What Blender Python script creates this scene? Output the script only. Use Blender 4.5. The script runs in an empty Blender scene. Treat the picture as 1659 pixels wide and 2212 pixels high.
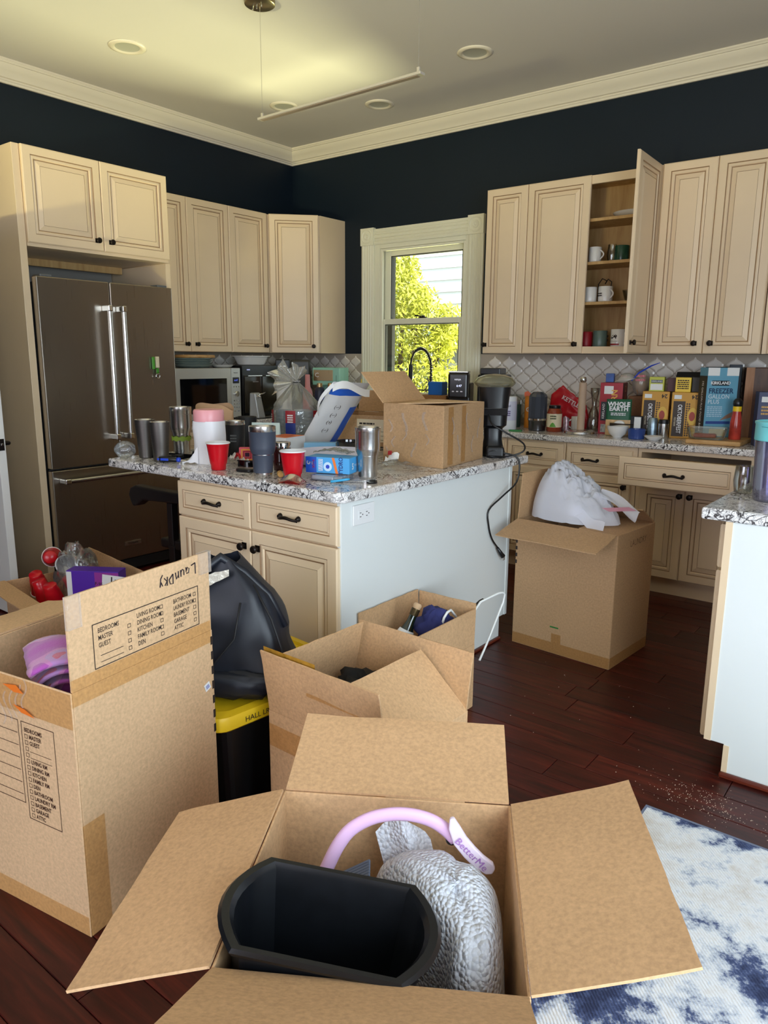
import bpy, bmesh, math, random
from mathutils import Vector, Matrix, noise as mnoise
random.seed(7)
scene = bpy.context.scene
COL = scene.collection
PI = math.pi

# ------------------------------------------------------------------ camera
CAM_LOC = Vector((4.9192, -4.9789, 1.3777))
CAM_R = Vector((0.78836551, 0.61516503, 0.00719811))
CAM_U = Vector((-0.13017263, 0.15536467, 0.97924303))
CAM_F = Vector((-0.60127773, 0.77293842, -0.20256179))
cam = bpy.data.cameras.new('camera')
cam.sensor_fit = 'HORIZONTAL'; cam.sensor_width = 36.0; cam.lens = 36.0*1599.18/1659.0
cam.clip_start = 0.05; cam.clip_end = 100
cam_ob = bpy.data.objects.new('camera', cam); COL.objects.link(cam_ob)
cam_ob.matrix_world = Matrix(((CAM_R.x, CAM_U.x, -CAM_F.x, CAM_LOC.x), (CAM_R.y, CAM_U.y, -CAM_F.y, CAM_LOC.y),
                              (CAM_R.z, CAM_U.z, -CAM_F.z, CAM_LOC.z), (0, 0, 0, 1)))
scene.camera = cam_ob

# ------------------------------------------------------------------ world, sun, window light, exposure
world = bpy.data.worlds.new('World'); scene.world = world; world.use_nodes = True
wn = world.node_tree.nodes; bg = wn['Background']
bg.inputs[0].default_value = (0.80, 0.90, 1.0, 1); bg.inputs[1].default_value = 2.2

def lamp(name, kind, loc, direction, energy, color, **kw):
    l = bpy.data.lights.new(name, kind); l.energy = energy; l.color = color
    for k, v in kw.items(): setattr(l, k, v)
    o = bpy.data.objects.new(name, l); COL.objects.link(o); o.location = loc
    o.rotation_euler = Vector(direction).to_track_quat('-Z', 'Y').to_euler()
    return o
lamp('sun', 'SUN', (9, -6, 12), (-0.60, 0.35, -0.72), 8.0, (1.0, 0.93, 0.78), angle=0.01)
# daylight of the big glazed door in the right wall and of the window behind the camera
lamp('daylight_garden_door', 'AREA', (6.33, -4.8, 1.25), (-1, 0.20, -0.24), 112, (0.76, 0.90, 1.0), shape='RECTANGLE', size=2.3, size_y=2.1)
lamp('daylight_front_window', 'AREA', (3.85, -7.5, 1.45), (0.10, 1, -0.08), 46, (0.86, 0.84, 1.0), shape='RECTANGLE', size=2.4, size_y=1.7)
# sunlit yard under the sink window and sunlit ground behind the camera, both throwing warm light up into the room
lamp('sunlit_yard_bounce', 'AREA', (1.55, 2.0, -0.12), (-0.10, -0.80, 0.72), 260, (1.0, 0.955, 0.57), shape='RECTANGLE', size=0.8, size_y=1.6, spread=math.radians(110))
lamp('sunlit_ground_bounce', 'AREA', (3.6, -9.7, 0.0), (-2.9, 6.9, 2.7), 110, (1.0, 0.94, 0.46), shape='RECTANGLE', size=0.5, size_y=0.5, spread=math.radians(80))

vs = scene.view_settings
vs.view_transform = 'Standard'; vs.look = 'None'; vs.exposure = 0.0; vs.gamma = 1.0; vs.use_curve_mapping = False

# ------------------------------------------------------------------ material helpers
def srgb(r, g=None, b=None):
    if g is None: r, g, b = r
    f = lambda c: (c/255.0/12.92) if c/255.0 <= 0.04045 else ((c/255.0+0.055)/1.055)**2.4
    return (f(r), f(g), f(b), 1.0)
class NT:
    def __init__(s, name):
        s.m = bpy.data.materials.new(name); s.m.use_nodes = True
        s.t = s.m.node_tree; s.b = s.t.nodes['Principled BSDF']; s.out = s.t.nodes['Material Output']
    def n(s, t, **kw):
        nd = s.t.nodes.new(t)
        for k, v in kw.items():
            if k.startswith('_'): nd.inputs[int(k[1:])].default_value = v
            elif k.startswith('i_'): nd.inputs[k[2:].replace('_', ' ')].default_value = v
            else: setattr(nd, k, v)
        return nd
    def l(s, a, ao, b, bi):
        s.t.links.new(a.outputs[ao], b.inputs[bi])
    def coord(s, out='Object', scale=(1, 1, 1)):
        c = s.n('ShaderNodeTexCoord'); mp = s.n('ShaderNodeMapping'); mp.inputs['Scale'].default_value = scale
        s.l(c, out, mp, 'Vector'); return mp
    def ramp(s, src, so, stops, interp='LINEAR'):
        r = s.n('ShaderNodeValToRGB'); r.color_ramp.interpolation = interp
        e = r.color_ramp.elements
        while len(e) > 1: e.remove(e[0])
        e[0].position = stops[0][0]; e[0].color = stops[0][1]
        for p, c in stops[1:]:
            x = e.new(p); x.color = c
        s.l(src, so, r, 0); return r
    def bump(s, src, so, strength=0.2, dist=0.002):
        b = s.n('ShaderNodeBump'); b.inputs['Strength'].default_value = strength; b.inputs['Distance'].default_value = dist
        s.l(src, so, b, 'Height'); s.l(b, 0, s.b, 'Normal'); return b
def mat(name, color, rough=0.5, metal=0.0, var=0.0, vscale=8.0, bump=0.0, bscale=60.0, spec=0.5, alpha=None, coat=0.0, emit=None, trans=0.0, sss=0.0, sheen=0.0):
    t = NT(name); b = t.b
    c = srgb(color); b.inputs['Base Color'].default_value = c
    b.inputs['Roughness'].default_value = rough; b.inputs['Metallic'].default_value = metal
    b.inputs['Specular IOR Level'].default_value = spec
    if coat: b.inputs['Coat Weight'].default_value = coat; b.inputs['Coat Roughness'].default_value = 0.08
    if trans: b.inputs['Transmission Weight'].default_value = trans
    if sheen: b.inputs['Sheen Weight'].default_value = sheen
    if emit: b.inputs['Emission Color'].default_value = c; b.inputs['Emission Strength'].default_value = emit
    mp = None
    if var:
        mp = t.coord(); nz = t.n('ShaderNodeTexNoise', i_Scale=vscale, i_Detail=4.0); t.l(mp, 0, nz, 'Vector')
        lo = tuple(max(0, x*(1-var)) for x in c[:3])+(1,); hi = tuple(min(1, x*(1+var)) for x in c[:3])+(1,)
        r = t.ramp(nz, 0, [(0.3, lo), (0.7, hi)]); t.l(r, 0, b, 'Base Color')
    if bump:
        mp = mp or t.coord(); nb = t.n('ShaderNodeTexNoise', i_Scale=bscale, i_Detail=3.0); t.l(mp, 0, nb, 'Vector'); t.bump(nb, 0, bump)
    return t.m
def clear(name, tint=(255, 255, 255), gloss=0.12, rough=0.05, body=0.0, bodycol=(235, 240, 250), bump=0.0, bscale=40, voronoi=False, trl=0.4):
    """thin see-through plastic or glass: transparent + glossy at grazing angles, with a share of milky body"""
    t = NT(name)
    tr = t.n('ShaderNodeBsdfTransparent'); tr.inputs[0].default_value = srgb(tint)
    gl = t.n('ShaderNodeBsdfGlossy'); gl.inputs['Roughness'].default_value = rough
    lw = t.n('ShaderNodeLayerWeight'); lw.inputs[0].default_value = 0.35
    mr = t.n('ShaderNodeMapRange'); mr.inputs['To Min'].default_value = gloss*0.5; mr.inputs['To Max'].default_value = min(0.95, gloss*4)
    t.l(lw, 'Fresnel', mr, 0)
    mix = t.n('ShaderNodeMixShader'); t.l(mr, 0, mix, 0); t.l(tr, 0, mix, 1); t.l(gl, 0, mix, 2)
    last = mix
    if body:
        df = t.n('ShaderNodeBsdfDiffuse'); df.inputs[0].default_value = srgb(bodycol)
        tl = t.n('ShaderNodeBsdfTranslucent'); tl.inputs[0].default_value = srgb(bodycol)
        ad = t.n('ShaderNodeMixShader', _0=trl); t.l(df, 0, ad, 1); t.l(tl, 0, ad, 2)
        m2 = t.n('ShaderNodeMixShader', _0=1-body); t.l(ad, 0, m2, 1); t.l(mix, 0, m2, 2); last = m2
    if bump:
        mp = t.coord()
        if voronoi:
            nz = t.n('ShaderNodeTexVoronoi', i_Scale=bscale); t.l(mp, 0, nz, 'Vector'); 
        else:
            nz = t.n('ShaderNodeTexNoise', i_Scale=bscale, i_Detail=3.0); t.l(mp, 0, nz, 'Vector')
        bp = t.n('ShaderNodeBump', i_Strength=bump, i_Distance=(0.006 if voronoi else 0.004), invert=voronoi); t.l(nz, 0, bp, 'Height'); t.l(bp, 0, gl, 'Normal')
        if body: t.l(bp, 0, df, 'Normal')
    t.t.nodes.remove(t.b); t.l(last, 0, t.out, 0)
    return t.m

# ------------------------------------------------------------------ materials
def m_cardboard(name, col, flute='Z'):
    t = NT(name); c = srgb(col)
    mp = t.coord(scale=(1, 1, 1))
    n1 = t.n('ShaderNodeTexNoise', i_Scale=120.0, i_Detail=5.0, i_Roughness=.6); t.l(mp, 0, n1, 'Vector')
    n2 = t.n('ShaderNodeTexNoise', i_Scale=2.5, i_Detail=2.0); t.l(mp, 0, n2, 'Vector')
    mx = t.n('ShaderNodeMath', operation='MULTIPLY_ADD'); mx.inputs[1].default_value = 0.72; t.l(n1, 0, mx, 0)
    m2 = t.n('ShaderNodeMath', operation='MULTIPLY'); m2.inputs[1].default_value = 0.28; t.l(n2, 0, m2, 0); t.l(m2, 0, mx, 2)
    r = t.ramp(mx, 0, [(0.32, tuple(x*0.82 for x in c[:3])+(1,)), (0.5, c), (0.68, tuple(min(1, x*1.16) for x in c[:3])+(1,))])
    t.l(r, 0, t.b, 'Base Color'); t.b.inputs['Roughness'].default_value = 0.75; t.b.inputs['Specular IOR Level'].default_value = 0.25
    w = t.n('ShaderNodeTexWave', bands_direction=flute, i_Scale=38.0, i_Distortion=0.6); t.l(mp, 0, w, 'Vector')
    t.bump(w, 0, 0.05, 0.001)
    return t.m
CARD = m_cardboard('cardboard', (206, 166, 124))
CARD_PALE = m_cardboard('cardboard_pale', (214, 178, 138))
CARD_DARK = m_cardboard('cardboard_dark', (182, 146, 108))
CARD_IN = m_cardboard('cardboard_inside', (190, 160, 128), 'X')
CARD_EDGE = mat('cardboard_edge', (214, 190, 160), 0.85, var=0.1, vscale=90)
INK = mat('black_ink', (42, 32, 28), 0.7)
BROWN_INK = mat('brown_ink', (70, 40, 26), 0.7)
MARKER = mat('marker_ink', (34, 20, 30), 0.5)
def m_granite():
    t = NT('granite'); mp = t.coord()
    wp = t.n('ShaderNodeTexNoise', i_Scale=7.0, i_Detail=4.0); t.l(mp, 0, wp, 'Vector')
    add = t.n('ShaderNodeMix', data_type='VECTOR'); add.inputs[0].default_value = 0.34
    t.l(mp, 0, add, 4); t.l(wp, 1, add, 5)
    v = t.n('ShaderNodeTexVoronoi', feature='DISTANCE_TO_EDGE', i_Scale=26.0); t.l(add, 1, v, 'Vector')
    v2 = t.n('ShaderNodeTexVoronoi', feature='DISTANCE_TO_EDGE', i_Scale=70.0); t.l(add, 1, v2, 'Vector')
    n1 = t.n('ShaderNodeTexNoise', i_Scale=22.0, i_Detail=8.0, i_Roughness=0.75); t.l(mp, 0, n1, 'Vector')
    n2 = t.n('ShaderNodeTexNoise', i_Scale=5.0, i_Detail=4.0); t.l(mp, 0, n2, 'Vector')
    base = t.ramp(n2, 0, [(0.3, srgb(214, 204, 196)), (0.5, srgb(236, 232, 230)), (0.7, srgb(246, 245, 244))])
    gr = t.ramp(n1, 0, [(0.31, srgb(26, 26, 30)), (0.375, srgb(120, 116, 116)), (0.43, srgb(255, 255, 255))])
    mul = t.n('ShaderNodeMix', data_type='RGBA', blend_type='MULTIPLY'); mul.inputs[0].default_value = 0.95
    t.l(base, 0, mul, 6); t.l(gr, 0, mul, 7)
    e1 = t.ramp(v, 0, [(0.0, srgb(44, 42, 46)), (0.03, srgb(110, 106, 108)), (0.085, srgb(255, 255, 255))])
    e2 = t.ramp(v2, 0, [(0.0, srgb(120, 116, 116)), (0.10, srgb(255, 255, 255))])
    msk = t.ramp(n2, 0, [(0.42, (0, 0, 0, 1)), (0.56, (1, 1, 1, 1))])
    mA = t.n('ShaderNodeMix', data_type='RGBA', blend_type='MULTIPLY'); t.l(msk, 0, mA, 0); t.l(mul, 2, mA, 6); t.l(e1, 0, mA, 7)
    mB = t.n('ShaderNodeMix', data_type='RGBA', blend_type='MULTIPLY'); mB.inputs[0].default_value = 0.7; t.l(mA, 2, mB, 6); t.l(e2, 0, mB, 7)
    t.l(mB, 2, t.b, 'Base Color'); t.b.inputs['Roughness'].default_value = 0.16
    return t.m
GRANITE = m_granite()
def m_wood(name, dark, mid, light, rough=0.3, scale=(2.0, 22.0, 22.0), rnd=True, coat=0.0):
    t = NT(name); c = t.n('ShaderNodeTexCoord'); mp = t.n('ShaderNodeMapping'); mp.inputs['Scale'].default_value = scale
    t.l(c, 'Object', mp, 'Vector')
    n = t.n('ShaderNodeTexNoise', i_Scale=1.6, i_Detail=6.0, i_Roughness=0.6, i_Distortion=0.6)
    if rnd:
        oi = t.n('ShaderNodeObjectInfo'); mu = t.n('ShaderNodeMath', operation='MULTIPLY'); mu.inputs[1].default_value = 37.0; t.l(oi, 'Random', mu, 0)
        cb = t.n('ShaderNodeCombineXYZ'); t.l(mu, 0, cb, 0); t.l(mu, 0, cb, 1); t.l(mu, 0, cb, 2)
        t.l(cb, 0, mp, 'Location')
    t.l(mp, 0, n, 'Vector')
    r = t.ramp(n, 0, [(0.30, srgb(dark)), (0.52, srgb(mid)), (0.75, srgb(light))])
    last, lo = r, 0
    if rnd:
        hv = t.n('ShaderNodeHueSaturation'); mr = t.n('ShaderNodeMapRange'); mr.inputs['To Min'].default_value = 0.72; mr.inputs['To Max'].default_value = 1.30
        t.l(oi, 'Random', mr, 0); t.l(mr, 0, hv, 'Value'); t.l(r, 0, hv, 'Color'); last = hv
    t.l(last, 0, t.b, 'Base Color'); t.b.inputs['Roughness'].default_value = rough; t.b.inputs['Specular IOR Level'].default_value = 0.35
    if coat: t.b.inputs['Coat Weight'].default_value = coat; t.b.inputs['Coat Roughness'].default_value = 0.2
    t.bump(n, 0, 0.08, 0.001)
    return t.m
FLOORWOOD = m_wood('mahogany_plank', (40, 11, 9), (68, 20, 15), (94, 33, 22), 0.36)
FLOORDARK = mat('floor_joint', (26, 10, 8), 0.8)
MOLDWOOD = m_wood('mahogany_molding', (70, 26, 17), (98, 40, 26), (118, 52, 34), 0.3, rnd=False)
PLYWOOD = m_wood('cabinet_plywood', (176, 136, 84), (196, 158, 104), (208, 174, 122), 0.55, (14, 14, 1.5), rnd=False)
BOARDWOOD = m_wood('cutting_board_wood', (168, 122, 70), (192, 148, 92), (210, 172, 120), 0.5, (3, 20, 20), rnd=False)
WALNUT = m_wood('walnut_wood', (66, 42, 30), (88, 58, 42), (112, 76, 54), 0.45, (18, 18, 2), rnd=False)
WALLPAINT = mat('wall_paint_dark_teal', (15, 28, 40), 0.5, spec=0.3, var=0.05, vscale=3, bump=0.05, bscale=260)
CEILPAINT = mat('ceiling_paint', (216, 210, 202), 0.75, bump=0.03, bscale=150)
PLAINWALL = mat('plain_wall_paint', (150, 146, 140), 0.7)
TRIMPAINT = mat('trim_paint_cream', (226, 216, 196), 0.42)
WINPAINT = mat('window_paint_cream', (232, 228, 204), 0.4)
CABINET = mat('cabinet_cream_paint', (229, 204, 170), 0.38, var=0.03, vscale=3)
GLAZE = mat('cabinet_brown_glaze', (150, 118, 86), 0.5)
PANELWHITE = mat('side_panel_white', (226, 230, 228), 0.42)
BRONZE = mat('dark_bronze', (38, 31, 28), 0.38, 0.7)
TILE = mat('tile_ceramic', (232, 224, 214), 0.16, var=0.04, vscale=5, spec=0.6)
GROUT = mat('tile_grout', (180, 168, 154), 0.8)
def m_steel(name, col, rough=0.3, scale=(400, 6, 6), strength=0.08):
    t = NT(name); t.b.inputs['Base Color'].default_value = srgb(col); t.b.inputs['Metallic'].default_value = 1.0
    mp = t.coord(scale=scale); n = t.n('ShaderNodeTexNoise', i_Scale=1.0, i_Detail=2.0); t.l(mp, 0, n, 'Vector')
    mr = t.n('ShaderNodeMapRange'); mr.inputs['To Min'].default_value = rough*0.75; mr.inputs['To Max'].default_value = rough*1.3
    t.l(n, 0, mr, 0); t.l(mr, 0, t.b, 'Roughness'); t.bump(n, 0, strength, 0.0006)
    return t.m
FRIDGESTEEL = m_steel('brushed_dark_steel', (168, 158, 146), 0.30, (300, 300, 3))
STEEL = m_steel('brushed_steel', (205, 203, 200), 0.24, (5, 5, 300))
CHROME = mat('chrome', (222, 222, 222), 0.12, 1.0)
GUNMETAL = m_steel('dark_matte_steel', (112, 107, 103), 0.46, (5, 5, 200), 0.03)
GREYPLASTIC = mat('grey_plastic', (96, 98, 100), 0.4)
BLACK = mat('black_plastic', (20, 20, 22), 0.3)
BLACKMATTE = mat('black_matte', (24, 24, 27), 0.6)
BLACKGLASS = mat('black_glass', (10, 10, 12), 0.06, spec=0.7)
WHITE = mat('white_plastic', (232, 232, 232), 0.35)
WHITEPAPER = mat('white_paper', (236, 236, 234), 0.7)
CERAMIC = mat('white_ceramic', (230, 228, 224), 0.18)
RED = mat('red_cup_plastic', (196, 16, 30), 0.25)
REDDARK = mat('deep_red', (150, 20, 32), 0.45)
NAVY = mat('navy_coat', (28, 36, 62), 0.4)
CHARCOAL = mat('charcoal_blue_coat', (62, 68, 82), 0.5)
BLUE = mat('blue_plastic', (28, 66, 190), 0.35)
SKYBLUE = mat('sky_blue_print', (70, 160, 220), 0.4)
PALEBLUE = mat('pale_blue_card', (150, 190, 212), 0.5)
MINT = mat('mint_plastic', (142, 196, 176), 0.4)
AQUA = mat('aqua_plastic', (120, 208, 214), 0.35)
PINK = mat('pink_plastic', (226, 150, 158), 0.4)
BLUSH = mat('blush_pink_foam', (228, 186, 224), 0.5)
YELLOW = mat('yellow_plastic', (238, 198, 30), 0.4)
OCHRE = mat('ochre_card', (206, 150, 48), 0.5)
ORANGE = mat('orange_print', (232, 120, 40), 0.45)
PURPLE = mat('purple_card', (84, 36, 168), 0.35)
MAGENTA = mat('magenta_print', (150, 52, 150), 0.35)
GREEN = mat('green_print', (30, 92, 62), 0.5)
LIME = mat('lime_rubber', (134, 160, 52), 0.6)
TEAL = mat('teal_print', (104, 164, 190), 0.45)
BROWN = mat('brown_paper', (172, 136, 100), 0.8, var=0.08, vscale=30)
CREAMPRINT = mat('cream_print', (222, 208, 176), 0.5)
KEYBLUE = mat('screen_blue', (90, 110, 230), 0.3, emit=1.2)
SCREENWHITE = mat('screen_white', (220, 225, 255), 0.3, emit=1.5)
GLASS = clear('clear_glass', (248, 250, 248), 0.17, 0.03)
PANE = clear('window_pane', (252, 255, 250), 0.05, 0.02)
CLEARBAG = clear('clear_bag_film', (250, 251, 251), 0.16, 0.15, 0.32, (252, 250, 238), 0.9, 30)
CRINKLE = clear('crinkled_film', (246, 248, 250), 0.16, 0.12, 0.06, (230, 235, 240), 1.0, 60)
TAPE = clear('packing_tape', (250, 240, 220), 0.05, 0.25, 0.04, (214, 180, 134), 0.4, 30)
CLEARTAPE = clear('clear_tape', (255, 255, 255), 0.10, 0.10, 0.22, (250, 250, 250), 1.0, 90)
SMOKE = clear('smoky_plastic', (120, 124, 134), 0.22, 0.08, 0.10, (70, 74, 84))
AMBERCLEAR = clear('amber_clear_plastic', (214, 60, 44), 0.2, 0.06)
BOTTLEGREEN = mat('dark_green_glass', (18, 30, 16), 0.08, spec=0.8)
# ------------------------------------------------------------------ geometry helpers
class MB:
    """collects shapes; build() links them as ONE mesh object"""
    def __init__(s): s.v = []; s.f = []; s.mi = []; s.xf = None; s.m = 0
    def add(s, vs, fs, m=None):
        o = len(s.v); m = s.m if m is None else m
        for p in vs:
            p = Vector(p); s.v.append(s.xf @ p if s.xf else p)
        for f in fs: s.f.append(tuple(i+o for i in f)); s.mi.append(m)
        return s
    def box(s, x0, x1, y0, y1, z0, z1, m=None):
        return s.add([(x0, y0, z0), (x1, y0, z0), (x1, y1, z0), (x0, y1, z0), (x0, y0, z1), (x1, y0, z1), (x1, y1, z1), (x0, y1, z1)],
              [(3, 2, 1, 0), (4, 5, 6, 7), (0, 1, 5, 4), (1, 2, 6, 5), (2, 3, 7, 6), (3, 0, 4, 7)], m)
    def quad(s, a, b, c, d, m=None): return s.add([a, b, c, d], [(0, 1, 2, 3)], m)
    def lathe(s, prof, n=24, c=(0, 0, 0), m=None, cap0=True, cap1=True, mz=None):
        o = []; k = len(prof)
        for r, z in prof:
            for i in range(n):
                a = 2*PI*i/n; o.append((c[0]+r*math.cos(a), c[1]+r*math.sin(a), c[2]+z))
        base = len(s.v); fs = []; ms = []
        for j in range(k-1):
            for i in range(n):
                fs.append((j*n+i, j*n+(i+1) % n, (j+1)*n+(i+1) % n, (j+1)*n+i))
                ms.append(mz[j] if mz else (s.m if m is None else m))
        if cap0: fs.append(tuple(range(n-1, -1, -1))); ms.append(ms[0])
        if cap1: fs.append(tuple((k-1)*n+i for i in range(n))); ms.append(ms[len(ms)-2] if mz else ms[0])
        for p in o:
            p = Vector(p); s.v.append(s.xf @ p if s.xf else p)
        for f, q in zip(fs, ms): s.f.append(tuple(i+base for i in f)); s.mi.append(q)
        return s
    def tube(s, pts, r, n=8, m=None, closed=False):
        pts = [Vector(p) for p in pts]; rs = r if isinstance(r, (list, tuple)) else [r]*len(pts)
        vs = []; fs = []; up = None
        for i, p in enumerate(pts):
            if closed: d = pts[(i+1) % len(pts)]-pts[i-1]
            else: d = pts[min(i+1, len(pts)-1)]-pts[max(i-1, 0)]
            d = d.normalized() if d.length else Vector((0, 0, 1))
            if up is None: up = Vector((0, 0, 1)) if abs(d.z) < 0.9 else Vector((1, 0, 0))
            a = d.cross(up).normalized(); up = a.cross(d).normalized()
            for k in range(n):
                t = 2*PI*k/n; vs.append(p+(a*math.cos(t)+up*math.sin(t))*rs[i])
        K = len(pts)
        for i in range(K if closed else K-1):
            j = (i+1) % K
            for k in range(n): fs.append((i*n+k, i*n+(k+1) % n, j*n+(k+1) % n, j*n+k))
        if not closed: fs.append(tuple(range(n-1, -1, -1))); fs.append(tuple((K-1)*n+k for k in range(n)))
        return s.add(vs, fs, m)
    def prism(s, poly, z0, z1, m=None):
        n = len(poly)
        vs = [(x, y, z0) for x, y in poly]+[(x, y, z1) for x, y in poly]
        return s.add(vs, [tuple(range(n-1, -1, -1)), tuple(range(n, 2*n))]+[(i, (i+1) % n, n+(i+1) % n, n+i) for i in range(n)], m)
    def grid(s, nu, nv, fn, m=None, thick=0, wrap=False):
        vs = [Vector(fn(i/nu, j/nv)) for j in range(nv+1) for i in range(nu+1)]
        W = nu+1; fs = [(j*W+i, j*W+i+1, (j+1)*W+i+1, (j+1)*W+i) for j in range(nv) for i in range(nu)]
        if thick:
            N = len(vs); nrm = []
            for j in range(nv+1):
                for i in range(nu+1):
                    a = vs[j*W+min(i+1, nu)]-vs[j*W+max(i-1, 0)]; b = vs[min(j+1, nv)*W+i]-vs[max(j-1, 0)*W+i]
                    c = a.cross(b); nrm.append(c.normalized() if c.length else Vector((0, 0, 1)))
            vs2 = [p-q*thick for p, q in zip(vs, nrm)]
            f2 = [tuple(reversed([i+N for i in f])) for f in fs]
            ed = []
            for i in range(nu): ed += [(i+1, i, N+i, N+i+1), (nv*W+i, nv*W+i+1, N+nv*W+i+1, N+nv*W+i)]
            for j in range(nv): ed += [(j*W, (j+1)*W, N+(j+1)*W, N+j*W), ((j+1)*W+nu, j*W+nu, N+j*W+nu, N+(j+1)*W+nu)]
            vs += vs2; fs = fs+f2+ed
        return s.add(vs, fs, m)
    def blob(s, c, r, nz=0.0, fr=3.0, n=20, k=12, seed=0, flat=None, m=None, ridged=False, power=1.0):
        vs = []; 
        for j in range(k+1):
            t = PI*j/k
            for i in range(n):
                a = 2*PI*i/n
                sg = lambda q: math.copysign(abs(q)**power, q)
                d = Vector((sg(math.sin(t)*math.cos(a)), sg(math.sin(t)*math.sin(a)), sg(math.cos(t))))
                q = mnoise.fractal(d*fr+Vector((seed*7.3, seed*3.1, 0)), 1.0, 2.0, 3)
                if ridged: q = 0.5-abs(q)*1.6
                h = 1+nz*q
                p = Vector((d.x*r[0]*h, d.y*r[1]*h, d.z*r[2]*h))
                if flat is not None: p.z = max(p.z, flat)
                vs.append(p+Vector(c))
        fs = [(j*n+i, (j+1)*n+i, (j+1)*n+(i+1) % n, j*n+(i+1) % n) for j in range(k) for i in range(n)]
        return s.add(vs, fs, m)
    def ring_panel(s, x0, x1, z0, z1, prof, mats, y=0.0):
        """front of a raised-panel door facing -y: prof = [(inset, proud)], closed by the middle field"""
        vs = []; fs = []; ms = []
        for ins, pr in prof:
            vs += [(x0+ins, y-pr, z0+ins), (x1-ins, y-pr, z0+ins), (x1-ins, y-pr, z1-ins), (x0+ins, y-pr, z1-ins)]
        for j in range(len(prof)-1):
            for i in range(4):
                fs.append((j*4+i, j*4+(i+1) % 4, (j+1)*4+(i+1) % 4, (j+1)*4+i)); ms.append(mats[j])
        L = (len(prof)-1)*4; fs.append((L, L+1, L+2, L+3)); ms.append(0)
        fs.append((3, 2, 1, 0)); ms.append(0)
        for f, q in zip(fs, ms): pass
        o = len(s.v)
        for p in vs:
            p = Vector(p); s.v.append(s.xf @ p if s.xf else p)
        for f, q in zip(fs, ms): s.f.append(tuple(i+o for i in f)); s.mi.append(q)
        return s
    def build(s, name, mats, parent=None, smooth=False, bevel=0.0, seg=2, loc=None, rot=None, kind=None, label=None, sub=0, angle=None):
        me = bpy.data.meshes.new(name); me.from_pydata([tuple(p) for p in s.v], [], s.f)
        if not isinstance(mats, (list, tuple)): mats = [mats]
        for q in mats: me.materials.append(q)
        if len(mats) > 1: me.polygons.foreach_set('material_index', [min(i, len(mats)-1) for i in s.mi])
        me.validate(); me.update()
        if smooth:
            me.polygons.foreach_set('use_smooth', [True]*len(me.polygons))
            if angle is not None: me.set_sharp_from_angle(angle=math.radians(angle))
        o = bpy.data.objects.new(name, me); COL.objects.link(o)
        if parent: o.parent = parent
        if loc: o.location = loc
        if rot: o.rotation_euler = rot
        if bevel:
            b = o.modifiers.new('bevel', 'BEVEL'); b.width = bevel; b.segments = seg; b.limit_method = 'ANGLE'; b.angle_limit = math.radians(40)
        if sub:
            q = o.modifiers.new('subdivision', 'SUBSURF'); q.levels = sub; q.render_levels = sub
        if kind: o['kind'] = kind
        if label: o['label'] = label
        return o
def thing(name, label, cat, loc=(0, 0, 0), rz=0.0, group=None, rot=None):
    o = bpy.data.objects.new(name, None); COL.objects.link(o); o.empty_display_size = 0.05
    o.location = loc; o.rotation_euler = rot if rot else (0, 0, rz)
    o['label'] = label; o['category'] = cat
    if group: o['group'] = group
    return o
def tag(o, label, cat, group=None, loc=None, rz=None):
    o['label'] = label; o['category'] = cat
    if group: o['group'] = group
    if loc: o.location = loc
    if rz is not None: o.rotation_euler = (0, 0, rz)
    return o
def structure(o): o['kind'] = 'structure'; return o
def dup(o, parent=None):
    c = o.copy(); COL.objects.link(c)
    if parent: c.parent = parent; c.matrix_parent_inverse = o.matrix_parent_inverse
    for ch in list(o.children): dup(ch, c)
    return c
def text(parent, name, body, size, org, xd, yd, m, align='CENTER', sx=1.0, lift=0.0006, bold=0.0, space=1.0):
    cu = bpy.data.curves.new('txt', 'FONT'); cu.body = body; cu.size = size; cu.align_x = align; cu.align_y = 'CENTER'
    cu.resolution_u = 2; cu.offset = bold; cu.space_character = space
    tmp = bpy.data.objects.new('txt', cu)
    me = bpy.data.meshes.new_from_object(tmp)
    X = Vector(xd).normalized(); Y = Vector(yd).normalized(); N = X.cross(Y); O = Vector(org)+N*lift
    for v in me.vertices: v.co = O+X*(v.co.x*sx)+Y*v.co.y
    me.materials.clear(); me.materials.append(m)
    bpy.data.objects.remove(tmp); bpy.data.curves.remove(cu)
    o = bpy.data.objects.new(name, me); COL.objects.link(o); o.parent = parent
    return o
def decal(mb, org, xd, yd, x0, x1, y0, y1, lift=0.0008, m=None):
    X = Vector(xd).normalized(); Y = Vector(yd).normalized(); N = X.cross(Y); O = Vector(org)+N*lift
    return mb.quad(O+X*x0+Y*y0, O+X*x1+Y*y0, O+X*x1+Y*y1, O+X*x0+Y*y1, m)
def decal_frame(mb, org, xd, yd, x0, x1, y0, y1, t, lift=0.0008, m=None):
    for a in ((x0, x1, y0, y0+t), (x0, x1, y1-t, y1), (x0, x0+t, y0+t, y1-t), (x1-t, x1, y0+t, y1-t)): decal(mb, org, xd, yd, *a, lift=lift, m=m)
def fr(e, mb, name, mats, **kw): return mb.build(name, mats, e, **kw)
def arc(c, r, a0, a1, n, plane='xz'):
    o = []
    for i in range(n+1):
        a = math.radians(a0+(a1-a0)*i/n); u, v = r*math.cos(a), r*math.sin(a)
        o.append((c[0]+u, c[1], c[2]+v) if plane == 'xz' else ((c[0]+u, c[1]+v, c[2]) if plane == 'xy' else (c[0], c[1]+u, c[2]+v)))
    return o
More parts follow.
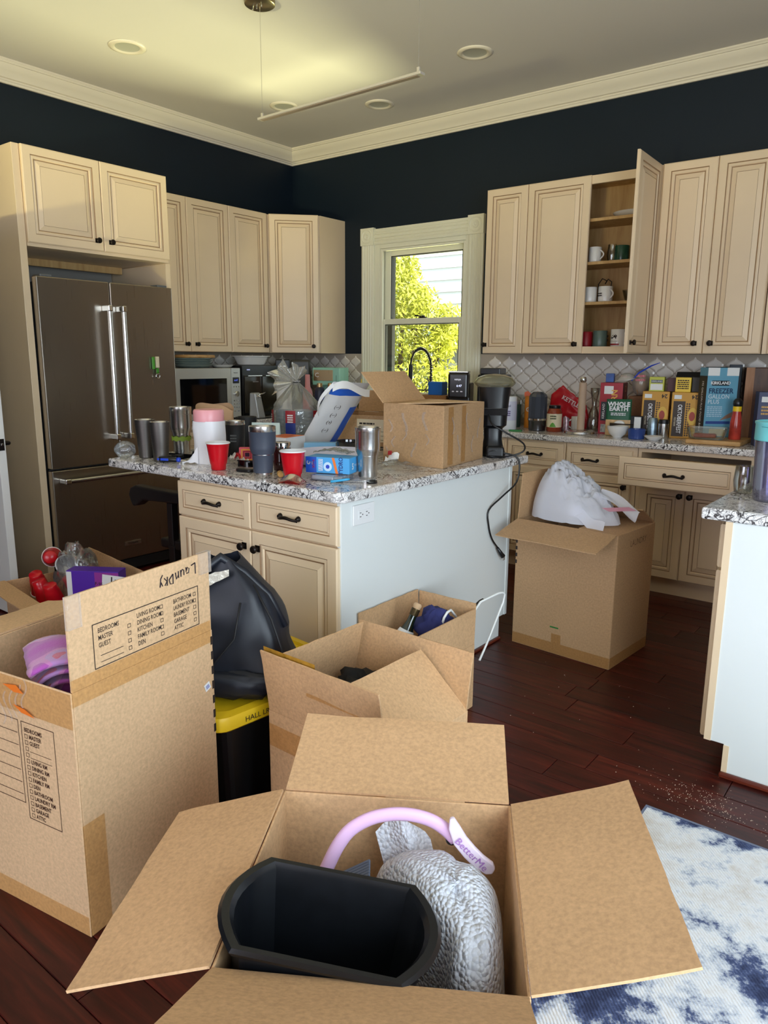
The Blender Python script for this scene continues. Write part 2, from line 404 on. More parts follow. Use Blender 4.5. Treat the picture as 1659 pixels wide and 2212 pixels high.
def rrect(w, h, r, n=4, cx=0, cy=0):
    p = []
    for (sx, sy, a0) in ((1, 1, 0), (-1, 1, 90), (-1, -1, 180), (1, -1, 270)):
        for i in range(n+1):
            a = math.radians(a0+90*i/n); p.append((cx+sx*(w/2-r)+r*math.cos(a), cy+sy*(h/2-r)+r*math.sin(a)))
    return p

def small_print(parent, org, xd, yd, w, h, n, m, lift=.001, seed=0):
    """rows of print too small to read: short dark dashes"""
    r = random.Random(seed*7+n); mb = MB(); p = h/n
    for k in range(n):
        x = -w/2; y = h/2-p*(k+.5)
        while x < w/2-.001:
            L = min(w/2-x, w*r.uniform(.10, .24)); decal(mb, org, xd, yd, x, x+L*.82, y-p*.28, y+p*.28, lift); x += L
    return mb.build('small_print', m, parent)
def smoothpts(p, k=4):
    o = []; p = [Vector(q) for q in p]
    for i in range(len(p)-1):
        a, b, c, d = p[max(i-1, 0)], p[i], p[i+1], p[min(i+2, len(p)-1)]
        for j in range(k):
            t = j/k; o.append(.5*((2*b)+(c-a)*t+(2*a-5*b+4*c-d)*t*t+(3*b-a-3*c+d)*t**3))
    return o+[p[-1]]
# ------------------------------------------------------------------ the room
CEIL = 3.133
RX, FY = 6.4, -7.6          # right wall, wall behind the camera
def wall_with_hole(name, axis, pos, t, a0, a1, h0, h1, b0, b1, m):
    """wall slab in the plane axis=pos (thickness t), spanning a0..a1, with a hole h0..h1 x b0..b1"""
    mb = MB()
    def bx(u0, u1, z0, z1):
        if u1-u0 < 1e-4 or z1-z0 < 1e-4: return
        if axis == 'y': mb.box(u0, u1, min(pos, pos+t), max(pos, pos+t), z0, z1)
        else: mb.box(min(pos, pos+t), max(pos, pos+t), u0, u1, z0, z1)
    bx(a0, h0, 0, CEIL); bx(h1, a1, 0, CEIL); bx(h0, h1, 0, b0); bx(h0, h1, b1, CEIL)
    return structure(mb.build(name, m))
WX0, WX1, WZ0, WZ1 = 0.936, 1.84, 1.02, 2.29
wall_left = structure(MB().box(-0.15, 0, FY, 0.15, 0, CEIL).build('wall_left', WALLPAINT))
wall_back = wall_with_hole('wall_back', 'y', 0, 0.15, 0, RX, WX0, WX1, WZ0, WZ1, WALLPAINT)
wall_right = wall_with_hole('wall_right', 'x', RX, 0.15, FY, 0.15, -6.2, -3.6, 0.02, 2.30, PLAINWALL)
wall_front = wall_with_hole('wall_front', 'y', FY, -0.15, -0.15, RX+0.15, 2.6, 5.1, 0.58, 2.35, PLAINWALL)
ceiling = structure(MB().box(-0.15, RX+0.15, FY-0.15, 0.15, CEIL, CEIL+0.12).build('ceiling', CEILPAINT))
floor = structure(MB().box(-0.15, RX+0.15, FY-0.15, 0.15, -0.12, -0.012).build('floor', FLOORDARK))
# planks run along x; those in view are single pieces, the others one joined part
PW = 0.122
plank_meshes = {}
def plank(x0, x1, y0):
    L = round(x1-x0, 2)
    if L not in plank_meshes:
        mb = MB(); g = 0.0011; w = PW
        mb.add([(g, g, -0.012), (L-g, g, -0.012), (L-g, w-g, -0.012), (g, w-g, -0.012), (g, g, -0.0012), (L-g, g, -0.0012), (L-g, w-g, -0.0012), (g, w-g, -0.0012),
                (g+.002, g+.002, 0), (L-g-.002, g+.002, 0), (L-g-.002, w-g-.002, 0), (g+.002, w-g-.002, 0)],
               [(0, 1, 5, 4), (1, 2, 6, 5), (2, 3, 7, 6), (3, 0, 4, 7), (4, 5, 9, 8), (5, 6, 10, 9), (6, 7, 11, 10), (7, 4, 8, 11), (8, 9, 10, 11)])
        o = mb.build('plank', FLOORWOOD, floor); plank_meshes[L] = o.data
    else:
        o = bpy.data.objects.new('plank', plank_meshes[L]); COL.objects.link(o); o.parent = floor
    o.location = (x0, y0, 0)
rest = MB()
rp = random.Random(3)
row = 0; y = FY
while y < 0.0:
    vis = -4.75 < y < -0.45
    x = -0.1-rp.random()*1.0
    while x < RX:
        L = rp.choice((0.61, 0.76, 0.91, 1.07, 1.22))
        x1 = x+L
        if vis and x1 > (3.2 if y > -3.3 else 2.2) and x < 5.1: plank(x, x1, y)
        else:
            g = .0011; a, b = max(x, -0.1), min(x1, RX)
            if b-a > .05: rest.box(a+g, b-g, y+g, min(y+PW-g, 0), -0.012, 0)
        x = x1
    y += PW; row += 1
rest.build('planks_out_of_view', FLOORWOOD, floor, kind='stuff')
# crown molding (mitred in the corner) : profile of (distance from wall, height)
crown = [(0.0, 3.018), (0.014, 3.018), (0.016, 3.030), (0.022, 3.034), (0.022, 3.042), (0.034, 3.046), (0.040, 3.058), (0.062, 3.078), (0.080, 3.104), (0.083, 3.112), (0.092, 3.112), (0.096, 3.120), (0.102, 3.124), (0.102, CEIL)]
def crown_run(name, fn0, fn1):
    mb = MB(); n = len(crown)
    mb.add([fn0(d, z) for d, z in crown]+[fn1(d, z) for d, z in crown], [(i, i+1, n+i+1, n+i) for i in range(n-1)])
    return structure(mb.build(name, TRIMPAINT, smooth=True, angle=35))
crown_run('trim_1', lambda d, z: (d, -d, z), lambda d, z: (d, FY, z))
crown_run('trim_2', lambda d, z: (RX, -d, z), lambda d, z: (d, -d, z))

# ------------------------------------------------------------------ arabesque backsplash tiles
TW, TH = 0.120, 0.108
def tile_mesh():
    mb = MB(); N = 8
    def outline(s, y):
        pts = []
        for k in range(N):
            a = 2*PI*k/N*1.0
        zs = [-1, -.72, -.42, -.15, .15, .42, .72, 1]
        hw = lambda q: TW/2*0.5*(1+math.cos(PI*q))
        for q in zs: pts.append((max(hw(q), .003), y, q*TH/2))
        for q in reversed(zs): pts.append((-max(hw(q), .003), y, q*TH/2))
        return [(x*s, yy, z*s) for x, yy, z in pts]
    a = outline(0.91, -0.0045); b = outline(0.72, -0.009)
    n = len(a)
    mb.add(a+b, [(i, (i+1) % n, n+(i+1) % n, n+i) for i in range(n)]+[tuple(range(n, 2*n))])
    return mb
tile0 = None
def tiles(parent, u0, u1, z0, z1, place, rz):
    global tile0
    r = 0; z = z0+TH/2+0.001
    while z < z1:
        u = u0+TW/2+(TW/2 if r % 2 else 0)
        while u < u1-TW/2+0.002:
            if tile0 is None:
                o = tile_mesh().build('tile', TILE, parent); tile0 = o.data
            else:
                o = bpy.data.objects.new('tile', tile0); COL.objects.link(o); o.parent = parent
            o.location = place(u, z); o.rotation_euler = (0, 0, rz)
            u += TW
        z += TH/2; r += 1
MB().box(1.97, 4.62, -0.005, 0, 0.9135, 1.4185).build('grout', GROUT, wall_back)
MB().box(0.005, 0.800, -0.005, 0, 0.9135, 1.4185).build('grout', GROUT, wall_back)
MB().box(0, 0.005, -1.85, -0.006, 0.9135, 1.4185).build('grout', GROUT, wall_left)
tiles(wall_back, 1.972, 4.62, 0.92, 1.372, lambda u, z: (u, -0.0005, z), 0)
tiles(wall_back, 0.01, 0.805, 0.92, 1.372, lambda u, z: (u, -0.0005, z), 0)
tiles(wall_left, -1.85, -0.005, 1.03, 1.372, lambda u, z: (0.0005, u, z), PI/2)

# ------------------------------------------------------------------ window over the sink
win = thing('window_1', '', '', (0, 0, 0)); del win['label']; del win['category']; win['kind'] = 'structure'
def fluted(mb, L, w, axis):
    """casing board of length L, width w, fluted profile, facing -y"""
    pf = [(0, 0), (0, .018), (.012, .022), (.020, .022), (.026, .016), (.034, .022), (.044, .022), (.050, .015), (.056, .022), (.074, .022), (.080, .015), (.086, .022), (.096, .022), (.104, .016), (.110, .022), (.118, .022), (.130, .018), (.130, 0)]
    k = w/.130; n = len(pf)
    if axis == 'z': a = [(x*k, -d, 0) for x, d in pf]; b = [(x*k, -d, L) for x, d in pf]; fs = [(i+1, i, n+i, n+i+1) for i in range(n-1)]
    else: a = [(0, -d, x*k) for x, d in pf]; b = [(L, -d, x*k) for x, d in pf]; fs = [(i, i+1, n+i+1, n+i) for i in range(n-1)]
    return mb.add(a+b, fs+[tuple(range(n)), tuple(range(2*n-1, n-1, -1))])
for x in (0.806, 1.839):
    fluted(MB(), WZ1-0.93, .130, 'z').build('side_casing', WINPAINT, win, loc=(x, -0.001, 0.93))
fluted(MB(), 0.903, .120, 'x').build('head_casing', WINPAINT, win, loc=(0.936, -0.001, 2.289))
for x in (0.803, 1.836):
    mb = MB().box(0, .136, -.032, 0, 0, .134)
    mb.xf = Matrix.Translation((.068, -.032, .067)) @ Matrix.Rotation(PI/2, 4, 'X')
    mb.lathe([(.056, -.001), (.056, .004), (.050, .006), (.044, .001), (.028, .001), (.026, .006), (.018, .008), (.010, .003), (.002, .006)], 24, cap0=False)
    mb.build('rosette_block', WINPAINT, win, loc=(x, 0, 2.287))
mb = MB()                                                             # jamb lining and stops
for x0, x1 in ((WX0-.001, WX0+.05), (WX1-.035, WX1+.001)): mb.box(x0, x1, -0.004, .15, WZ0, WZ1)
mb.box(WX0+.0505, WX1-.0355, -0.0035, .149, WZ1-.035, WZ1+.001); mb.box(WX0+.0505, WX1-.0355, -.02, .149, WZ0-.001, WZ0+.03)
mb.box(WX0+.0505, WX0+.075, .0, .02, WZ0+.031, WZ1-.036); mb.box(WX1-.055, WX1-.0355, 0, .02, WZ0+.031, WZ1-.036); mb.box(WX0+.0755, WX1-.0555, 0.0005, .0195, WZ1-.055, WZ1-.036)
mb.build('jamb', WINPAINT, win, bevel=.003)
MB().box(WX0+.051, WX0+.10, .105, .148, WZ0+.03, WZ1-.036).build('screen_frame', BLACKMATTE, win); MB().box(WX1-.06, WX1-.036, .105, .148, WZ0+.03, WZ1-.036).build('screen_frame', BLACKMATTE, win)
def sash(name, x0, x1, z0, z1, y0, y1, st, rl0, rl1):
    mb = MB()
    mb.box(x0, x0+st, y0, y1, z0, z1); mb.box(x1-st, x1, y0, y1, z0, z1)
    mb.box(x0+st, x1-st, y0, y1, z0, z0+rl0); mb.box(x0+st, x1-st, y0, y1, z1-rl1, z1)
    o = mb.build(name, WINPAINT, win, bevel=.004)
    g = MB(); t = .006
    for a in ((x0+st, x0+st+t, z0+rl0, z1-rl1), (x1-st-t, x1-st, z0+rl0, z1-rl1), (x0+st+t, x1-st-t, z1-rl1-t, z1-rl1)): g.box(a[0], a[1], y0+.004, y1-.004, a[2], a[3])
    g.build('glazing_gasket', BLACKMATTE, o)
    MB().box(x0+st, x1-st, (y0+y1)/2-.002, (y0+y1)/2+.002, z0+rl0, z1-rl1).build('pane', PANE, o)
    return o
sash('upper_sash', 0.99, 1.805, 1.66, 2.255, .06, .10, .062, .04, .055)
low = sash('lower_sash', 0.965, 1.805, 1.05, 1.70, .022, .058, .058, .06, .044)
mb = MB().box(1.36, 1.43, .026, .052, 1.70, 1.708); mb.tube([(1.385, .03, 1.712), (1.375, .0, 1.716), (1.352, -.012, 1.718)], .006, 6); mb.lathe([(.014, 0), (.014, .014), (.004, .016)], 12, (1.40, .038, 1.706))
mb.build('sash_lock', BRONZE, win)

# ------------------------------------------------------------------ outside the window
YARD = mat('yard_soil', (150, 136, 110), 0.9)
structure(MB().box(-9, 12, 0.15, 9, -0.3, -0.2).build('ground_outside', YARD))
structure(MB().box(RX+.15, 8.6, -8, -1, 2.42, 2.50).build('sun_blocker', PLAINWALL))  # unseen slab added to keep direct sun from the door off the rug
structure(MB().box(-2, 12, -16, FY-.15, -0.3, -0.2).build('terrace_outside', mat('terrace', (206, 190, 150), 0.8)))
SIDING = mat('white_siding', (236, 238, 240), 0.6)
house = thing('neighbor_house', 'white clapboard house wall seen through the sink window', 'house', (-5.5, 5.6, -0.2))
for k in range(26):
    z = k*0.19
    MB().add([(0, 0, z), (7.5, 0, z), (7.5, -.012, z+.186), (0, -.012, z+.186), (0, .05, z), (7.5, .05, z), (7.5, .03, z+.186), (0, .03, z+.186)][0:0] or
             [(0, -.03, z), (7.5, -.03, z), (7.5, 0, z+.19), (0, 0, z+.19), (0, .02, z), (7.5, .02, z)], [(0, 1, 2, 3), (4, 5, 1, 0)]).build('siding_board', SIDING, house)
MB().box(0, 7.5, .02, .2, 0, 5.0).build('wall', SIDING, house)
shed = thing('garden_shed', 'low shed with pale teal roof edge and white gutter behind the bush', 'shed', (0.15, 3.35, -0.2), 0)
MB().box(-.9, .9, 0, .9, 0, 1.72).build('wall', mat('shed_grey', (150, 152, 146), .7), shed)
MB().box(-.95, .95, -.06, .9, 1.80, 1.93).build('roof_edge', mat('shed_teal', (150, 196, 196), .5), shed)
MB().box(-.98, .98, -.10, .0, 1.72, 1.80).build('gutter', WHITE, shed, bevel=.02)
LEAF = mat('leaf_yellow_green', (196, 198, 74), 0.5, var=0.5, vscale=5)
LEAFDARK = mat('leaf_green', (128, 142, 78), 0.5, var=0.5, vscale=4)
def leafy(name, label, cx, cy, blobs, n, seed, leaf):
    t = thing(name, label, 'bush', (cx, cy, -0.2))
    rnd = random.Random(seed); mb = MB(); br = MB()
    for k in range(n):
        bx, by, bz, r = rnd.choice(blobs)
        d = Vector((rnd.gauss(0, 1), rnd.gauss(0, 1), rnd.gauss(0, 1))).normalized()*r*(rnd.random()**.45)
        p = Vector((bx, by, bz))+d
        u = Vector((rnd.gauss(0, 1), rnd.gauss(0, 1), rnd.gauss(0, 1))).normalized(); v = u.orthogonal().normalized()
        w = rnd.uniform(.011, .022); l = w*2.1
        mb.add([p-u*l, p+v*w*.6, p+u*l, p-v*w*.6], [(0, 1, 2, 3)])
    mb.build('foliage', leaf, t, kind='stuff')
    for bx, by, bz, r in blobs:
        br.tube([(rnd.uniform(-.15, .15), rnd.uniform(-.1, .1), 0), (bx*.5, by*.5, bz*.55), (bx, by, bz)], [.035, .022, .008], 6)
    br.build('stem', mat('bark', (92, 74, 52), .9), t)
leafy('hedge_bush', 'tall yellow-green leafy bush close outside the sink window', -0.15, 1.75,
      [(-.55, .1, 2.35, .36), (-.25, 0, 2.15, .34), (0, .1, 1.95, .34), (.30, .05, 1.75, .26), (-.1, .1, 1.55, .36), (-.5, 0, 1.8, .36), (.45, .05, 1.45, .3), (.2, 0, 1.2, .4), (-.35, .1, 1.2, .4), (.75, .1, 1.25, .3), (.7, 0, .9, .3), (-.7, 0, 2.6, .26), (.1, .2, 2.2, .2), (-.75, .1, 1.4, .4), (-.9, .1, 2.2, .4), (-.9, .1, 2.75, .3), (.5, .2, 1.8, .2), (.9, .2, .7, .35), (.2, .2, .7, .4), (.1, 0, 2.30, .26), (.0, .1, 2.55, .2), (.30, 0, 2.12, .26), (.58, .1, 1.95, .22)], 14000, 5, LEAF)
leafy('garden_tree', 'darker leafy tree standing farther back in the yard', -1.9, 3.6,
      [(-.6, 0, 2.6, .6), (0, 0, 2.2, .6), (.5, 0, 1.7, .6), (1.0, 0, 1.3, .55), (-.4, 0, 1.6, .7), (.2, .1, 1.2, .6), (-1.0, 0, 2.0, .6), (1.5, 0, .9, .5)], 9000, 9, LEAFDARK)
# ------------------------------------------------------------------ cabinets
DOORPROF = [(0, 0), (0, .014), (.005, .019), (.046, .020), (.050, .015), (.056, .017), (.063, .017), (.067, .011), (.072, .009), (.094, .016), (.098, .0175), (.100, .016)]
DOORMAT = [0, 0, 0, 1, 0, 0, 0, 1, 0, 0, 1]
SLIMPROF = [(0, 0), (0, .014), (.005, .019), (.034, .020), (.037, .015), (.041, .013), (.044, .016), (.046, .0165), (.048, .015)]
SLIMMAT = [0, 0, 0, 1, 0, 0, 0, 1]
def knob(parent, x, y, z, square=True):
    mb = MB()
    if square: mb.box(x-.013, x+.013, y-.003, y, z-.013, z+.013)
    mb.xf = Matrix.Translation((x, y, z)) @ Matrix.Rotation(PI/2, 4, 'X')
    mb.lathe([(.007, 0), (.006, .012), (.009, .016), (.0155, .020), (.0165, .026), (.013, .031), (.004, .033)], 16)
    return mb.build('knob', BRONZE, parent, smooth=True, angle=40)
def pull(parent, x, y, z):
    mb = MB(); pts = []; rs = []
    for i in range(13):
        t = -1+2*i/12; pts.append((x+t*.048, y-.008-.018*(1-t*t)**.6, z+.004*math.cos(PI*t)-.004)); rs.append(.0042+.0028*(1-abs(t))**.5+(.004 if abs(t) > .9 else 0))
    mb.tube(pts, rs, 8)
    for s in (-1, 1):
        mb.xf = Matrix.Translation((x+s*.048, y, z-.002)) @ Matrix.Rotation(PI/2, 4, 'X'); mb.lathe([(.011, 0), (.011, .004), (.007, .012), (.005, .015)], 12)
    return mb.build('handle', BRONZE, parent, smooth=True, angle=50)
def front(parent, x0, x1, z0, z1, kind='door', kn=None, y=0.0, name=None):
    prof, mm = (SLIMPROF, SLIMMAT) if kind == 'drawer' else (DOORPROF, DOORMAT)
    if min(x1-x0, z1-z0) < .235 and kind == 'door':
        k = .82; prof = [(a*k, b) for a, b in prof]
    d = MB().ring_panel(x0, x1, z0, z1, prof, mm, y).build(name or kind, [CABINET, GLAZE], parent)
    if kn:
        if kind == 'drawer': pull(d, kn[0], y-.0165, kn[1])
        else: knob(d, kn[0], y-.0195, kn[1])
    return d
def cabinet(name, label, loc, rz, w, h, d, fronts, z0=0.0, group=None, extra=None, cat='cabinet'):
    """unit with its front face at local y=0, x from 0 to w, body behind (+y)"""
    t = thing(name, label, cat, loc, rz, group)
    MB().box(0.001, w-.001, 0.0, d, z0, h).build('carcass', CABINET, t)
    for f in fronts: front(t, *f)
    return t
g = .002
UB, UT = 1.4205, 2.5037; UH = UT-UB
DOORT = .020
# left wall uppers (front plane x = .3326 incl. door)
XF = .3126
cabinet('wall_cabinet', 'tall cream wall cabinet with a pair of raised-panel doors right beside the fridge housing', (XF, -1.805, UB), PI/2, .776, UH, XF-.002,
        [(g, .388-g, 0, UH, 'door', (.388-.045, .055)), (.388+g, .776-g, 0, UH, 'door', (.388+.045, .055))], group='cream wall cabinets')
cabinet('wall_cabinet', 'narrow cream wall cabinet with one door between the double cabinet and the angled corner cabinet', (XF, -1.027, UB), PI/2, .413, UH, XF-.002,
        [(g, .395-g, 0, UH, 'door', (.395-.045, .055))], group='cream wall cabinets')
cc = thing('corner_cabinet', 'cream corner cabinet with angled single door, left of the sink window', 'cabinet', (0, 0, UB), 0, 'cream wall cabinets')
MB().prism([(.004, -.004), (.004, -.6125), (.3126, -.6125), (.3126, -.605), (.6035, -.3126), (.6116, -.3126), (.6116, -.004)], 0, UH).build('carcass', CABINET, cc)
p0 = Vector((.3226, -.612, 0)); p1 = Vector((.611, -.3226, 0)); dl = (p1-p0).length
hold = thing('door', '', ''); del hold['label']; del hold['category']
bpy.data.objects.remove(hold)
dd = front(cc, .008, dl-.008, 0, UH, 'door', (dl-.055, .055)); dd.location = p0; dd.rotation_euler = (0, 0, math.atan2(p1.y-p0.y, p1.x-p0.x))
# over-fridge cabinet and its side panels
FZB, FZT = 1.9796, 2.5056
oc = cabinet('over_fridge_cabinet', 'deep cream cabinet with two square doors above the fridge', (.6921, -2.790, FZB), PI/2, .935, FZT-FZB, .688,
        [(.001, .4657-g, .018, FZT-FZB, 'door', (.4657-.045, .075)), (.4657+g, .934, .018, FZT-FZB, 'door', (.4657+.045, .075))])
MB().box(.02, .915, .50, .522, -.045, -.001).build('support_cleat', PLYWOOD, oc); MB().box(.005, .93, .655, .66, -.55, -.001).build('alcove_back', PLAINWALL, oc)
for yy, lab, dx in ((-2.833, 'tall cream end panel on the door side of the fridge', 0), (-1.853, 'tall cream end panel between fridge and microwave counter', 0)):
    w = .041 if yy < -2 else .036
    tag(MB().box(0.004, .6915 if yy < -2 else .655, 0, w, 0, FZT if yy < -2 else FZB-.001).build('fridge_side_panel', CABINET, bevel=.002), lab, 'panel', 'fridge end panels', (0, yy, 0))
# right wall uppers (front plane y = -.32)
YF = -.2997
cabinet('wall_cabinet', 'narrowest cream wall cabinet right of the sink window', (2.1625, YF, UB), 0, .310, UH, -YF-.002, [(g, .310-g, 0, UH, 'door', (.022, .06))], group='cream wall cabinets')
oc = thing('wall_cabinet', 'cream wall cabinet with its right door swung open on shelves of mugs', 'cabinet', (2.4735, YF, UB), 0, 'cream wall cabinets')
W = .869; D = -YF-.002
mb = MB().box(0, .018, 0, D, 0, UH).box(W-.018, W, 0, D, 0, UH).box(.018, W-.018, .019, D, .020, .0405).box(.018, W-.018, 0, D, UH-.018, UH).box(.018, W-.018, D-.008, D, .018, UH-.018)
mb.build('carcass', [PLYWOOD], oc)
mb = MB().box(0, W, -.0005, .019, 0, .045).box(0, W, -.0005, .019, UH-.05, UH).box(0, .03, -.0005, .019, .045, UH-.05).box(W-.03, W, -.0005, .019, .045, UH-.05)
mb.build('face_frame', CABINET, oc)
SHELVES = [.325, .572, .833]
for z in SHELVES: MB().box(.019, W-.019, .022, D-.009, z-.018, z).build('shelf', PLYWOOD, oc)
front(oc, g, .4294, 0, UH, 'door', (.4294-.045, .06), y=-.001)
od = front(oc, -.415, -.002, 0, UH, 'door', (-.415+.045, .06), name='open_door'); od.location = (W-.0255, -.002, 0); od.rotation_euler = (0, 0, math.radians(92))
cabinet('wall_cabinet', 'cream wall cabinet with two closed tall doors right of the open door', (3.3435, YF, UB), 0, .6195, UH, -YF-.002,
        [(g, .3072-g, 0, UH, 'door', (.3072-.045, .06)), (.3072+g, .6195-g, 0, UH, 'door', (.3072+.045, .06))], group='cream wall cabinets')
cabinet('wall_cabinet', 'cream wall cabinet cut off by the right edge of the photo', (3.968, YF+.0, UB), 0, .50, UH, -YF-.002, [(.03, .47, 0, UH, 'door', (.43, .06))], group='cream wall cabinets')
# base cabinets along the back wall
BH = .8738
YB = -.600
def base(label, x0, x1, fronts, open_d=None):
    t = thing('base_cabinet', label, 'cabinet', (x0, YB, 0), 0, 'cream base cabinets on the back wall')
    w = x1-x0
    if open_d is None: MB().box(.001, w-.001, .0, .594, .10, BH).build('carcass', CABINET, t)
    else:
        MB().box(.001, w-.001, .0, .594, .10, .66).box(.001, .02, 0, .594, .66, BH).box(w-.02, w-.001, 0, .594, .66, BH).box(.02, w-.02, .575, .594, .66, BH).box(.02, w-.02, 0, .02, .85, BH).build('carcass', CABINET, t)
    MB().box(0.001, w-.001, .05, .07, 0, .10).build('toe_kick', CABINET, t)
    for f in fronts: front(t, *f)
    return t
base('cream base cabinet under the sink window with two doors', .66, 2.545, [(.02, .94, .12, .70, 'door', (.90, .64)), (.945, 1.87, .12, .70, 'door', (.99, .64)), (.02, 1.87, .715, .86, 'drawer', None)])
base('cream base cabinet with one drawer nearest the island corner', 2.547, 2.965, [(.012, .406, .713, .861, 'drawer', (.209, .787)), (.012, .406, .115, .70, 'door', (.37, .64))])
base('cream base cabinet with closed drawer behind the white trash bag', 2.967, 3.42, [(.008, .425, .705, .850, 'drawer', (.165, .778)), (.008, .425, .115, .692, 'door', (.39, .63))])
ob = base('cream base cabinet with its wide drawer pulled open', 3.422, 4.06, [(.030, .289, .112, .655, 'door', (.265, .615)), (.294, .60, .112, .655, 'door', (.322, .615))], open_d=1)
dr = thing('drawer', '', '', (0, 0, 0)); del dr['label']; del dr['category']; dr.parent = ob; dr.location = (.0, -.33, 0)
front(dr, .012, .632, .700, .858, 'drawer', (.315, .778), name='drawer_front')
MB().box(.04, .052, 0, .5, .71, .80).box(.59, .602, 0, .5, .71, .80).box(.052, .59, .488, .5, .71, .80).box(.052, .59, 0, .488, .705, .715).build('drawer_box', PLYWOOD, dr)
base('cream base cabinet in the corner behind the peninsula', 4.062, 4.60, [(.01, .52, .112, .86, 'door', None)])
# base cabinets along the left wall
t = thing('base_cabinet', 'cream base cabinet run under the microwave counter', 'cabinet', (.60, -1.815, 0), PI/2, 'cream base cabinets on the left wall')
MB().box(0, 1.16, 0, .594, .10, BH).build('carcass', CABINET, t); MB().box(0, 1.16, .05, .07, 0, .1).build('toe_kick', CABINET, t)
front(t, .01, .57, .12, .70, 'door', (.53, .64)); front(t, .59, 1.15, .12, .70, 'door', (.63, .64)); front(t, .01, .57, .715, .86, 'drawer', (.29, .787)); front(t, .59, 1.15, .715, .86, 'drawer', (.87, .787))
# worktops
ZS = .9133
def slab(name, label, poly, cat='countertop', z0=.8742, z1=ZS):
    mb = MB().prism(poly, z0, z1)
    return tag(mb.build(name, GRANITE, bevel=.008, seg=3), label, cat)
slab('back_countertop', 'L-shaped black and white granite worktop along the two walls', [(.003, -.006), (.003, -1.812), (.635, -1.812), (.635, -.638), (4.6, -.638), (4.6, -.006)])
slab('island_countertop', 'granite worktop of the island crowded with tumblers and boxes', [(1.786, -1.643), (1.786, -3.060), (3.199, -3.060), (3.235, -3.03), (3.235, -1.643)])
slab('peninsula_countertop', 'granite worktop corner with the mint-lidded jug on it', [(4.283, -2.478), (5.6, -2.478), (5.6, -.642), (4.283, -.642)])
# island
isl = thing('kitchen_island', 'cream kitchen island with two drawers, two doors and a plain white end panel', 'island', (2.2835, -3.028, 0))
IW = 3.2083-2.2835
MB().box(.0, IW-.02, 0, 1.26, .10, .8738).box(.0, IW-.02, .06, 1.19, 0, .10).build('carcass', CABINET, isl)
mb = MB(); Yn = 1.262
mb.add([(IW-.019, -.002, .012), (IW-.019, Yn-.066, .012), (IW-.019, Yn-.066, .1144), (IW-.019, Yn, .1144), (IW-.019, Yn, .8738), (IW-.019, -.002, .8738),
        (IW, -.002, .012), (IW, Yn-.066, .012), (IW, Yn-.066, .1144), (IW, Yn, .1144), (IW, Yn, .8738), (IW, -.002, .8738)],
       [(6, 7, 8, 9, 10, 11), (5, 4, 3, 2, 1, 0)]+[(i, (i+1) % 6, 6+(i+1) % 6, 6+i) for i in range(6)])
mb.build('end_panel', PANELWHITE, isl, bevel=.0015)
MB().box(IW, IW+.004, Yn-.022, Yn, .1144, .8738).build('scribe_strip', PANELWHITE, isl)
front(isl, .004, .462, .713, .860, 'drawer', (.228, .792)); front(isl, .466, .919, .713, .860, 'drawer', (.680, .792))
front(isl, .004, .462, .112, .706, 'door', (.425, .640)); front(isl, .466, .919, .112, .706, 'door', (.503, .640))
MB().box(IW, IW+.016, -.012, Yn-.066, 0, .014).build('shoe_molding', MOLDWOOD, isl, bevel=.006)
ou = thing('outlet', 'white double power outlet on the white end panel of the island', 'outlet', (3.2088, -2.907, .8155), PI/2)
MB().box(-.062, .062, -.006, 0, -.038, .038).build('cover_plate', WHITE, ou, bevel=.004, seg=3)
MB().box(-.034, .034, -.0075, -.006, -.017, .017).build('receptacle', WHITE, ou, bevel=.001)
mb = MB()
for cx in (-.018, .018): mb.box(cx-.009, cx-.001, -.0082, -.0074, .006, .0085).box(cx-.009, cx-.001, -.0082, -.0074, -.0085, -.006).box(cx+.005, cx+.009, -.0082, -.0074, -.002, .002)
mb.build('slots', BLACK, ou)
# peninsula
pen = thing('peninsula_cabinet', 'white-sided peninsula cabinet at the right edge of the photo', 'cabinet', (4.3593, -2.546+.08, 0))
PDZ = .8738
mb = MB()
mb.add([(0, -.002, .1144), (.064, -.002, .1144), (.064, -.002, .010), (1.24, -.002, .010), (1.24, -.002, PDZ), (0, -.002, PDZ),
        (0, .017, .1144), (.064, .017, .1144), (.064, .017, .010), (1.24, .017, .010), (1.24, .017, PDZ), (0, .017, PDZ)],
       [(0, 1, 2, 3, 4, 5), (11, 10, 9, 8, 7, 6)]+[((i+1) % 6, i, 6+i, 6+(i+1) % 6) for i in range(6)])
mb.build('end_panel', PANELWHITE, pen, bevel=.0015)
MB().box(0, .022, -.0045, -.002, .1144, PDZ).build('edge_strip', CABINET, pen)
MB().box(.064, .082, -.0045, -.002, .010, .112).build('edge_strip', CABINET, pen)
MB().box(.002, 1.24, .018, 1.82, .1144, PDZ).box(.064, 1.2, .018, 1.82, 0, .1144).build('carcass', CABINET, pen)
for i, (a, b) in enumerate(((.02, .90), (.91, 1.80))):
    for z0, z1, k in ((.715, .860, 'drawer'), (.115, .705, 'door')):
        f = front(pen, -b, -a, z0, z1, k, None); f.location = (-.002, 0, 0); f.rotation_euler = (0, 0, -PI/2)
MB().box(.060, 1.24, -.022, -.0025, 0, .018).build('shoe_molding', MOLDWOOD, pen, bevel=.006)
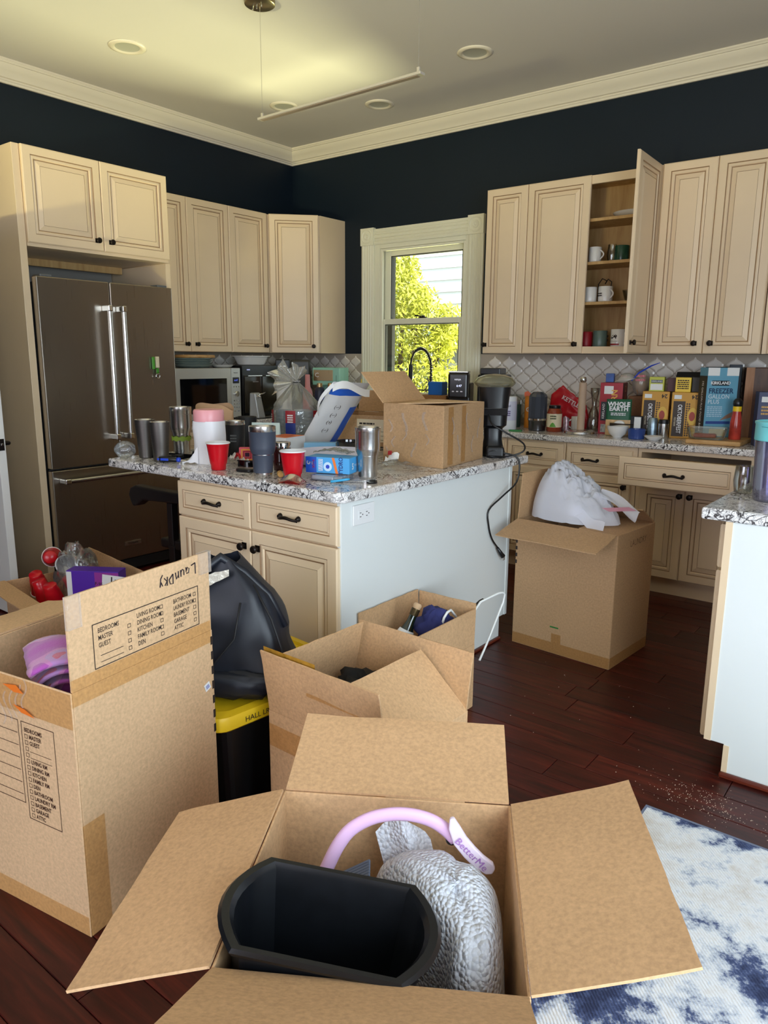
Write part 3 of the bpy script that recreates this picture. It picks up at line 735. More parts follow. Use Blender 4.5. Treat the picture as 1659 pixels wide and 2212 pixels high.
# white door on the left edge
dj = thing('door_1', '', '', (1.03, -3.19, 0)); del dj['label']; del dj['category']; dj['kind'] = 'structure'
DW = mat('door_white_paint', (222, 220, 216), .4)
MB().box(-.80, 0, -.02, .02, .012, 2.03).build('door_leaf', DW, dj, bevel=.002)
for z0, z1 in ((.25, .95), (1.10, 1.90)):
    for x0, x1 in ((-.70, -.43), (-.37, -.10)): MB().ring_panel(x0, x1, z0, z1, [(0, 0), (.0, -.004), (.012, -.012), (.016, -.012), (.05, -.002), (.055, -.003)], [0]*6, -.0205).build('door_panel', DW, dj)
MB().box(-.0005, .002, -.013, .013, .90, .96).build('latch_plate', BRONZE, dj); MB().box(.002, .008, -.006, .006, .925, .938).build('latch_bolt', CHROME, dj, bevel=.002)
mb = MB(); mb.xf = Matrix.Translation((-.055, .02, .93)) @ Matrix.Rotation(-PI/2, 4, 'X'); mb.lathe([(.030, 0), (.030, .006), (.012, .010), (.010, .045)], 16); mb.xf = None
mb.tube([(-.055, .062, .93), (-.10, .066, .93), (-.165, .064, .93)], [.011, .009, .008], 8); mb.build('lever_handle', BRONZE, dj, smooth=True, angle=40)

# ------------------------------------------------------------------ fridge
fr0 = thing('refrigerator', 'dark stainless french-door refrigerator with bottom freezer drawer', 'fridge', (.745, -2.785, 0), PI/2)
FW = .905
MB().box(.012, FW-.012, .055, .70, .03, 1.79).build('body', mat('fridge_case', (70, 70, 72), .5, .4), fr0)
ZD = .715
for x0, x1 in ((0, .4515), (.4565, FW)):
    d = MB().box(x0, x1, 0, .05, ZD+.012, 1.818).build('door', FRIDGESTEEL, fr0, bevel=.006, seg=3)
    hx = .4515-.045 if x0 == 0 else .4565+.045
    mb = MB().tube([(hx, -.062, .885), (hx, -.062, 1.672)], .0135, 14); mb.build('handle', STEEL, d, smooth=True, angle=50)
    for z in (.893, 1.663): MB().box(hx-.0145, hx+.0145, -.078, -.0, z-.018, z+.018).build('handle_bracket', CHROME, d, bevel=.006, seg=3)
d = MB().box(0, FW, 0, .05, .09, ZD).build('freezer_drawer', FRIDGESTEEL, fr0, bevel=.006, seg=3)
MB().tube([(.05, -.062, .655), (FW-.05, -.062, .655)], .0135, 14).build('handle', STEEL, d, smooth=True, angle=50)
for x in (.058, FW-.058): MB().box(x-.018, x+.018, -.078, 0, .640, .670).build('handle_bracket', CHROME, d, bevel=.006, seg=3)
MB().box(.445, .565, -.004, 0, .178, .206).build('name_plate', STEEL, d, bevel=.001)
text(d, 'printed_name', 'KitchenAid', .016, (.505, -.0042, .192), (1, 0, 0), (0, 0, 1), INK)
MB().box(.002, FW-.002, .01, .06, .02, .085).build('base_grille', BLACKMATTE, fr0)
for x in (.03, FW-.10): MB().box(x, x+.07, .01, .09, 1.818, 1.832).build('hinge_cover', GREYPLASTIC, fr0, bevel=.004)
mg = thing('bottle_opener_magnet', 'green bottle-shaped opener stuck on the right fridge door', 'opener', (.768, -2.048, 1.32), PI/2)
MB().box(-.019, -.004, 0, .02, -.02, .06).build('bottle_body', mat('bright_green', (70, 150, 30), .25), mg, bevel=.005)
MB().box(.002, .026, -.004, .014, -.01, .062).build('bottle_label', CREAMPRINT, mg, bevel=.004)
MB().box(.006, .022, -.002, .014, -.045, -.01).build('bottle_neck', mat('leaf_green', (60, 130, 24), .25), mg, bevel=.004)
MB().tube(arc((.014, .004, -.062), .014, -60, 300, 14), .0035, 6).build('opener_ring', CHROME, mg)

# ------------------------------------------------------------------ ceiling fixtures
for x, y, r, lab in ((.827, -2.167, .082, 'recessed ceiling light nearest the fridge corner at upper left'), (2.391, -.896, .082, 'recessed ceiling light on the right, before the open cabinet'),
                  (.819, -.898, .080, 'recessed ceiling light above the left end of the hanging bar'), (1.387, -.524, .080, 'recessed ceiling light above the sink window')):
    t = thing('recessed_light', lab, 'ceiling light', (x, y, CEIL), 0, 'recessed ceiling lights')
    MB().lathe([(r+.022, 0), (r+.022, -.004), (r+.004, -.010), (r-.004, -.008), (r-.014, -.002)], 32, cap0=False, cap1=False).build('trim_ring', TRIMPAINT, t, smooth=True)
    MB().lathe([(r-.012, -.003), (r-.02, -.0012), (r*.72, -.0008), (.002, -.0006)], 32, cap0=False).build('lens', mat('light_lens', (186, 184, 170), .35), t, smooth=True)
lb = thing('hanging_bar_light', 'slim linear bar light hung on two thin cables from a round canopy', 'pendant light', (1.866, -2.099, 0), math.atan2(-.02, 1.01))
MB().lathe([(.074, CEIL), (.078, CEIL-.004), (.076, CEIL-.022), (.070, CEIL-.026), (.002, CEIL-.026)], 32, cap0=False).build('canopy', m_steel('canopy_nickel', (150, 138, 110), .3), lb, smooth=True, angle=40)
mb = MB()
for q in (-.03, 0, .035): mb.tube([(q, -.02, CEIL-.024), (q, -.02, CEIL-.046)], .004, 8)
mb.build('cable_gripper', CHROME, lb)
BARM = mat('bar_aluminium', (206, 198, 184), .4, .4)
mb = MB().tube([(0, 0, CEIL-.03), (0, 0, 2.60)], .0011, 6); mb.build('cable', STEEL, lb); MB().tube([(1.0, 0, CEIL-.001), (1.0, 0, 2.60)], .0011, 6).build('cable', STEEL, lb)
MB().box(-.02, 1.022, -.018, .018, 2.578, 2.590).build('bar', BARM, lb, bevel=.002)
MB().box(.0, 1.0, -.012, .012, 2.5755, 2.578).build('diffuser', mat('bar_diffuser', (150, 132, 112), .5), lb)
for q in (0, 1.0): MB().box(q-.007, q+.007, -.006, .006, 2.590, 2.612).build('bracket', BARM, lb, bevel=.002)
# ------------------------------------------------------------------ moving boxes
CT = .005
def carton(name, label, loc, rz, w, d, h, flaps, m=CARD, mi=CARD_IN, cat='box', group=None, open_top=True, seed=1, flat=()):
    """w x d x h corrugated carton centred on loc; flaps = {side: (angle above horizontal, length, bend)}"""
    t = thing(name, label, cat, loc, rz, group)
    X, Y = w/2, d/2
    mb = MB()
    mb.box(-X, X, -Y, -Y+CT, 0, h).box(-X, X, Y-CT, Y, 0, h).box(-X, -X+CT, -Y+CT, Y-CT, 0, h).box(X-CT, X, -Y+CT, Y-CT, 0, h).box(-X+CT, X-CT, -Y+CT, Y-CT, 0, CT)
    body = mb.build('body', m, t, bevel=.002)
    S = {'s': ((-X, -Y), (X, -Y), (0, -1)), 'n': ((X, Y), (-X, Y), (0, 1)), 'e': ((X, -Y), (X, Y), (1, 0)), 'w': ((-X, Y), (-X, -Y), (-1, 0))}
    out = {'body': body}
    for i, (sd, (ang, L, bend)) in enumerate(flaps.items()):
        A, B, nrm = S[sd]; a = math.radians(ang); A = Vector((A[0], A[1], h)); B = Vector((B[0], B[1], h))
        dv = Vector((nrm[0]*math.cos(a), nrm[1]*math.cos(a), math.sin(a))); e = B-A
        nn = e.normalized().cross(dv)
        def fn(u, v, A=A, e=e, dv=dv, nn=nn, L=L, bend=bend, sd=seed+i, am=0 if sd in flat else 1):
            q = am*mnoise.noise(Vector((u*3+sd*5.1, v*3, sd*2.0)))
            return A+e*(.008+u*.984)+dv*(L*v+.001)+nn*(bend*v*v+.004*q*v)+dv*(.002*mnoise.noise(Vector((u*14, sd, 0))) if v > .99 else 0)
        f = MB().grid(12, 8, fn, thick=CT).build('flap', m, t, smooth=True, angle=35)
        out[sd] = (f, A, e, dv, nn)
    return t, out
def tape(parent, org, xd, yd, rects, m=TAPE, lift=.0012, name='tape'):
    for r in rects:
        MB_ = MB(); decal(MB_, org, xd, yd, *r, lift=lift); MB_.build(name, m, parent)
# front open box
FBX, FBY, FBA = 4.228, -4.083, math.atan2(.246, .394)
fb, fo = carton('moving_box', 'wide-open cardboard box in the foreground holding a black bin and bubble wrap', (FBX, FBY, .0098), FBA, .464, .466, .4902,
       {'n': (14, .228, 0), 'e': (16, .236, -.004), 'w': (-16, .236, .004), 's': (28, .232, 0)}, CARD, cat='box', group=None, seed=3)
# left laundry box
la = math.atan2(.986, -.165)-PI/2
LBX = Vector((3.417, -4.190, 0)); ex = Vector((math.cos(la), math.sin(la), 0)); ey = Vector((-math.sin(la), math.cos(la), 0))
lc = LBX-ex*.235+ey*.235
lb_, lo = carton('moving_box', 'tall cardboard box at left with its printed flap standing up and laundry written on it', (lc.x, lc.y, 0), la, .47, .469, .634,
       {'e': (90, .225, 0), 'w': (-6, .215, 0.01)}, CARD_PALE, seed=8, flat=('e',))
f, A, e, dv, nn = lo['e']
X = .235
LF = (1, 0, 0)
# printed room list on the outer face of the raised flap (local +x face) : xd = +y, yd = +z
org = (X+.002, 0, .634)
mb = MB()
decal_frame(mb, org, (0, 1, 0), (0, 0, 1), -.165, .185, .032, .142, .0022, lift=-.001)
def chk(x, z, s=.010): decal_frame(mb, org, (0, 1, 0), (0, 0, 1), x, x+s, z, z+s, .0013, lift=-.001)
for k in range(4): chk(-.062+.0*k, .101-.019*k)
for k in range(5): chk(.045, .117-.018*k)
for k in range(5): chk(.165, .117-.018*k)
for z in (.060, .044): decal(mb, org, (0, 1, 0), (0, 0, 1), -.146, -.078, z, z+.0014, lift=-.001)
mb.build('printed_frame', INK, f)
for x, lines, z0 in ((-.150, ('BEDROOMS', 'MASTER', 'GUEST'), .122), (-.032, ('LIVING ROOM', 'DINING ROOM', 'KITCHEN', 'FAMILY ROOM', 'DEN'), .122), (.092, ('BATHROOM', 'LAUNDRY ROOM', 'BASEMENT', 'GARAGE', 'ATTIC'), .122)):
    for k, s in enumerate(lines):
        text(f, 'printed_text', s, .0165, (X+.002, x, .634+z0-.018*k), (0, 1, 0), (0, 0, 1), INK, 'LEFT', sx=.58 if s == 'LAUNDRY ROOM' else .72, lift=-.001, bold=.0001)
# hand-written Laundry, upside down along the top edge
strokes = [[(0, 0), (0, 1), ], [(0, 0), (.55, .08)],                                               # L
  [(1.25, .55), (.95, .6), (.85, .25), (1.1, .05), (1.3, .4), (1.3, .0)],
  [(1.6, .6), (1.6, .15), (1.8, .02), (2.0, .2), (2.02, .6), (2.05, .0)],
  [(2.35, .0), (2.35, .6), (2.4, .35), (2.65, .6), (2.75, .0)],
  [(3.1, 0), (3.12, .85), (3.5, .75), (3.62, .35), (3.1, 0)],
  [(3.85, 0), (3.9, .75), (4.2, .65), (3.92, .38), (4.25, 0)],
  [(4.5, .6), (4.65, .25), (4.85, .6)], [(4.85, .6), (4.7, -.1), (4.45, -.35)]]
mb = MB(); hs = .030
for st in strokes:
    pts = [(X+.001, .178-x*.0265+.0*y, .634+.207-.016*(x/4.8)-.000-(y*hs-.0)+.0) for x, y in st]
    pts = [(p[0], p[1], p[2]+.0) for p in pts]
    mb.tube(pts, .0016, 5)
mb.build('handwriting', MARKER, f)
tape(f, (X+.002, 0, .634), (0, 1, 0), (0, 0, 1), [(-.234, .228, -.035, .030)], TAPE, -.0013)
tape(lo['body'], (X, 0, 0), (0, 1, 0), (0, 0, 1), [(-.234, -.17, .0, .30)], TAPE, .0016)
mb = MB().box(X-.006, X+.0075, .190, .2335, .634+.170, .634+.2285); mb.build('clear_tape', CLEARTAPE, f)
MB().box(X-.002, X+.0075, -.2335, -.195, .634+.15, .634+.227).build('clear_tape', CLEARTAPE, f)
# dark zig-zag stripe print on the far edge
mb = MB()
for k in range(7): mb.box(X-.0015, X+.0005, .226, .2350, .615-.044*k-.024, .615-.044*k)
mb.build('stripe_print', INK, lo['body'])
mb = MB(); mb.xf = Matrix.Translation((X+.0012, .205, .475)) @ Matrix.Rotation(.35, 4, 'X'); mb.box(0, .001, -.011, .011, -.011, .011); mb.build('sticker', WHITEPAPER, lo['body'])
small_print(lo['body'], (X+.0025, .205, .475), (0, 1, .35), (0, -.35, 1), .014, .012, 3, BLUE, .0003)
# front face print (local -y face) : xd = +x, yd = +z
orgf = (0, -.2345, 0); xd, yd = (1, 0, 0), (0, 0, 1)
mb = MB(); decal_frame(mb, orgf, xd, yd, .046, .164, .262, .523, .0018); decal_frame(mb, orgf, xd, yd, -.16, .036, .300, .523, .0018)
for k in range(6): decal(mb, orgf, xd, yd, -.15, .030, .322+.033*k, .3236+.033*k)
rows = ['', 'MASTER', 'GUEST', '_', '_', 'LIVING RM', 'DINING RM', 'KITCHEN', 'FAMILY RM', 'DEN', 'BATHROOM', 'LAUNDRY RM', 'BASEMENT', 'GARAGE', 'ATTIC']
for k, s in enumerate(rows):
    z = .502-.0163*k
    if k: decal_frame(mb, orgf, xd, yd, .056, .067, z-.0055, z+.0055, .0012)
    if s == '_': decal(mb, orgf, xd, yd, .071, .148, z-.006, z-.0048)
mb.build('printed_frame', BROWN_INK, lo['body'])
for k, s in enumerate(rows):
    s = s or 'BEDROOMS'
    if s != '_': text(lo['body'], 'printed_text', s, .0155, (.056 if not k else .072, -.2345, .502-.0163*k), xd, yd, BROWN_INK, 'LEFT', sx=.78, lift=.0008, bold=.0003)
tape(lo['body'], orgf, xd, yd, [(-.234, .234, .560, .632), (-.234, .234, .002, .055), (-.234, .234, .545, .56)], TAPE, .0014)
for k in range(5): MB().grid(3, 8, lambda u, v, k=k: (-.02+.022*k+.006*u+.012*math.sin(v*5+k), -.2372-.003*abs(mnoise.noise(Vector((u*7, v*9, k)))), .50+.015*k+.075*v)).build('crumpled_tape', CLEARTAPE, lo['body'], smooth=True)
mb = MB().add([(-.0, -.2405, .61), (.05, -.2405, .617), (.075, -.2405, .60), (.04, -.2405, .597)], [(0, 1, 2, 3)]).add([(.03, -.2405, .565), (.075, -.2405, .56), (.11, -.2405, .545), (.06, -.2405, .549)], [(0, 1, 2, 3)])
mb.build('torn_label', ORANGE, lo['body'])
# blankets in the laundry box
t = thing('blanket', 'rolled pink and violet fleece blanket in the tall left box', 'blanket', tuple(lc+ex*.0-ey*.080+Vector((0, 0, .515))), -.40)
FLEECE = NT('pink_fleece'); mp = FLEECE.coord(); nz = FLEECE.n('ShaderNodeTexNoise', i_Scale=9.0, i_Detail=1.0); FLEECE.l(mp, 0, nz, 'Vector')
r_ = FLEECE.ramp(nz, 0, [(0.40, srgb(176, 84, 176)), (0.47, srgb(206, 132, 196)), (0.53, srgb(190, 142, 206)), (0.60, srgb(210, 84, 128))], 'CONSTANT'); FLEECE.l(r_, 0, FLEECE.b, 'Base Color')
FLEECE.b.inputs['Roughness'].default_value = .95; FLEECE.b.inputs['Sheen Weight'].default_value = .5
nb = FLEECE.n('ShaderNodeTexNoise', i_Scale=180.0); FLEECE.l(mp, 0, nb, 'Vector'); FLEECE.bump(nb, 0, .3, .003); FLEECE = FLEECE.m
def roll(u, v):
    a = u*2.4*2*PI; r = .022+.060*u
    w = 1+.14*mnoise.noise(Vector((u*5, v*4, 3)))
    return (-.11+.21*v+.02*math.sin(a), r*math.cos(a)*w*1.2, .06+r*math.sin(a)*w)
MB().grid(72, 12, roll, thick=.008).build('rolled_fleece', FLEECE, t, smooth=True)
MB().blob((-.03, .04, .02), (.09, .085, .07), .3, 2.2, 28, 16, 5).build('folds', FLEECE, t, smooth=True)
t = thing('dark_blanket', 'dark navy fleece lying under the pink blanket in the tall left box', 'blanket', (lc.x, lc.y, .02), la)
MB().blob((.0, 0, .20), (.185, .185, .185), .10, 3, 28, 14, 9, power=.6).build('fleece', mat('navy_fleece', (26, 26, 66), .95, var=.3, vscale=12, sheen=.4), t, smooth=True)
# right laundry box
ra = math.atan2(-.09, .52)
rb, ro = carton('moving_box', 'tall cardboard box topped by a white trash bag, near the open drawer', (3.553, -1.645, 0), math.radians(-4.5), .515, .40, .625,
       {'s': (-13, .195, .004), 'w': (94, .225, 0), 'n': (150, .165, 0), 'e': (178, .19, 0)}, CARD_DARK, seed=21)
body = ro['body']; Xr, Yr = .2575, .20
tape(body, (0, -Yr, 0), (1, 0, 0), (0, 0, 1), [(-Xr, Xr, .003, .055), (-.04, .01, .055, .10)], TAPE)
tape(body, (Xr, 0, 0), (0, 1, 0), (0, 0, 1), [(-Yr, Yr, .003, .055)], TAPE)
mb = MB(); decal(mb, (0, -Yr, 0), (1, 0, 0), (0, 0, 1), -.05, -.005, .128, .135); mb.build('green_mark', mat('green_ink', (40, 120, 50), .6), body)
mb = MB()
for k in range(5): mb.box(-Xr-.0006, -Xr+.009, -Yr-.0008, -Yr+.001, .56-.034*k-.018, .56-.034*k)
mb.build('stripe_print', INK, body)
text(body, 'handwriting', 'LAUNDRY', .042, (Xr, .02, .565), (0, 1, 0), (0, 0, 1), mat('faded_marker', (120, 92, 66), .7), sx=.9)
MB().grid(6, 6, lambda u, v: (-.03+.07*u+.02*v, -Yr-.003-.012*v*(1-v)*4*abs(mnoise.noise(Vector((u*5, v*5, 2)))), .545+.06*v)).build('loose_tape', CLEARTAPE, body, smooth=True)
# middle torn box
ca = math.atan2(-.014, .445)
cb, co = carton('moving_box', 'torn open cardboard box in the middle with upright flaps and gold tape on one corner', (3.654, -3.420, 0), ca, .447, .376, .37,
       {'w': (102, .18, 0), 'n': (82, .17, .004), 's': (83, .195, .006), 'e': (140, .225, 0)}, CARD, seed=31)
f, A, e, dv, nn = co['s']
GOLD = mat('gold_tape', (176, 132, 50), .25, var=.3, vscale=40, bump=.5, bscale=50)
mb = MB().grid(10, 4, lambda u, v: Vector(A)+e*(.004+.46*u)+dv*(.203-.045*v*(1-.25*u))-nn*.0098+Vector((0, -.002*abs(mnoise.noise(Vector((u*9, v*5, 0)))), 0)))
mb.build('gold_tape', GOLD, f, smooth=True)
tape(f, (0, -.188-.010, .37), (1, 0, 0), (0, .12, 1), [(-.05, .21, .10, .165)], TAPE, .018)
tape(co['body'], (0, -.188, 0), (1, 0, 0), (0, 0, 1), [(-.222, .222, .26, .33), (-.222, .222, .003, .05)], TAPE)
mb = MB()
for q in (.30, .40, .55, .74): 
    mb.tube([Vector(co['n'][1])+co['n'][2]*q+co['n'][3]*.004-co['n'][4]*-.002, Vector(co['n'][1])+co['n'][2]*q+co['n'][3]*.165-co['n'][4]*-.002], .0014, 5)
mb.build('creases', CARD_PALE, co['n'][0])
t = thing('black_tote_bag', 'folded black cloth bag lying inside the torn middle box', 'bag', (3.570, -3.350, .298), .2)
MB().blob((0, 0, .065), (.120, .080, .070), .5, 2.6, 28, 14, 12).build('cloth', mat('black_cloth', (18, 18, 20), .8), t, smooth=True)
MB().tube([(-.06, -.05, .12), (0, -.075, .135), (.06, -.04, .13), (.11, .0, .11)], .006, 6).build('strap', BLACKMATTE, t, smooth=True)
tag(MB().blob((0, 0, .05), (.07, .06, .05), .25, 3, 16, 10, 3).build('white_cloth', WHITEPAPER, smooth=True), 'white crumpled cloth beside the black bag in the torn box', 'cloth', None, (3.520, -3.440, .25))
tag(MB().box(-.14, .14, -.12, .12, 0, .19).build('packed_carton', CARD_DARK, bevel=.003), 'lower carton packed under the black bag in the torn box', 'box', None, (3.654, -3.42, .006))
# small box against the island
db, do = carton('moving_box', 'cardboard box against the white island panel with a champagne bottle and hangers', (3.3625, -2.755, 0), 0, .275, .39, .27,
       {'w': (88, .17, 0), 'n': (88, .165, 0), 'e': (90, .145, 0)}, CARD, seed=41)
t = thing('champagne_bottle', 'dark green champagne bottle with cork leaning in the box by the island', 'bottle', (3.300, -2.880, .180), 0, None, rot=(math.radians(-24), math.radians(12), 0))
prof = [(.030, 0), (.042, .004), (.044, .02), (.044, .13), (.040, .16), (.026, .20), (.0165, .235), (.0145, .27), (.0145, .285)]
MB().lathe(prof, 24).build('bottle_body', BOTTLEGREEN, t, smooth=True, angle=40)
MB().lathe([(.0358, .178), (.0308, .196), (.0280, .202)], 24, cap0=False, cap1=False).build('neck_label', WHITEPAPER, t, smooth=True)
MB().lathe([(.0170, .262), (.0175, .285), (.0165, .29)], 16).build('wire_foil', mat('gold_black_foil', (70, 56, 30), .35, .7, var=.5, vscale=120), t)
MB().lathe([(.0135, .285), (.014, .290), (.0165, .300), (.0165, .306), (.012, .312)], 16).build('cork', mat('cork', (200, 166, 128), .8), t, smooth=True, angle=50)
tag(MB().blob((0, 0, .07), (.075, .085, .075), .4, 2.4, 24, 14, 4).build('navy_cloth', mat('navy_cotton', (44, 48, 104), .85), smooth=True), 'navy blue cloth bundled beside the champagne bottle', 'cloth', None, (3.398, -2.690, .275))
tag(MB().box(-.12, .12, -.17, .17, 0, .155).build('packed_carton', CARD_DARK, bevel=.003), 'closed carton filling the bottom of the box by the island', 'box', None, (3.36, -2.75, .006))
HANG = mat('white_hanger_plastic', (238, 240, 238), .35)
tag(MB().tube([(3.445, -2.720, .375), (3.448, -2.708, .408), (3.45, -2.690, .425), (3.45, -2.665, .428), (3.45, -2.63, .395), (3.45, -2.607, .372), (3.45, -2.600, .345)], .0050, 8).build('clothes_hanger', HANG, smooth=True), 'white plastic hanger hook curling inside the box by the island', 'hanger', 'white plastic hangers')
tag(MB().tube([(3.465, -2.615, .320), (3.475, -2.575, .365), (3.485, -2.50, .425), (3.51, -2.40, .442), (3.516, -2.376, .44), (3.518, -2.362, .43), (3.518, -2.37, .40), (3.518, -2.43, .33), (3.518, -2.50, .25), (3.518, -2.55, .20)], .0046, 8).build('clothes_hanger', HANG, smooth=True), 'white plastic hanger sticking out over the right side of the box by the island', 'hanger', 'white plastic hangers')
tag(MB().tube([(3.45, -2.585, .33), (3.455, -2.56, .375), (3.462, -2.52, .40), (3.468, -2.475, .418), (3.470, -2.455, .42)], .0062, 8).build('clothes_hanger', BLACK, smooth=True), 'black hanger hook beside the white hanger in the box by the island', 'hanger')
# crate with the cups, by the fridge
kb, ko = carton('moving_box', 'open cardboard box before the fridge with red cups and a purple box', (1.63, -3.19, 0), math.radians(-8), .66, .42, .285,
       {'s': (2, .10, 0), 'e': (-45, .12, 0), 'n': (85, .10, 0)}, CARD, seed=51)
CUPM = [RED, WHITE]
def party_cup(label, loc, rot=(0, 0, 0), group='red party cups', rt=.049, rb=.0315, h=.117):
    t = thing('party_cup', label, 'cup', loc, 0, group, rot)
    mb = MB(); n = 40; prof = [(rb*.9, 0), (rb, .003), (rb*1.02, .02)]+[(rb+(rt-rb)*q, h*q) for q in (.25, .4, .6, .8, .93)]+[(rt, h*.955)]
    vs = []; 
    for j, (r, z) in enumerate(prof):
        for i in range(n):
            k = 1-(.012 if (i % 2 and 2 <= j <= 7) else 0); a = 2*PI*i/n; vs.append((r*k*math.cos(a), r*k*math.sin(a), z))
    K = len(prof)
    mb.add(vs, [(j*n+i, j*n+(i+1) % n, (j+1)*n+(i+1) % n, (j+1)*n+i) for j in range(K-1) for i in range(n)]+[tuple(range(n-1, -1, -1))])
    mb.build('cup_wall', RED, t, smooth=True, angle=60)
    MB().lathe([(rt-.001, h*.945), (rt+.0022, h*.955), (rt+.0026, h*.985), (rt, h), (rt-.003, h*.985), (rt-.003, h*.95), (rb-.0035, .012), (.001, .010)], n, cap0=False).build('rim_and_inside', WHITE, t, smooth=True, angle=50)
    return t
def loose_cup(p, d, lab):
    q = Vector(d).normalized().to_track_quat('Z', 'Y').to_euler()
    party_cup(lab, p, tuple(q), 'bagged red party cups in the box by the fridge')
for p, d, lab in (((1.392, -3.255, .325), (-.25, .35, -1), 'leftmost bagged red cup, upside down in the box by the fridge'),
                  ((1.425, -3.19, .40), (-.85, .55, -.25), 'topmost bagged red cup lying on its side with its base toward the room'),
                  ((1.46, -3.10, .385), (.72, -.62, -.05), 'bagged red cup lying on its side with its white mouth toward the room'),
                  ((1.485, -3.290, .315), (.15, .3, -1), 'upside-down bagged red cup in the middle of the front row by the box edge'),
                  ((1.612, -3.300, .320), (-.10, .3, -1), 'upside-down bagged red cup at the right end of the front row'),
                  ((1.60, -3.20, .34), (.2, .5, -1), 'upside-down bagged red cup behind the right end of the front row'),
                  ):
    loose_cup(p, d, lab)
THINBAG = clear('thin_bag_film', (250, 251, 251), .20, .14, .09, (250, 250, 246), .9, 30)
tag(MB().blob((0, 0, .17), (.12, .085, .17), .5, 2.5, 36, 22, 8, ridged=True).build('clear_bag', THINBAG, smooth=True), 'loose clear plastic bag over the red cups before the fridge', 'bag', None, (1.575, -3.135, .12))
pb = thing('purple_box', 'purple and magenta printed box with a white shipping label, before the fridge', 'box', (1.832, -3.118, .006), math.radians(33))
MB().box(-.165, .085, -.09, -.01, 0, .405).build('carton', PURPLE, pb, bevel=.002)
mb = MB(); decal(mb, (0, -.09, 0), (1, 0, 0), (0, 0, 1), -.03, .085, .15, .40); mb.build('magenta_print', MAGENTA, pb)
mb = MB(); decal(mb, (0, -.09, 0), (1, 0, 0), (0, 0, 1), -.165, -.14, .12, .40); mb.build('white_edge', WHITE, pb)
mb = MB(); mb.xf = Matrix.Rotation(.10, 4, 'Y'); decal(mb, (0, -.0915, 0), (1, 0, 0), (0, 0, 1), -.03, .080, .26, .392, m=0)
mb.build('shipping_label', WHITEPAPER, pb)
mb = MB(); mb.xf = Matrix.Rotation(.10, 4, 'Y')
for k in range(16): decal(mb, (0, -.092, 0), (1, 0, 0), (0, 0, 1), .03+.0042*k, .0315+.0042*k+.0012*(k % 3 == 0), .335, .375)
decal(mb, (0, -.092, 0), (1, 0, 0), (0, 0, 1), .012, .018, .28, .385)
mb.build('barcode', INK, pb)
text(pb, 'printed_text', 'F-95', .022, (-.010, -.092, .345), (.99, 0, -.1), (.1, 0, .99), INK)
# dark box with pale scrollwork
kd = thing('dark_gift_box', 'dark flat box with a pale scroll emblem at the left edge of the photo', 'box', (2.395, -3.62, 0), math.radians(38), None)
MB().box(-.16, .075, -.03, .03, 0, .425).build('carton', mat('black_green_card', (30, 34, 30), .4), kd, bevel=.003)
mb = MB(); o = (-.02, -.0315, .375)
for s in (((-.02, -.02), (-.01, .01), (.02, .03), (.045, .02), (.05, 0), (.03, -.005)), ((.0, -.03), (.02, -.012), (.05, -.01), (.07, -.03), (.06, -.045)), ((-.01, -.04), (.01, -.03), (.035, -.035), (.05, -.05))):
    mb.tube([(o[0]+a*.9, o[1], o[2]+b) for a, b in s], .0026, 5)
mb.build('scroll_emblem', mat('emblem_pale', (206, 214, 214), .4), kd)
small_print(kd, (-.075, -.03, .352), (1, 0, 0), (0, 0, 1), .035, .036, 2, WHITE)

# ------------------------------------------------------------------ black tote with yellow lid, cooler bag
tt = thing('storage_tote', 'black storage tote with bright yellow lid between the cardboard boxes', 'storage box', (3.155, -3.415, 0), math.radians(-6))
mb = MB(); 
a = rrect(.37, .50, .04, 4); b = rrect(.41, .545, .04, 4); n = len(a)
mb.add([(x, y, 0) for x, y in a]+[(x, y, .325) for x, y in b], [tuple(range(n-1, -1, -1)), tuple(range(n, 2*n))]+[(i, (i+1) % n, n+(i+1) % n, n+i) for i in range(n)])
mb.build('tub', mat('tote_black', (14, 14, 16), .35), tt, bevel=.002)
mb = MB(); prof = [(.43, .575, .305), (.445, .59, .312), (.445, .59, .343), (.437, .582, .352), (.38, .525, .356), (.372, .517, .346), (.20, .34, .346), (.19, .33, .354)]
rings = [rrect(w, h, .05, 5) for w, h, z in prof]; n = len(rings[0])
mb.add([(x, y, prof[j][2]) for j in range(len(prof)) for x, y in rings[j]], [(j*n+i, j*n+(i+1) % n, (j+1)*n+(i+1) % n, (j+1)*n+i) for j in range(len(prof)-1) for i in range(n)]+[tuple((len(prof)-1)*n+i for i in range(n)), tuple(range(n-1, -1, -1))])
mb.build('lid', YELLOW, tt, smooth=True, angle=40)
text(tt, 'handwriting', 'HALL LR', .024, (.2235, -.150, .328), (0, 1, 0), (0, 0, 1), MARKER, lift=.0005)
mb = MB(); decal(mb, (.205, .03, .2), (0, 1, 0), (.06, 0, 1), -.05, .06, -.14, .05, lift=.006); mb.build('tote_label', mat('tote_label_grey', (120, 128, 140), .5), tt)
small_print(tt, (.205, .035, .2), (0, 1, 0), (.06, 0, 1), .09, .12, 9, INK, .0075)
bg_ = thing('insulated_bag', 'black insulated shopping bag with silver lining slumped on the yellow lid', 'bag', (3.185, -3.53, .3585), math.radians(32))
BAGM = mat('black_bag_fabric', (26, 29, 38), .48, var=.15, vscale=14, bump=.3, bscale=16)
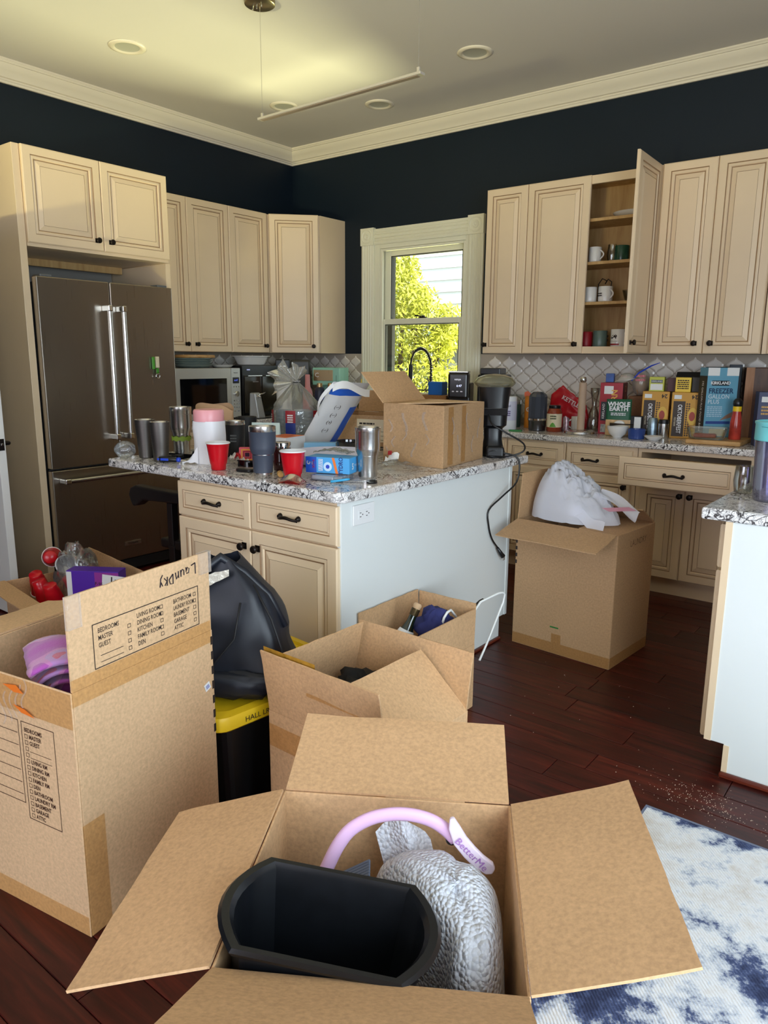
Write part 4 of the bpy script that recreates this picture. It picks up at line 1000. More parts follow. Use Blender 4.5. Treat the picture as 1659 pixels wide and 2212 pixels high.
def bagf(u, v):
    a = 2*PI*u
    prof = [(.0, .20, .10), (.12, .205, .115), (.45, .19, .108), (.75, .150, .085), (1.0, .055, .055)]
    for k in range(4):
        if prof[k][0] <= v <= prof[k+1][0]:
            q = (v-prof[k][0])/(prof[k+1][0]-prof[k][0]); w = prof[k][1]*(1-q)+prof[k+1][1]*q; d = prof[k][2]*(1-q)+prof[k+1][2]*q; break
    sg = lambda c: math.copysign(abs(c)**.55, c)
    n = mnoise.noise(Vector((math.cos(a)*2, math.sin(a)*2, v*4)))*.014
    return ((w+n)*sg(math.cos(a))-.035*v, (d+n)*sg(math.sin(a))+.03*v, .012+.395*v+.01*math.sin(a*3+v*5))
MB().grid(40, 20, bagf).build('bag_body', BAGM, bg_, smooth=True)
MB().grid(8, 2, lambda u, v: (-.085+.105*u, -.080+.03*u, .325+.05*u+.05*v*(1-u*.6)+.004*mnoise.noise(Vector((u*9, v*9, 0))))).build('silver_lining', mat('foil', (226, 220, 206), .35, .6, bump=1.0, bscale=70), bg_, smooth=True, loc=(0, -.012, 0))
hp = [(-.225, -.10, .275), (-.16, -.095, .335), (-.06, -.06, .39), (-.02, -.02, .422), (.05, .0, .37), (.125, .0, .30), (.175, .0, .20)]
MB().tube(hp, [.012, .013, .014, .015, .014, .012, .010], 6).build('handle', BAGM, bg_, smooth=True)
MB().tube([(-.10, -.125, .04), (-.03, -.134, .10), (.05, -.125, .20), (.06, -.085, .30)], .0035, 6).build('piping', BLACKMATTE, bg_, smooth=True)
MB().tube([(.203, -.09, .02), (.19, -.09, .14), (.15, -.075, .25), (.085, -.03, .34)], .0035, 6).build('piping', BLACKMATTE, bg_, smooth=True)
MB().tube([(-.12, -.11, .30), (-.10, -.118, .25), (-.125, -.128, .18)], .003, 6).build('drawstring', BLACKMATTE, bg_, smooth=True)
MB().blob((.0, -.10, .048), (.17, .045, .040), .3, 4, 28, 12, 6, power=.7).build('side_pocket', BAGM, bg_, smooth=True)

# ------------------------------------------------------------------ things in the front box
def fbw(x, y, z):                                                   # local front-box coordinates to world
    c, s = math.cos(FBA), math.sin(FBA); return (FBX+x*c-y*s, FBY+x*s+y*c, z)
bn = thing('waste_bin', 'empty black plastic waste bin with curved ends, tipped in the foreground box', 'bin', (4.210, -4.250, .2125), 0, None, rot=(0, math.radians(6), math.radians(30)))
def binring(L, W, B, z, n=10):
    p = []
    for s in (1, -1):
        for i in range(n+1):
            q = -1+2*i/n; p.append((s*(L/2+B*(1-q*q)), s*q*W/2, z))
    return p
sec = [(.185, .145, .030, 0), (.232, .186, .040, .30), (.250, .203, .045, .302), (.256, .209, .048, .309), (.250, .203, .045, .3155), (.233, .186, .041, .3155), (.224, .177, .038, .306), (.180, .139, .028, .008)]
rg = [binring(*q) for q in sec]; n = len(rg[0])
mb = MB().add([p for r in rg for p in r], [(j*n+i, j*n+(i+1) % n, (j+1)*n+(i+1) % n, (j+1)*n+i) for j in range(len(rg)-1) for i in range(n)]+[tuple(range(n-1, -1, -1)), tuple((len(rg)-1)*n+i for i in range(n))])
mb.build('bin_body', mat('bin_black_plastic', (17, 19, 23), .33, var=.2, vscale=30, bump=.05), bn, smooth=True, angle=30)
BUB = clear('bubble_wrap', (240, 243, 250), .26, .16, .84, (240, 244, 255), 1.0, 130, True, .12)
bw = thing('bubble_wrap_bundle', 'big bundle wrapped in bubble wrap at the right of the foreground box', 'bundle', fbw(.124, .010, .017), FBA)
def bub(u, v):
    a = 2*PI*u; t = PI*v
    n = mnoise.fractal(Vector((math.cos(a)*1.6, math.sin(a)*1.6, v*3)), 1, 2, 3)*.06
    cx_ = math.copysign(abs(math.cos(a))**.8, math.cos(a)); sy = math.copysign(abs(math.sin(a))**.8, math.sin(a))
    st = math.sin(t)**.6; bk = max(0, (sy*st+.45)/1.45)
    return ((.060+.105*bk)*(1+n)*cx_*st+.034*(1-bk)-.074*bk, .172*(1+n)*sy*st, .236-.236*math.copysign(abs(math.cos(t))**.8, math.cos(t))*(1+n*.5)*(1-.08*max(0, -sy)))
MB().grid(64, 40, bub).build('bubble_wrap', BUB, bw, smooth=True)
MB().blob((.0, .03, .22), (.035, .11, .19), .05, 2, 24, 14, 2).build('wrapped_object', mat('wrapped_white', (196, 200, 212), .6), bw, smooth=True)
MB().grid(10, 8, lambda u, v: (-.12+.11*u-.04*v, .135+.04*v+.01*math.sin(u*9), .36+.12*v+.012*mnoise.noise(Vector((u*4, v*4, 0)))-.10*abs(u-.45))).build('loose_flap', BUB, bw, smooth=True)
ring = [(4.050, -4.090, .31), (4.060, -4.068, .385), (4.069, -4.053, .425), (4.080, -4.034, .465), (4.096, -4.014, .495), (4.123, -3.987, .515), (4.155, -3.960, .523), (4.185, -3.937, .521), (4.213, -3.918, .512), (4.236, -3.905, .497), (4.256, -3.896, .478)]
pr_ = thing('pilates_ring', 'pale pink foam exercise ring leaning at the back of the foreground box', 'exercise ring')
mb = MB(); pts = smoothpts(ring, 4)
nrm = Vector((.53, -.85, 0)).normalized(); vs = []; K = len(pts); N = 12
for i, p in enumerate(pts):
    d = (pts[min(i+1, K-1)]-pts[max(i-1, 0)]).normalized(); u = d.cross(nrm).normalized()
    for k in range(N):
        q = 2*PI*k/N; vs.append(p+u*math.cos(q)*.0135+nrm*math.sin(q)*.010)
mb.add(vs, [(i*N+k, i*N+(k+1) % N, (i+1)*N+(k+1) % N, (i+1)*N+k) for i in range(K-1) for k in range(N)]+[tuple(range(N-1, -1, -1)), tuple((K-1)*N+k for k in range(N))])
mb.build('foam_arc', BLUSH, pr_, smooth=True)
hw = [(4.252, -3.905, .530), (4.258, -3.905, .512), (4.270, -3.902, .488), (4.288, -3.896, .468), (4.305, -3.889, .452), (4.322, -3.880, .440), (4.330, -3.876, .436)]
ww = [.004, .011, .0145, .015, .015, .014, .006]
mb = MB(); vs = []
for i, p in enumerate(hw):
    p = Vector(p); d = (Vector(hw[min(i+1, 6)])-Vector(hw[max(i-1, 0)])).normalized(); u = d.cross(nrm).normalized()
    for s, q in ((1, 1), (-1, 1), (-1, -1), (1, -1)): vs.append(p+u*s*ww[i]+nrm*(.005*q+.004))
mb.add(vs, [(i*4+k, i*4+(k+1) % 4, (i+1)*4+(k+1) % 4, (i+1)*4+k) for i in range(6) for k in range(4)]+[(3, 2, 1, 0), (24, 25, 26, 27)])
hnd = mb.build('hand_pad', mat('hand_pad_pale', (232, 216, 232), .45), pr_, bevel=.003, seg=2)
text(hnd, 'printed_text', 'BetterMe', .0205, Vector((4.291, -3.8945, .4665))+nrm*.0105, (.055, .024, -.055), Vector((.055, .024, -.055)).normalized().cross(nrm)*-1, mat('lilac_print', (168, 116, 190), .5), lift=.0002)
MB().blob((4.245, -3.893, .472), (.012, .012, .012), 0, 1, 12, 8).build('pad_mount', BLACK, pr_, smooth=True)
rg_ = thing('exercise_band_roll', 'dark slate rolled mat with a grey ribbed strap behind the black bin', 'mat', (4.128, -4.085, .39), 0, None, rot=(0, math.radians(62), math.radians(38)))
SLATE = mat('slate_fabric', (56, 62, 76), .75)
MB().lathe([(.030, -.085), (.034, -.08), (.034, .055), (.028, .062), (.004, .060)], 24).build('rolled_mat', SLATE, rg_, smooth=True, angle=50)
mb = MB()
for k in range(6): mb.box(-.046, -.041, -.022+.0075*k, -.022+.0075*k+.0065, -.085, .085)
mb.build('ribbed_strap', mat('slate_strap', (84, 94, 112), .6), rg_, bevel=.001)

# ------------------------------------------------------------------ white trash bag on the right box
wb = thing('trash_bag', 'white drawstring trash bag with pink band heaped on the right tall box', 'bag', (3.50, -1.69, .636), math.radians(-5))
WBM = clear('white_bag_film', (250, 250, 255), .16, .25, .86, (240, 242, 252), .7, 26)
def wbag(u, v):
    a = 2*PI*u; q = mnoise.fractal(Vector((math.cos(a)*v*2.2, math.sin(a)*v*2.2, 4))*1.9, 1, 2, 6); rd = .5-abs(q)*1.8
    x = .218*v*math.cos(a)*(1+.10*math.sin(3*a+1)); y = .135*v*math.sin(a)
    hgt = .262-.55*max(0, x+.07)-.30*max(0, -.07-x)
    z = max(.02, hgt)*max(0, 1-v**3.2)**.55+.048*rd*math.sin(PI*min(1, v*1.1)*.9)
    return (x, y, max(.003, z))
MB().grid(60, 34, wbag).build('bag_body', WBM, wb, smooth=True)
MB().grid(14, 5, lambda u, v: (.13+.20*u, -.03+.06*v+.02*math.sin(u*5), .13-.09*u+.012*math.sin(v*6+u*3)+.03*v)).build('bag_mouth', WBM, wb, smooth=True)
MB().grid(12, 4, lambda u, v: (.215+.115*u-.02*v, -.055-.040*v+.03*u, .072+.016*u+.020*v)).build('pink_band', mat('pink_film', (238, 170, 190), .35), wb, smooth=True)
MB().grid(12, 6, lambda u, v: (.06+.16*u, -.10-.02*v, .09-.07*u-.05*v+.01*math.sin(u*8))).build('bag_corner', WBM, wb, smooth=True)

# ------------------------------------------------------------------ rug and floor crumbs
t = NT('rug_wool'); mp = t.coord()
n1 = t.n('ShaderNodeTexNoise', i_Scale=4.2, i_Detail=9.0, i_Roughness=.74); t.l(mp, 0, n1, 'Vector')
n2 = t.n('ShaderNodeTexNoise', i_Scale=1.6, i_Detail=2.0); t.l(mp, 0, n2, 'Vector')
mu = t.n('ShaderNodeMath', operation='MULTIPLY_ADD'); mu.inputs[1].default_value = .45; t.l(n2, 0, mu, 0); m2 = t.n('ShaderNodeMath', operation='MULTIPLY'); m2.inputs[1].default_value = .62; t.l(n1, 0, m2, 0); t.l(m2, 0, mu, 2)
r_ = t.ramp(mu, 0, [(.485, srgb(40, 50, 84)), (.52, srgb(74, 88, 130)), (.545, srgb(190, 198, 212)), (.58, srgb(232, 234, 238)), (.66, srgb(212, 206, 200))]); t.l(r_, 0, t.b, 'Base Color'); t.b.inputs['Roughness'].default_value = .95
w = t.n('ShaderNodeTexWave', i_Scale=60.0, bands_direction='DIAGONAL', i_Distortion=2.0); t.l(mp, 0, w, 'Vector'); t.bump(w, 0, .5, .003)
rug = thing('area_rug', 'blue and white distressed pattern rug at lower right', 'rug', (4.292, -2.816, .0), 0)
MB().box(0, 2.4, -3.2, 0, .001, .009).build('pile', t.m, rug, bevel=.003)
MB().box(-.004, 2.4, -.004, .004, .001, .0095).box(-.004, .004, -3.2, -.004, .001, .0095).build('bound_edge', mat('rug_binding', (110, 118, 140), .9), rug)
mb = MB(); rr = random.Random(4)
for k in range(280):
    x = 4.42+rr.gauss(0, .10); y = -2.66+rr.gauss(0, .05); s = rr.uniform(.0004, .0013)
    if x > 4.6 and y > -2.53: continue
    if y < -2.79: continue
    mb.box(x-s, x+s, y-s*rr.uniform(.5, 1.5), y+s, .0002, .0002+s)
for k in range(26):
    x = rr.uniform(3.3, 4.2); y = rr.uniform(-2.9, -1.9); s = rr.uniform(.0006, .0014); mb.box(x-s, x+s, y-s, y+s, .0002, .0002+s)
tag(mb.build('crumbs', mat('crumb', (196, 172, 152), .9), kind='stuff'), 'pale crumbs scattered on the wood floor by the rug', 'crumbs')
# ------------------------------------------------------------------ things on the island worktop
Z0 = ZS+.0004
def tumbler(label, x, y, prof, mats, mz, group=None, name='tumbler', n=32, inner=STEEL):
    """profile from the base up; the inside is a part of its own"""
    t = thing(name, label, 'tumbler', (x, y, Z0), 0, group)
    MB().lathe(prof, n, cap1=False, mz=mz).build('body', mats, t, smooth=True, angle=35)
    r, z = prof[-1]
    MB().lathe([(r, z), (r-.0015, z+.0006), (r-.003, z-.001), (r*.8, z*.45), (.002, z*.44)], n, cap0=False, cap1=False).build('inside', inner, t, smooth=True, angle=40)
    return t
def big(h, rt, rb, neck=.46, rim=.018, foot=0.0):
    """30-oz shape: narrow lower half, step, wide upper half"""
    return [(rb*.93, 0), (rb*.98, .003), (rb, max(.006, foot)), (rb+.002, max(.008, foot)+.0005), (rb+.006, h*neck), (rt*.94, h*(neck+.08)), (rt*.975, h*(neck+.14)), (rt*.995, h-rim), (rt, h-rim+.0005), (rt, h)]
tumbler('grey matte metal pint tumbler nearer the fridge, behind its twin', 1.902, -2.927, [(.031, 0), (.0335, .003), (.037, .06), (.0455, .165), (.0462, .179)], [GUNMETAL], None, 'grey matte pint tumblers', 'pint_tumbler')
tumbler('grey matte metal pint tumbler beside the screwdriver handle', 2.059, -2.958, [(.031, 0), (.0335, .003), (.036, .06), (.0365, .062), (.0445, .165), (.045, .179)], [GUNMETAL], None, 'grey matte pint tumblers', 'pint_tumbler')
t = tumbler('polished steel tumbler wearing a lime green rubber band', 1.954, -2.763, big(.232, .0525, .036), [STEEL], None, None, 'steel_tumbler')
mb = MB(); n = 40; vs = []
for i in range(n):
    a = 2*PI*i/n; w = .010+.003*math.sin(a*9)
    for z, r in ((.083-w, .0455), (.083+w, .0462)): vs.append((r*math.cos(a), r*math.sin(a), z))
mb.add(vs, [(2*i, 2*((i+1) % n), 2*((i+1) % n)+1, 2*i+1) for i in range(n)]); mb.build('rubber_band', LIME, t, smooth=True)
tumbler('bare polished steel tumbler at the right of the sky blue box', 3.085, -2.728, big(.202, .0505, .0345), [STEEL], None, None, 'steel_tumbler')
tumbler('charcoal blue tumbler with steel rim and steel foot between the red cups', 2.753, -2.977, big(.203, .0530, .0365, rim=.021, foot=.020), [CHARCOAL, STEEL], [1, 1, 1, 0, 0, 0, 0, 0, 1], None, 'charcoal_tumbler')
t = tumbler('black engraved tumbler with a bright steel rim behind the red cup', 2.179, -2.620, [(.040, 0), (.042, .003), (.0455, .10), (.0465, .152), (.0468, .1525), (.0468, .170)], [BLACKMATTE, STEEL], [0, 0, 0, 0, 1], None, 'black_tumbler')
small_print(t, (.61*.0468, -.79*.0468, .09), (.79, .61, 0), (0, 0, 1), .03, .04, 3, GREYPLASTIC, .0008)
tumbler('wide matte black tumbler farther back on the island', 1.905, -2.305, [(.044, 0), (.047, .004), (.051, .10), (.055, .150), (.055, .158)], [BLACKMATTE], None, None, 'black_tumbler', inner=BLACK)
party_cup('red party cup before the white bag roll, left of the charcoal tumbler', (2.459, -2.958, Z0), (0, 0, .1), 'red party cups on the island')
party_cup('red party cup right of the charcoal tumbler, by the sky blue box', (2.890, -2.949, Z0), (0, 0, .3), 'red party cups on the island', h=.116)
# roll of white bags with pink top
t = thing('trash_bag_roll', 'roll of white trash bags with a pink drawstring top', 'bag roll', (2.272, -2.850, Z0), .25)
def rollf(u, v):
    a = 2*PI*u; r = .066*(1+.05*mnoise.noise(Vector((math.cos(a)*1.5, math.sin(a)*1.5, v*3)))+.10*(1-v)**2*(-.3+math.cos(a+2.4)*-.6)); q = .9
    return (r*1.06*math.copysign(abs(math.cos(a))**.8, math.cos(a)), r*.92*math.copysign(abs(math.sin(a))**.8, math.sin(a)), .19*v)
WB2 = mat('white_bag_roll', (236, 236, 240), .38, bump=.5, bscale=28)
MB().grid(40, 12, rollf).build('rolled_bags', WB2, t, smooth=True)
MB().lathe([(.0665, .188), (.067, .195), (.067, .232), (.063, .239), (.040, .241), (.002, .236)], 30, cap0=False).build('pink_band', mat('pink_bag_film', (240, 166, 172), .32, bump=.3, bscale=40), t, smooth=True, angle=50)
MB().grid(8, 6, lambda u, v: (-.02-.075*u*(1-v*.6), -.06-.02*u, .002+.075*v*(1-u*.8)+.006*abs(math.sin(u*7)))).build('loose_tail', WB2, t, smooth=True)
t = thing('paper_bag', 'brown paper bag standing behind the white bag roll', 'bag', (1.96, -2.56, Z0), .6); t.scale = (1.1, 1, 1.16)
def pbag(u, v):
    a = 2*PI*u; sg = lambda c: math.copysign(abs(c)**.5, c)
    return ((.088+.006*mnoise.noise(Vector((math.cos(a)*2, v*3, 1))))*sg(math.cos(a)), (.055*(1-.8*v))*sg(math.sin(a)), .205*v+.012*math.sin(a*2)*v+.022*v*math.cos(a)**2*-1)
MB().grid(36, 8, pbag).build('paper', BROWN, t, smooth=True)
# screwdriver
t = thing('screwdriver', 'black and blue screwdriver lying on the island edge', 'screwdriver', (2.088, -2.992, Z0+.016), math.atan2(.045, .10))
mb = MB(); mb.xf = Matrix.Rotation(PI/2, 4, 'Y'); mb.lathe([(.006, 0), (.012, .006), (.0135, .03), (.012, .055), (.0125, .085), (.009, .096)], 12); mb.build('grip', BLACK, t, smooth=True)
mb = MB(); mb.xf = Matrix.Rotation(PI/2, 4, 'Y'); mb.lathe([(.0105, .092), (.0108, .104), (.006, .108)], 12); mb.build('collar', BLUE, t, smooth=True)
MB().box(.016, .055, -.0145, -.011, -.005, .006).box(-.002, .010, -.0125, -.009, -.004, .005).build('blue_inlay', BLUE, t, bevel=.002)
MB().tube([(.105, 0, -.002), (.15, 0, -.006)], .003, 8).build('shaft', CHROME, t)
# small colourful things
t = thing('patterned_card_box', 'small pink box with orange concentric squares beside the black tumbler', 'box', (2.370, -2.715, Z0), math.radians(38))
MB().box(-.037, .037, -.012, .012, 0, .066).build('carton', mat('hot_pink_card', (226, 92, 110), .5), t, bevel=.001)
mb = MB(); decal_frame(mb, (0, -.012, .034), (1, 0, 0), (0, 0, 1), -.027, .027, -.025, .025, .005, m=0); mb.build('orange_square', mat('amber_print', (238, 176, 50), .5), t)
mb = MB(); decal_frame(mb, (0, -.012, .034), (1, 0, 0), (0, 0, 1), -.018, .018, -.017, .017, .004); mb.build('red_square', REDDARK, t)
mb = MB(); decal(mb, (0, -.012, .034), (1, 0, 0), (0, 0, 1), -.010, .010, -.009, .009, .001); mb.build('dark_square', mat('plum_print', (62, 24, 52), .5), t)
t = thing('sunglasses', 'black and red folded sunglasses before the pink box', 'sunglasses', (2.515, -2.845, Z0), .5)
MB().grid(10, 4, lambda u, v: (-.045+.09*u, -.012*math.sin(PI*u), .004+.030*v)).build('lens', BLACKGLASS, t, smooth=True)
MB().tube([(-.046, 0, .03), (-.046, .05, .02), (.03, .065, .012)], .003, 6).build('temple', BLACK, t); MB().tube([(.046, 0, .03), (.048, .05, .02), (-.02, .07, .010)], .003, 6).build('temple', REDDARK, t)
t = thing('key_remote', 'black key remote lying before the sunglasses', 'key', (2.590, -2.925, Z0), .25)
MB().prism(rrect(.085, .042, .018, 5), 0, .014).build('fob', BLACK, t, bevel=.004, seg=3); MB().tube(arc((.052, 0, .006), .012, 0, 360, 16, 'xy')[:-1], .0014, 6, closed=True).build('key_ring', CHROME, t)
t = thing('candy_wrapper', 'crumpled white and red candy wrapper between roll and sunglasses', 'wrapper', (2.405, -2.80, Z0+.008), .4)
MB().grid(10, 8, lambda u, v: (-.04+.08*u, -.025+.05*v, .010+.03*abs(mnoise.noise(Vector((u*5, v*5, 7))))+.012*math.sin(u*6))).build('foil', mat('wrapper_print', (226, 216, 216), .3, var=.5, vscale=60), t, smooth=True)
MB().grid(6, 4, lambda u, v: (-.01+.03*u, -.028+.02*v, .014+.03*abs(mnoise.noise(Vector((u*5, v*5, 7))))+.016*math.sin(u*3))).build('red_print', RED, t, smooth=True)
# jar
t = thing('preserve_jar', 'dark jam jar with a silver screw lid behind the charcoal tumbler', 'jar', (2.672, -2.790, Z0))
MB().lathe([(.036, 0), (.039, .004), (.040, .03), (.040, .085), (.033, .096)], 24).build('glass_body', mat('jam_glass', (46, 14, 14), .08), t, smooth=True, angle=50)
MB().lathe([(.0335, .094), (.0355, .096), (.0355, .103), (.0335, .105), (.0355, .107), (.0355, .116), (.034, .119), (.03, .1195), (.002, .1185)], 28).build('lid', CHROME, t, smooth=True, angle=30)
# white box with orange top
t = thing('white_orange_box', 'white box with an orange printed top, behind the jam jar', 'box', (2.275, -2.318, Z0), math.radians(6))
MB().box(-.14, -.01, -.06, .10, 0, .075).build('carton', WHITE, t, bevel=.001)
mb = MB(); mb.quad((-.14, -.06, .0757), (-.01, -.06, .0757), (-.01, .10, .0757), (-.14, .10, .0757)); mb.build('orange_top', ORANGE, t)
mb = MB(); decal_frame(mb, (-.075, .02, .0757), (1, 0, 0), (0, 1, 0), -.035, .035, -.035, .035, .010); mb.build('square_logo', REDDARK, t)
# sky blue box on a clear blister pack
pk = thing('blister_pack', 'clear plastic pack of white tubes under the sky blue box', 'package', (2.985, -2.840, Z0), math.radians(16))
MB().box(-.060, .085, -.060, .05, 0, .0018).box(-.056, .08, -.055, .045, .002, .0215).build('clear_shell', clear('blister', (240, 244, 248), .2, .05, .10), pk, bevel=.003)
for k in range(3):
    q = MB(); q.xf = Matrix.Translation((-.052, -.045+.026*k, .011)) @ Matrix.Rotation(PI/2, 4, 'Y'); q.lathe([(.0085, 0), (.009, .002), (.009, .085), (.011, .087), (.011, .092), (.005, .094), (.005, .125), (.010, .126), (.010, .129)], 12)
    q.build('tube', mat('tube_plastic', (206, 214, 222), .3), pk, smooth=True, angle=40)
tb = thing('blue_box', 'sky blue box with an orange stripe and a white five on the blister pack', 'box', (2.975, -2.815, Z0+.0235), math.radians(18.5))
BXW = .185
MB().box(-.098, BXW-.098, -.035, .065, 0, .062).build('carton', SKYBLUE, tb, bevel=.001)
mb = MB()
for x0, x1, m in ((-.098, -.052, 0), ): decal(mb, (0, -.035, .031), (1, 0, 0), (0, 0, 1), x0, x1, -.031, .031)
mb.build('blue_print', mat('deep_blue_print', (26, 80, 180), .4), tb)
q = MB(); P_ = [(.030, -.031), (.041, -.031), (.024, .031), (.013, .031)]
q.add([(x, -.0358, .031+z) for x, z in P_], [(0, 1, 2, 3)]); q.build('orange_stripe', ORANGE, tb)
q = MB(); q.xf = Matrix.Translation((-.004, -.0355, .026)) @ Matrix.Rotation(PI/2, 4, 'X'); q.lathe([(.018, 0), (.018, .0003)], 24); q.build('round_print', mat('pale_print', (196, 224, 244), .4), tb)
q = MB(); q.xf = Matrix.Translation((-.004, -.0359, .026)) @ Matrix.Rotation(PI/2, 4, 'X'); q.lathe([(.008, 0), (.008, .0003)], 20); q.build('round_print', BLUE, tb)
text(tb, 'printed_text', 'TYDRO', .024, (.052, -.0352, .031), (0, 0, 1), (-1, 0, 0), mat('navy_print', (24, 50, 120), .4), sx=.85, bold=.0006)
text(tb, 'printed_text', '5', .034, (-.083, -.0352, .038), (0, 0, -1), (1, 0, 0), WHITE, bold=.001)
text(tb, 'printed_text', 'PACK', .013, (-.066, -.0352, .034), (0, 0, -1), (1, 0, 0), RED, bold=.0005)
small_print(tb, (-.034, -.035, .031), (0, 0, -1), (1, 0, 0), .048, .020, 4, WHITE)
text(tb, 'printed_text', '5', .034, (BXW-.098, .0, .026), (0, 1, 0), (0, 0, 1), WHITE, bold=.001)
text(tb, 'printed_text', 'PACK', .012, (BXW-.098, .032, .030), (0, 1, 0), (0, 0, 1), WHITE)
t = thing('bubble_film', 'sheet of clear bubble film lying on the blue box', 'bubble film', (2.93, -2.75, Z0+.088), .3)
MB().grid(24, 14, lambda u, v: (-.075+.15*u, -.045+.08*v, .004+.014*abs(mnoise.noise(Vector((u*6, v*5, 2))))+.010*math.sin(PI*u)), thick=.001).build('film', CRINKLE, t, smooth=True)
t = thing('lavender_tray', 'pale lavender plastic tray behind the blue box', 'tray', (2.71, -2.515, Z0), .3)
MB().lathe([(.12, 0), (.16, .010), (.195, .052), (.198, .056), (.192, .054), (.155, .014), (.002, .008)], 40).build('dish', mat('lavender_plastic', (206, 206, 228), .35), t, smooth=True, angle=50)
t = thing('hair_clip', 'translucent red claw clip by the foot of the right red cup', 'hair clip', (2.945, -3.005, Z0), .2)
for s in (-1, 1): MB().grid(10, 5, lambda u, v, s=s: (-.045+.09*u, s*(.004+.022*math.sin(PI*v*.5)), .034*(1-v)**1.0*math.sin(PI*(.15+.7*u))+.002)).build('jaw', AMBERCLEAR, t, smooth=True)
t = thing('cork', 'wine cork lying between the charcoal tumbler and the red cup', 'cork', (2.800, -2.93, Z0+.012), -.4, None, (PI/2, 0, .9))
MB().lathe([(.0105, -.02), (.0115, -.018), (.0112, .018), (.0105, .02)], 14).build('cork_body', mat('cork_tan', (206, 166, 96), .8, var=.15, vscale=90), t)
t = thing('scissors', 'scissors with black loops at the foot of the steel tumbler', 'scissors', (3.150, -2.815, Z0+.004), .7)
MB().tube([(.02+.018*math.cos(a*.5), .016*math.sin(a*.5)+.014, 0) for a in range(12)], .0035, 6, closed=True).build('loop', BLACK, t); MB().tube([(.02+.018*math.cos(a*.5), .016*math.sin(a*.5)-.016, 0) for a in range(12)], .0035, 6, closed=True).build('loop', BLACK, t)
MB().box(-.09, .004, -.005, .001, -.001, .001).box(-.088, .004, 0, .006, .001, .003).build('blades', CHROME, t)
t = thing('blue_pen', 'bright blue pen cap beside the scissors', 'pen', (3.075, -2.885, Z0+.006), .95)
MB().tube([(-.035, 0, 0), (.03, 0, .006), (.04, 0, .007)], [.005, .0048, .003], 8).build('barrel', mat('cyan_plastic', (60, 170, 220), .3), t, smooth=True)
t = thing('receipts', 'crumpled white receipts beside the taped box', 'paper', (2.938, -2.40, Z0+.003), .5); t.scale = (.6, .6, .8)
for k in range(4): MB().grid(6, 6, lambda u, v, k=k: (-.04+.08*u+.01*k, -.03+.05*v+.012*k, .004+.035*v*(.5+.5*math.sin(k*2+u*3))+.01*k+.01*mnoise.noise(Vector((u*4, v*4, k))))).build('sheet', WHITEPAPER, t, smooth=True)
MB().grid(4, 3, lambda u, v: (-.01+.03*u, -.0+.03*v, .058+.02*v)).build('red_print', REDDARK, t)
t = thing('film_wrap', 'heap of crinkled clear wrap before the taped box', 'plastic wrap', (3.015, -2.445, Z0), .2)
MB().grid(26, 18, lambda u, v: (-.12+.24*u, -.06+.12*v, .004+.05*max(0, .5-abs(mnoise.fractal(Vector((u*3, v*3, 5)), 1, 2, 3))*1.2)*math.sin(PI*u)*math.sin(PI*v)+.02*math.sin(PI*u)*v)).build('film', CRINKLE, t, smooth=True)
t = thing('clear_cup_lid', 'crumpled clear plastic dome on the fridge end of the island', 'plastic dome', (1.835, -2.995, Z0), 0)
MB().blob((0, 0, .038), (.050, .046, .040), .22, 3.5, 24, 14, 6, flat=-.0375, ridged=True).build('dome', CRINKLE, t, smooth=True)
t = thing('dark_pouch', 'small dark pouch between the steel tumbler and the bag roll', 'pouch', (2.140, -2.815, Z0), .2)
MB().blob((0, 0, .022), (.030, .026, .024), .3, 3, 16, 10, 2, flat=-.0215).build('pouch_body', BLACKMATTE, t, smooth=True)
t = thing('flat_parts_tray', 'flat clear tray of small parts behind the screwdriver', 'tray', (1.985, -2.853, Z0), .25)
MB().box(-.09, .09, -.05, .05, 0, .002).box(-.09, .09, -.05, -.047, .002, .014).box(-.09, .09, .047, .05, .002, .014).build('tray_body', SMOKE, t)
MB().box(-.06, .03, -.02, .025, .003, .010).box(.03, .07, -.03, .01, .003, .016).build('dark_parts', BLACKMATTE, t, kind='stuff')
# taped carton with one raised flap
tc = thing('taped_carton', 'cardboard box criss-crossed with clear tape and one flap raised, on the island', 'box', (2.990, -2.112, Z0), math.radians(0))
w2, d2, hh = .186, .215, .270
tc.location = (2.988, -2.110, Z0); tc.rotation_euler = (0, 0, math.atan2(.11, .43)*0+math.radians(0))
CW = [(2.845, -2.322), (3.174, -2.325), (3.062+.055, -1.893), (2.80, -1.89)]
mb = MB(); mb.prism([(x-2.988, y+2.110) for x, y in CW], 0, hh); mb.build('carton', CARD_DARK, tc, bevel=.002)
A_ = Vector((2.845-2.988, -2.322+2.110, hh)); B_ = Vector((2.80-2.988, -1.89+2.110, hh))
MB().grid(6, 5, lambda u, v: A_.lerp(B_, u*.9)+Vector((-.13*v, -.0*v, .135*v)), thick=.004).build('raised_flap', CARD, tc)
MB().grid(4, 4, lambda u, v: (-.06+.24*u-.05*v, -.212+.40*v, hh+.001+.014*u*(1-v)), thick=.004).build('flap', CARD_PALE, tc)
for k, (x, z, s) in enumerate(((-.10, .17, .035), (-.02, .19, .05), (.09, .20, .05), (-.08, .10, .03), (.03, .07, .04), (-.02, .13, .03), (.10, .12, .03), (-.11, .05, .03))):
    MB().grid(5, 5, lambda u, v, x=x, z=z, s=s, k=k: (x+s*.28*(u-.5)+.012*math.sin(v*4+k), -.2165-.004*abs(mnoise.noise(Vector((u*5, v*5, k)))), z+s*1.6*(v-.5))).build('clear_tape', CLEARTAPE, tc, smooth=True)
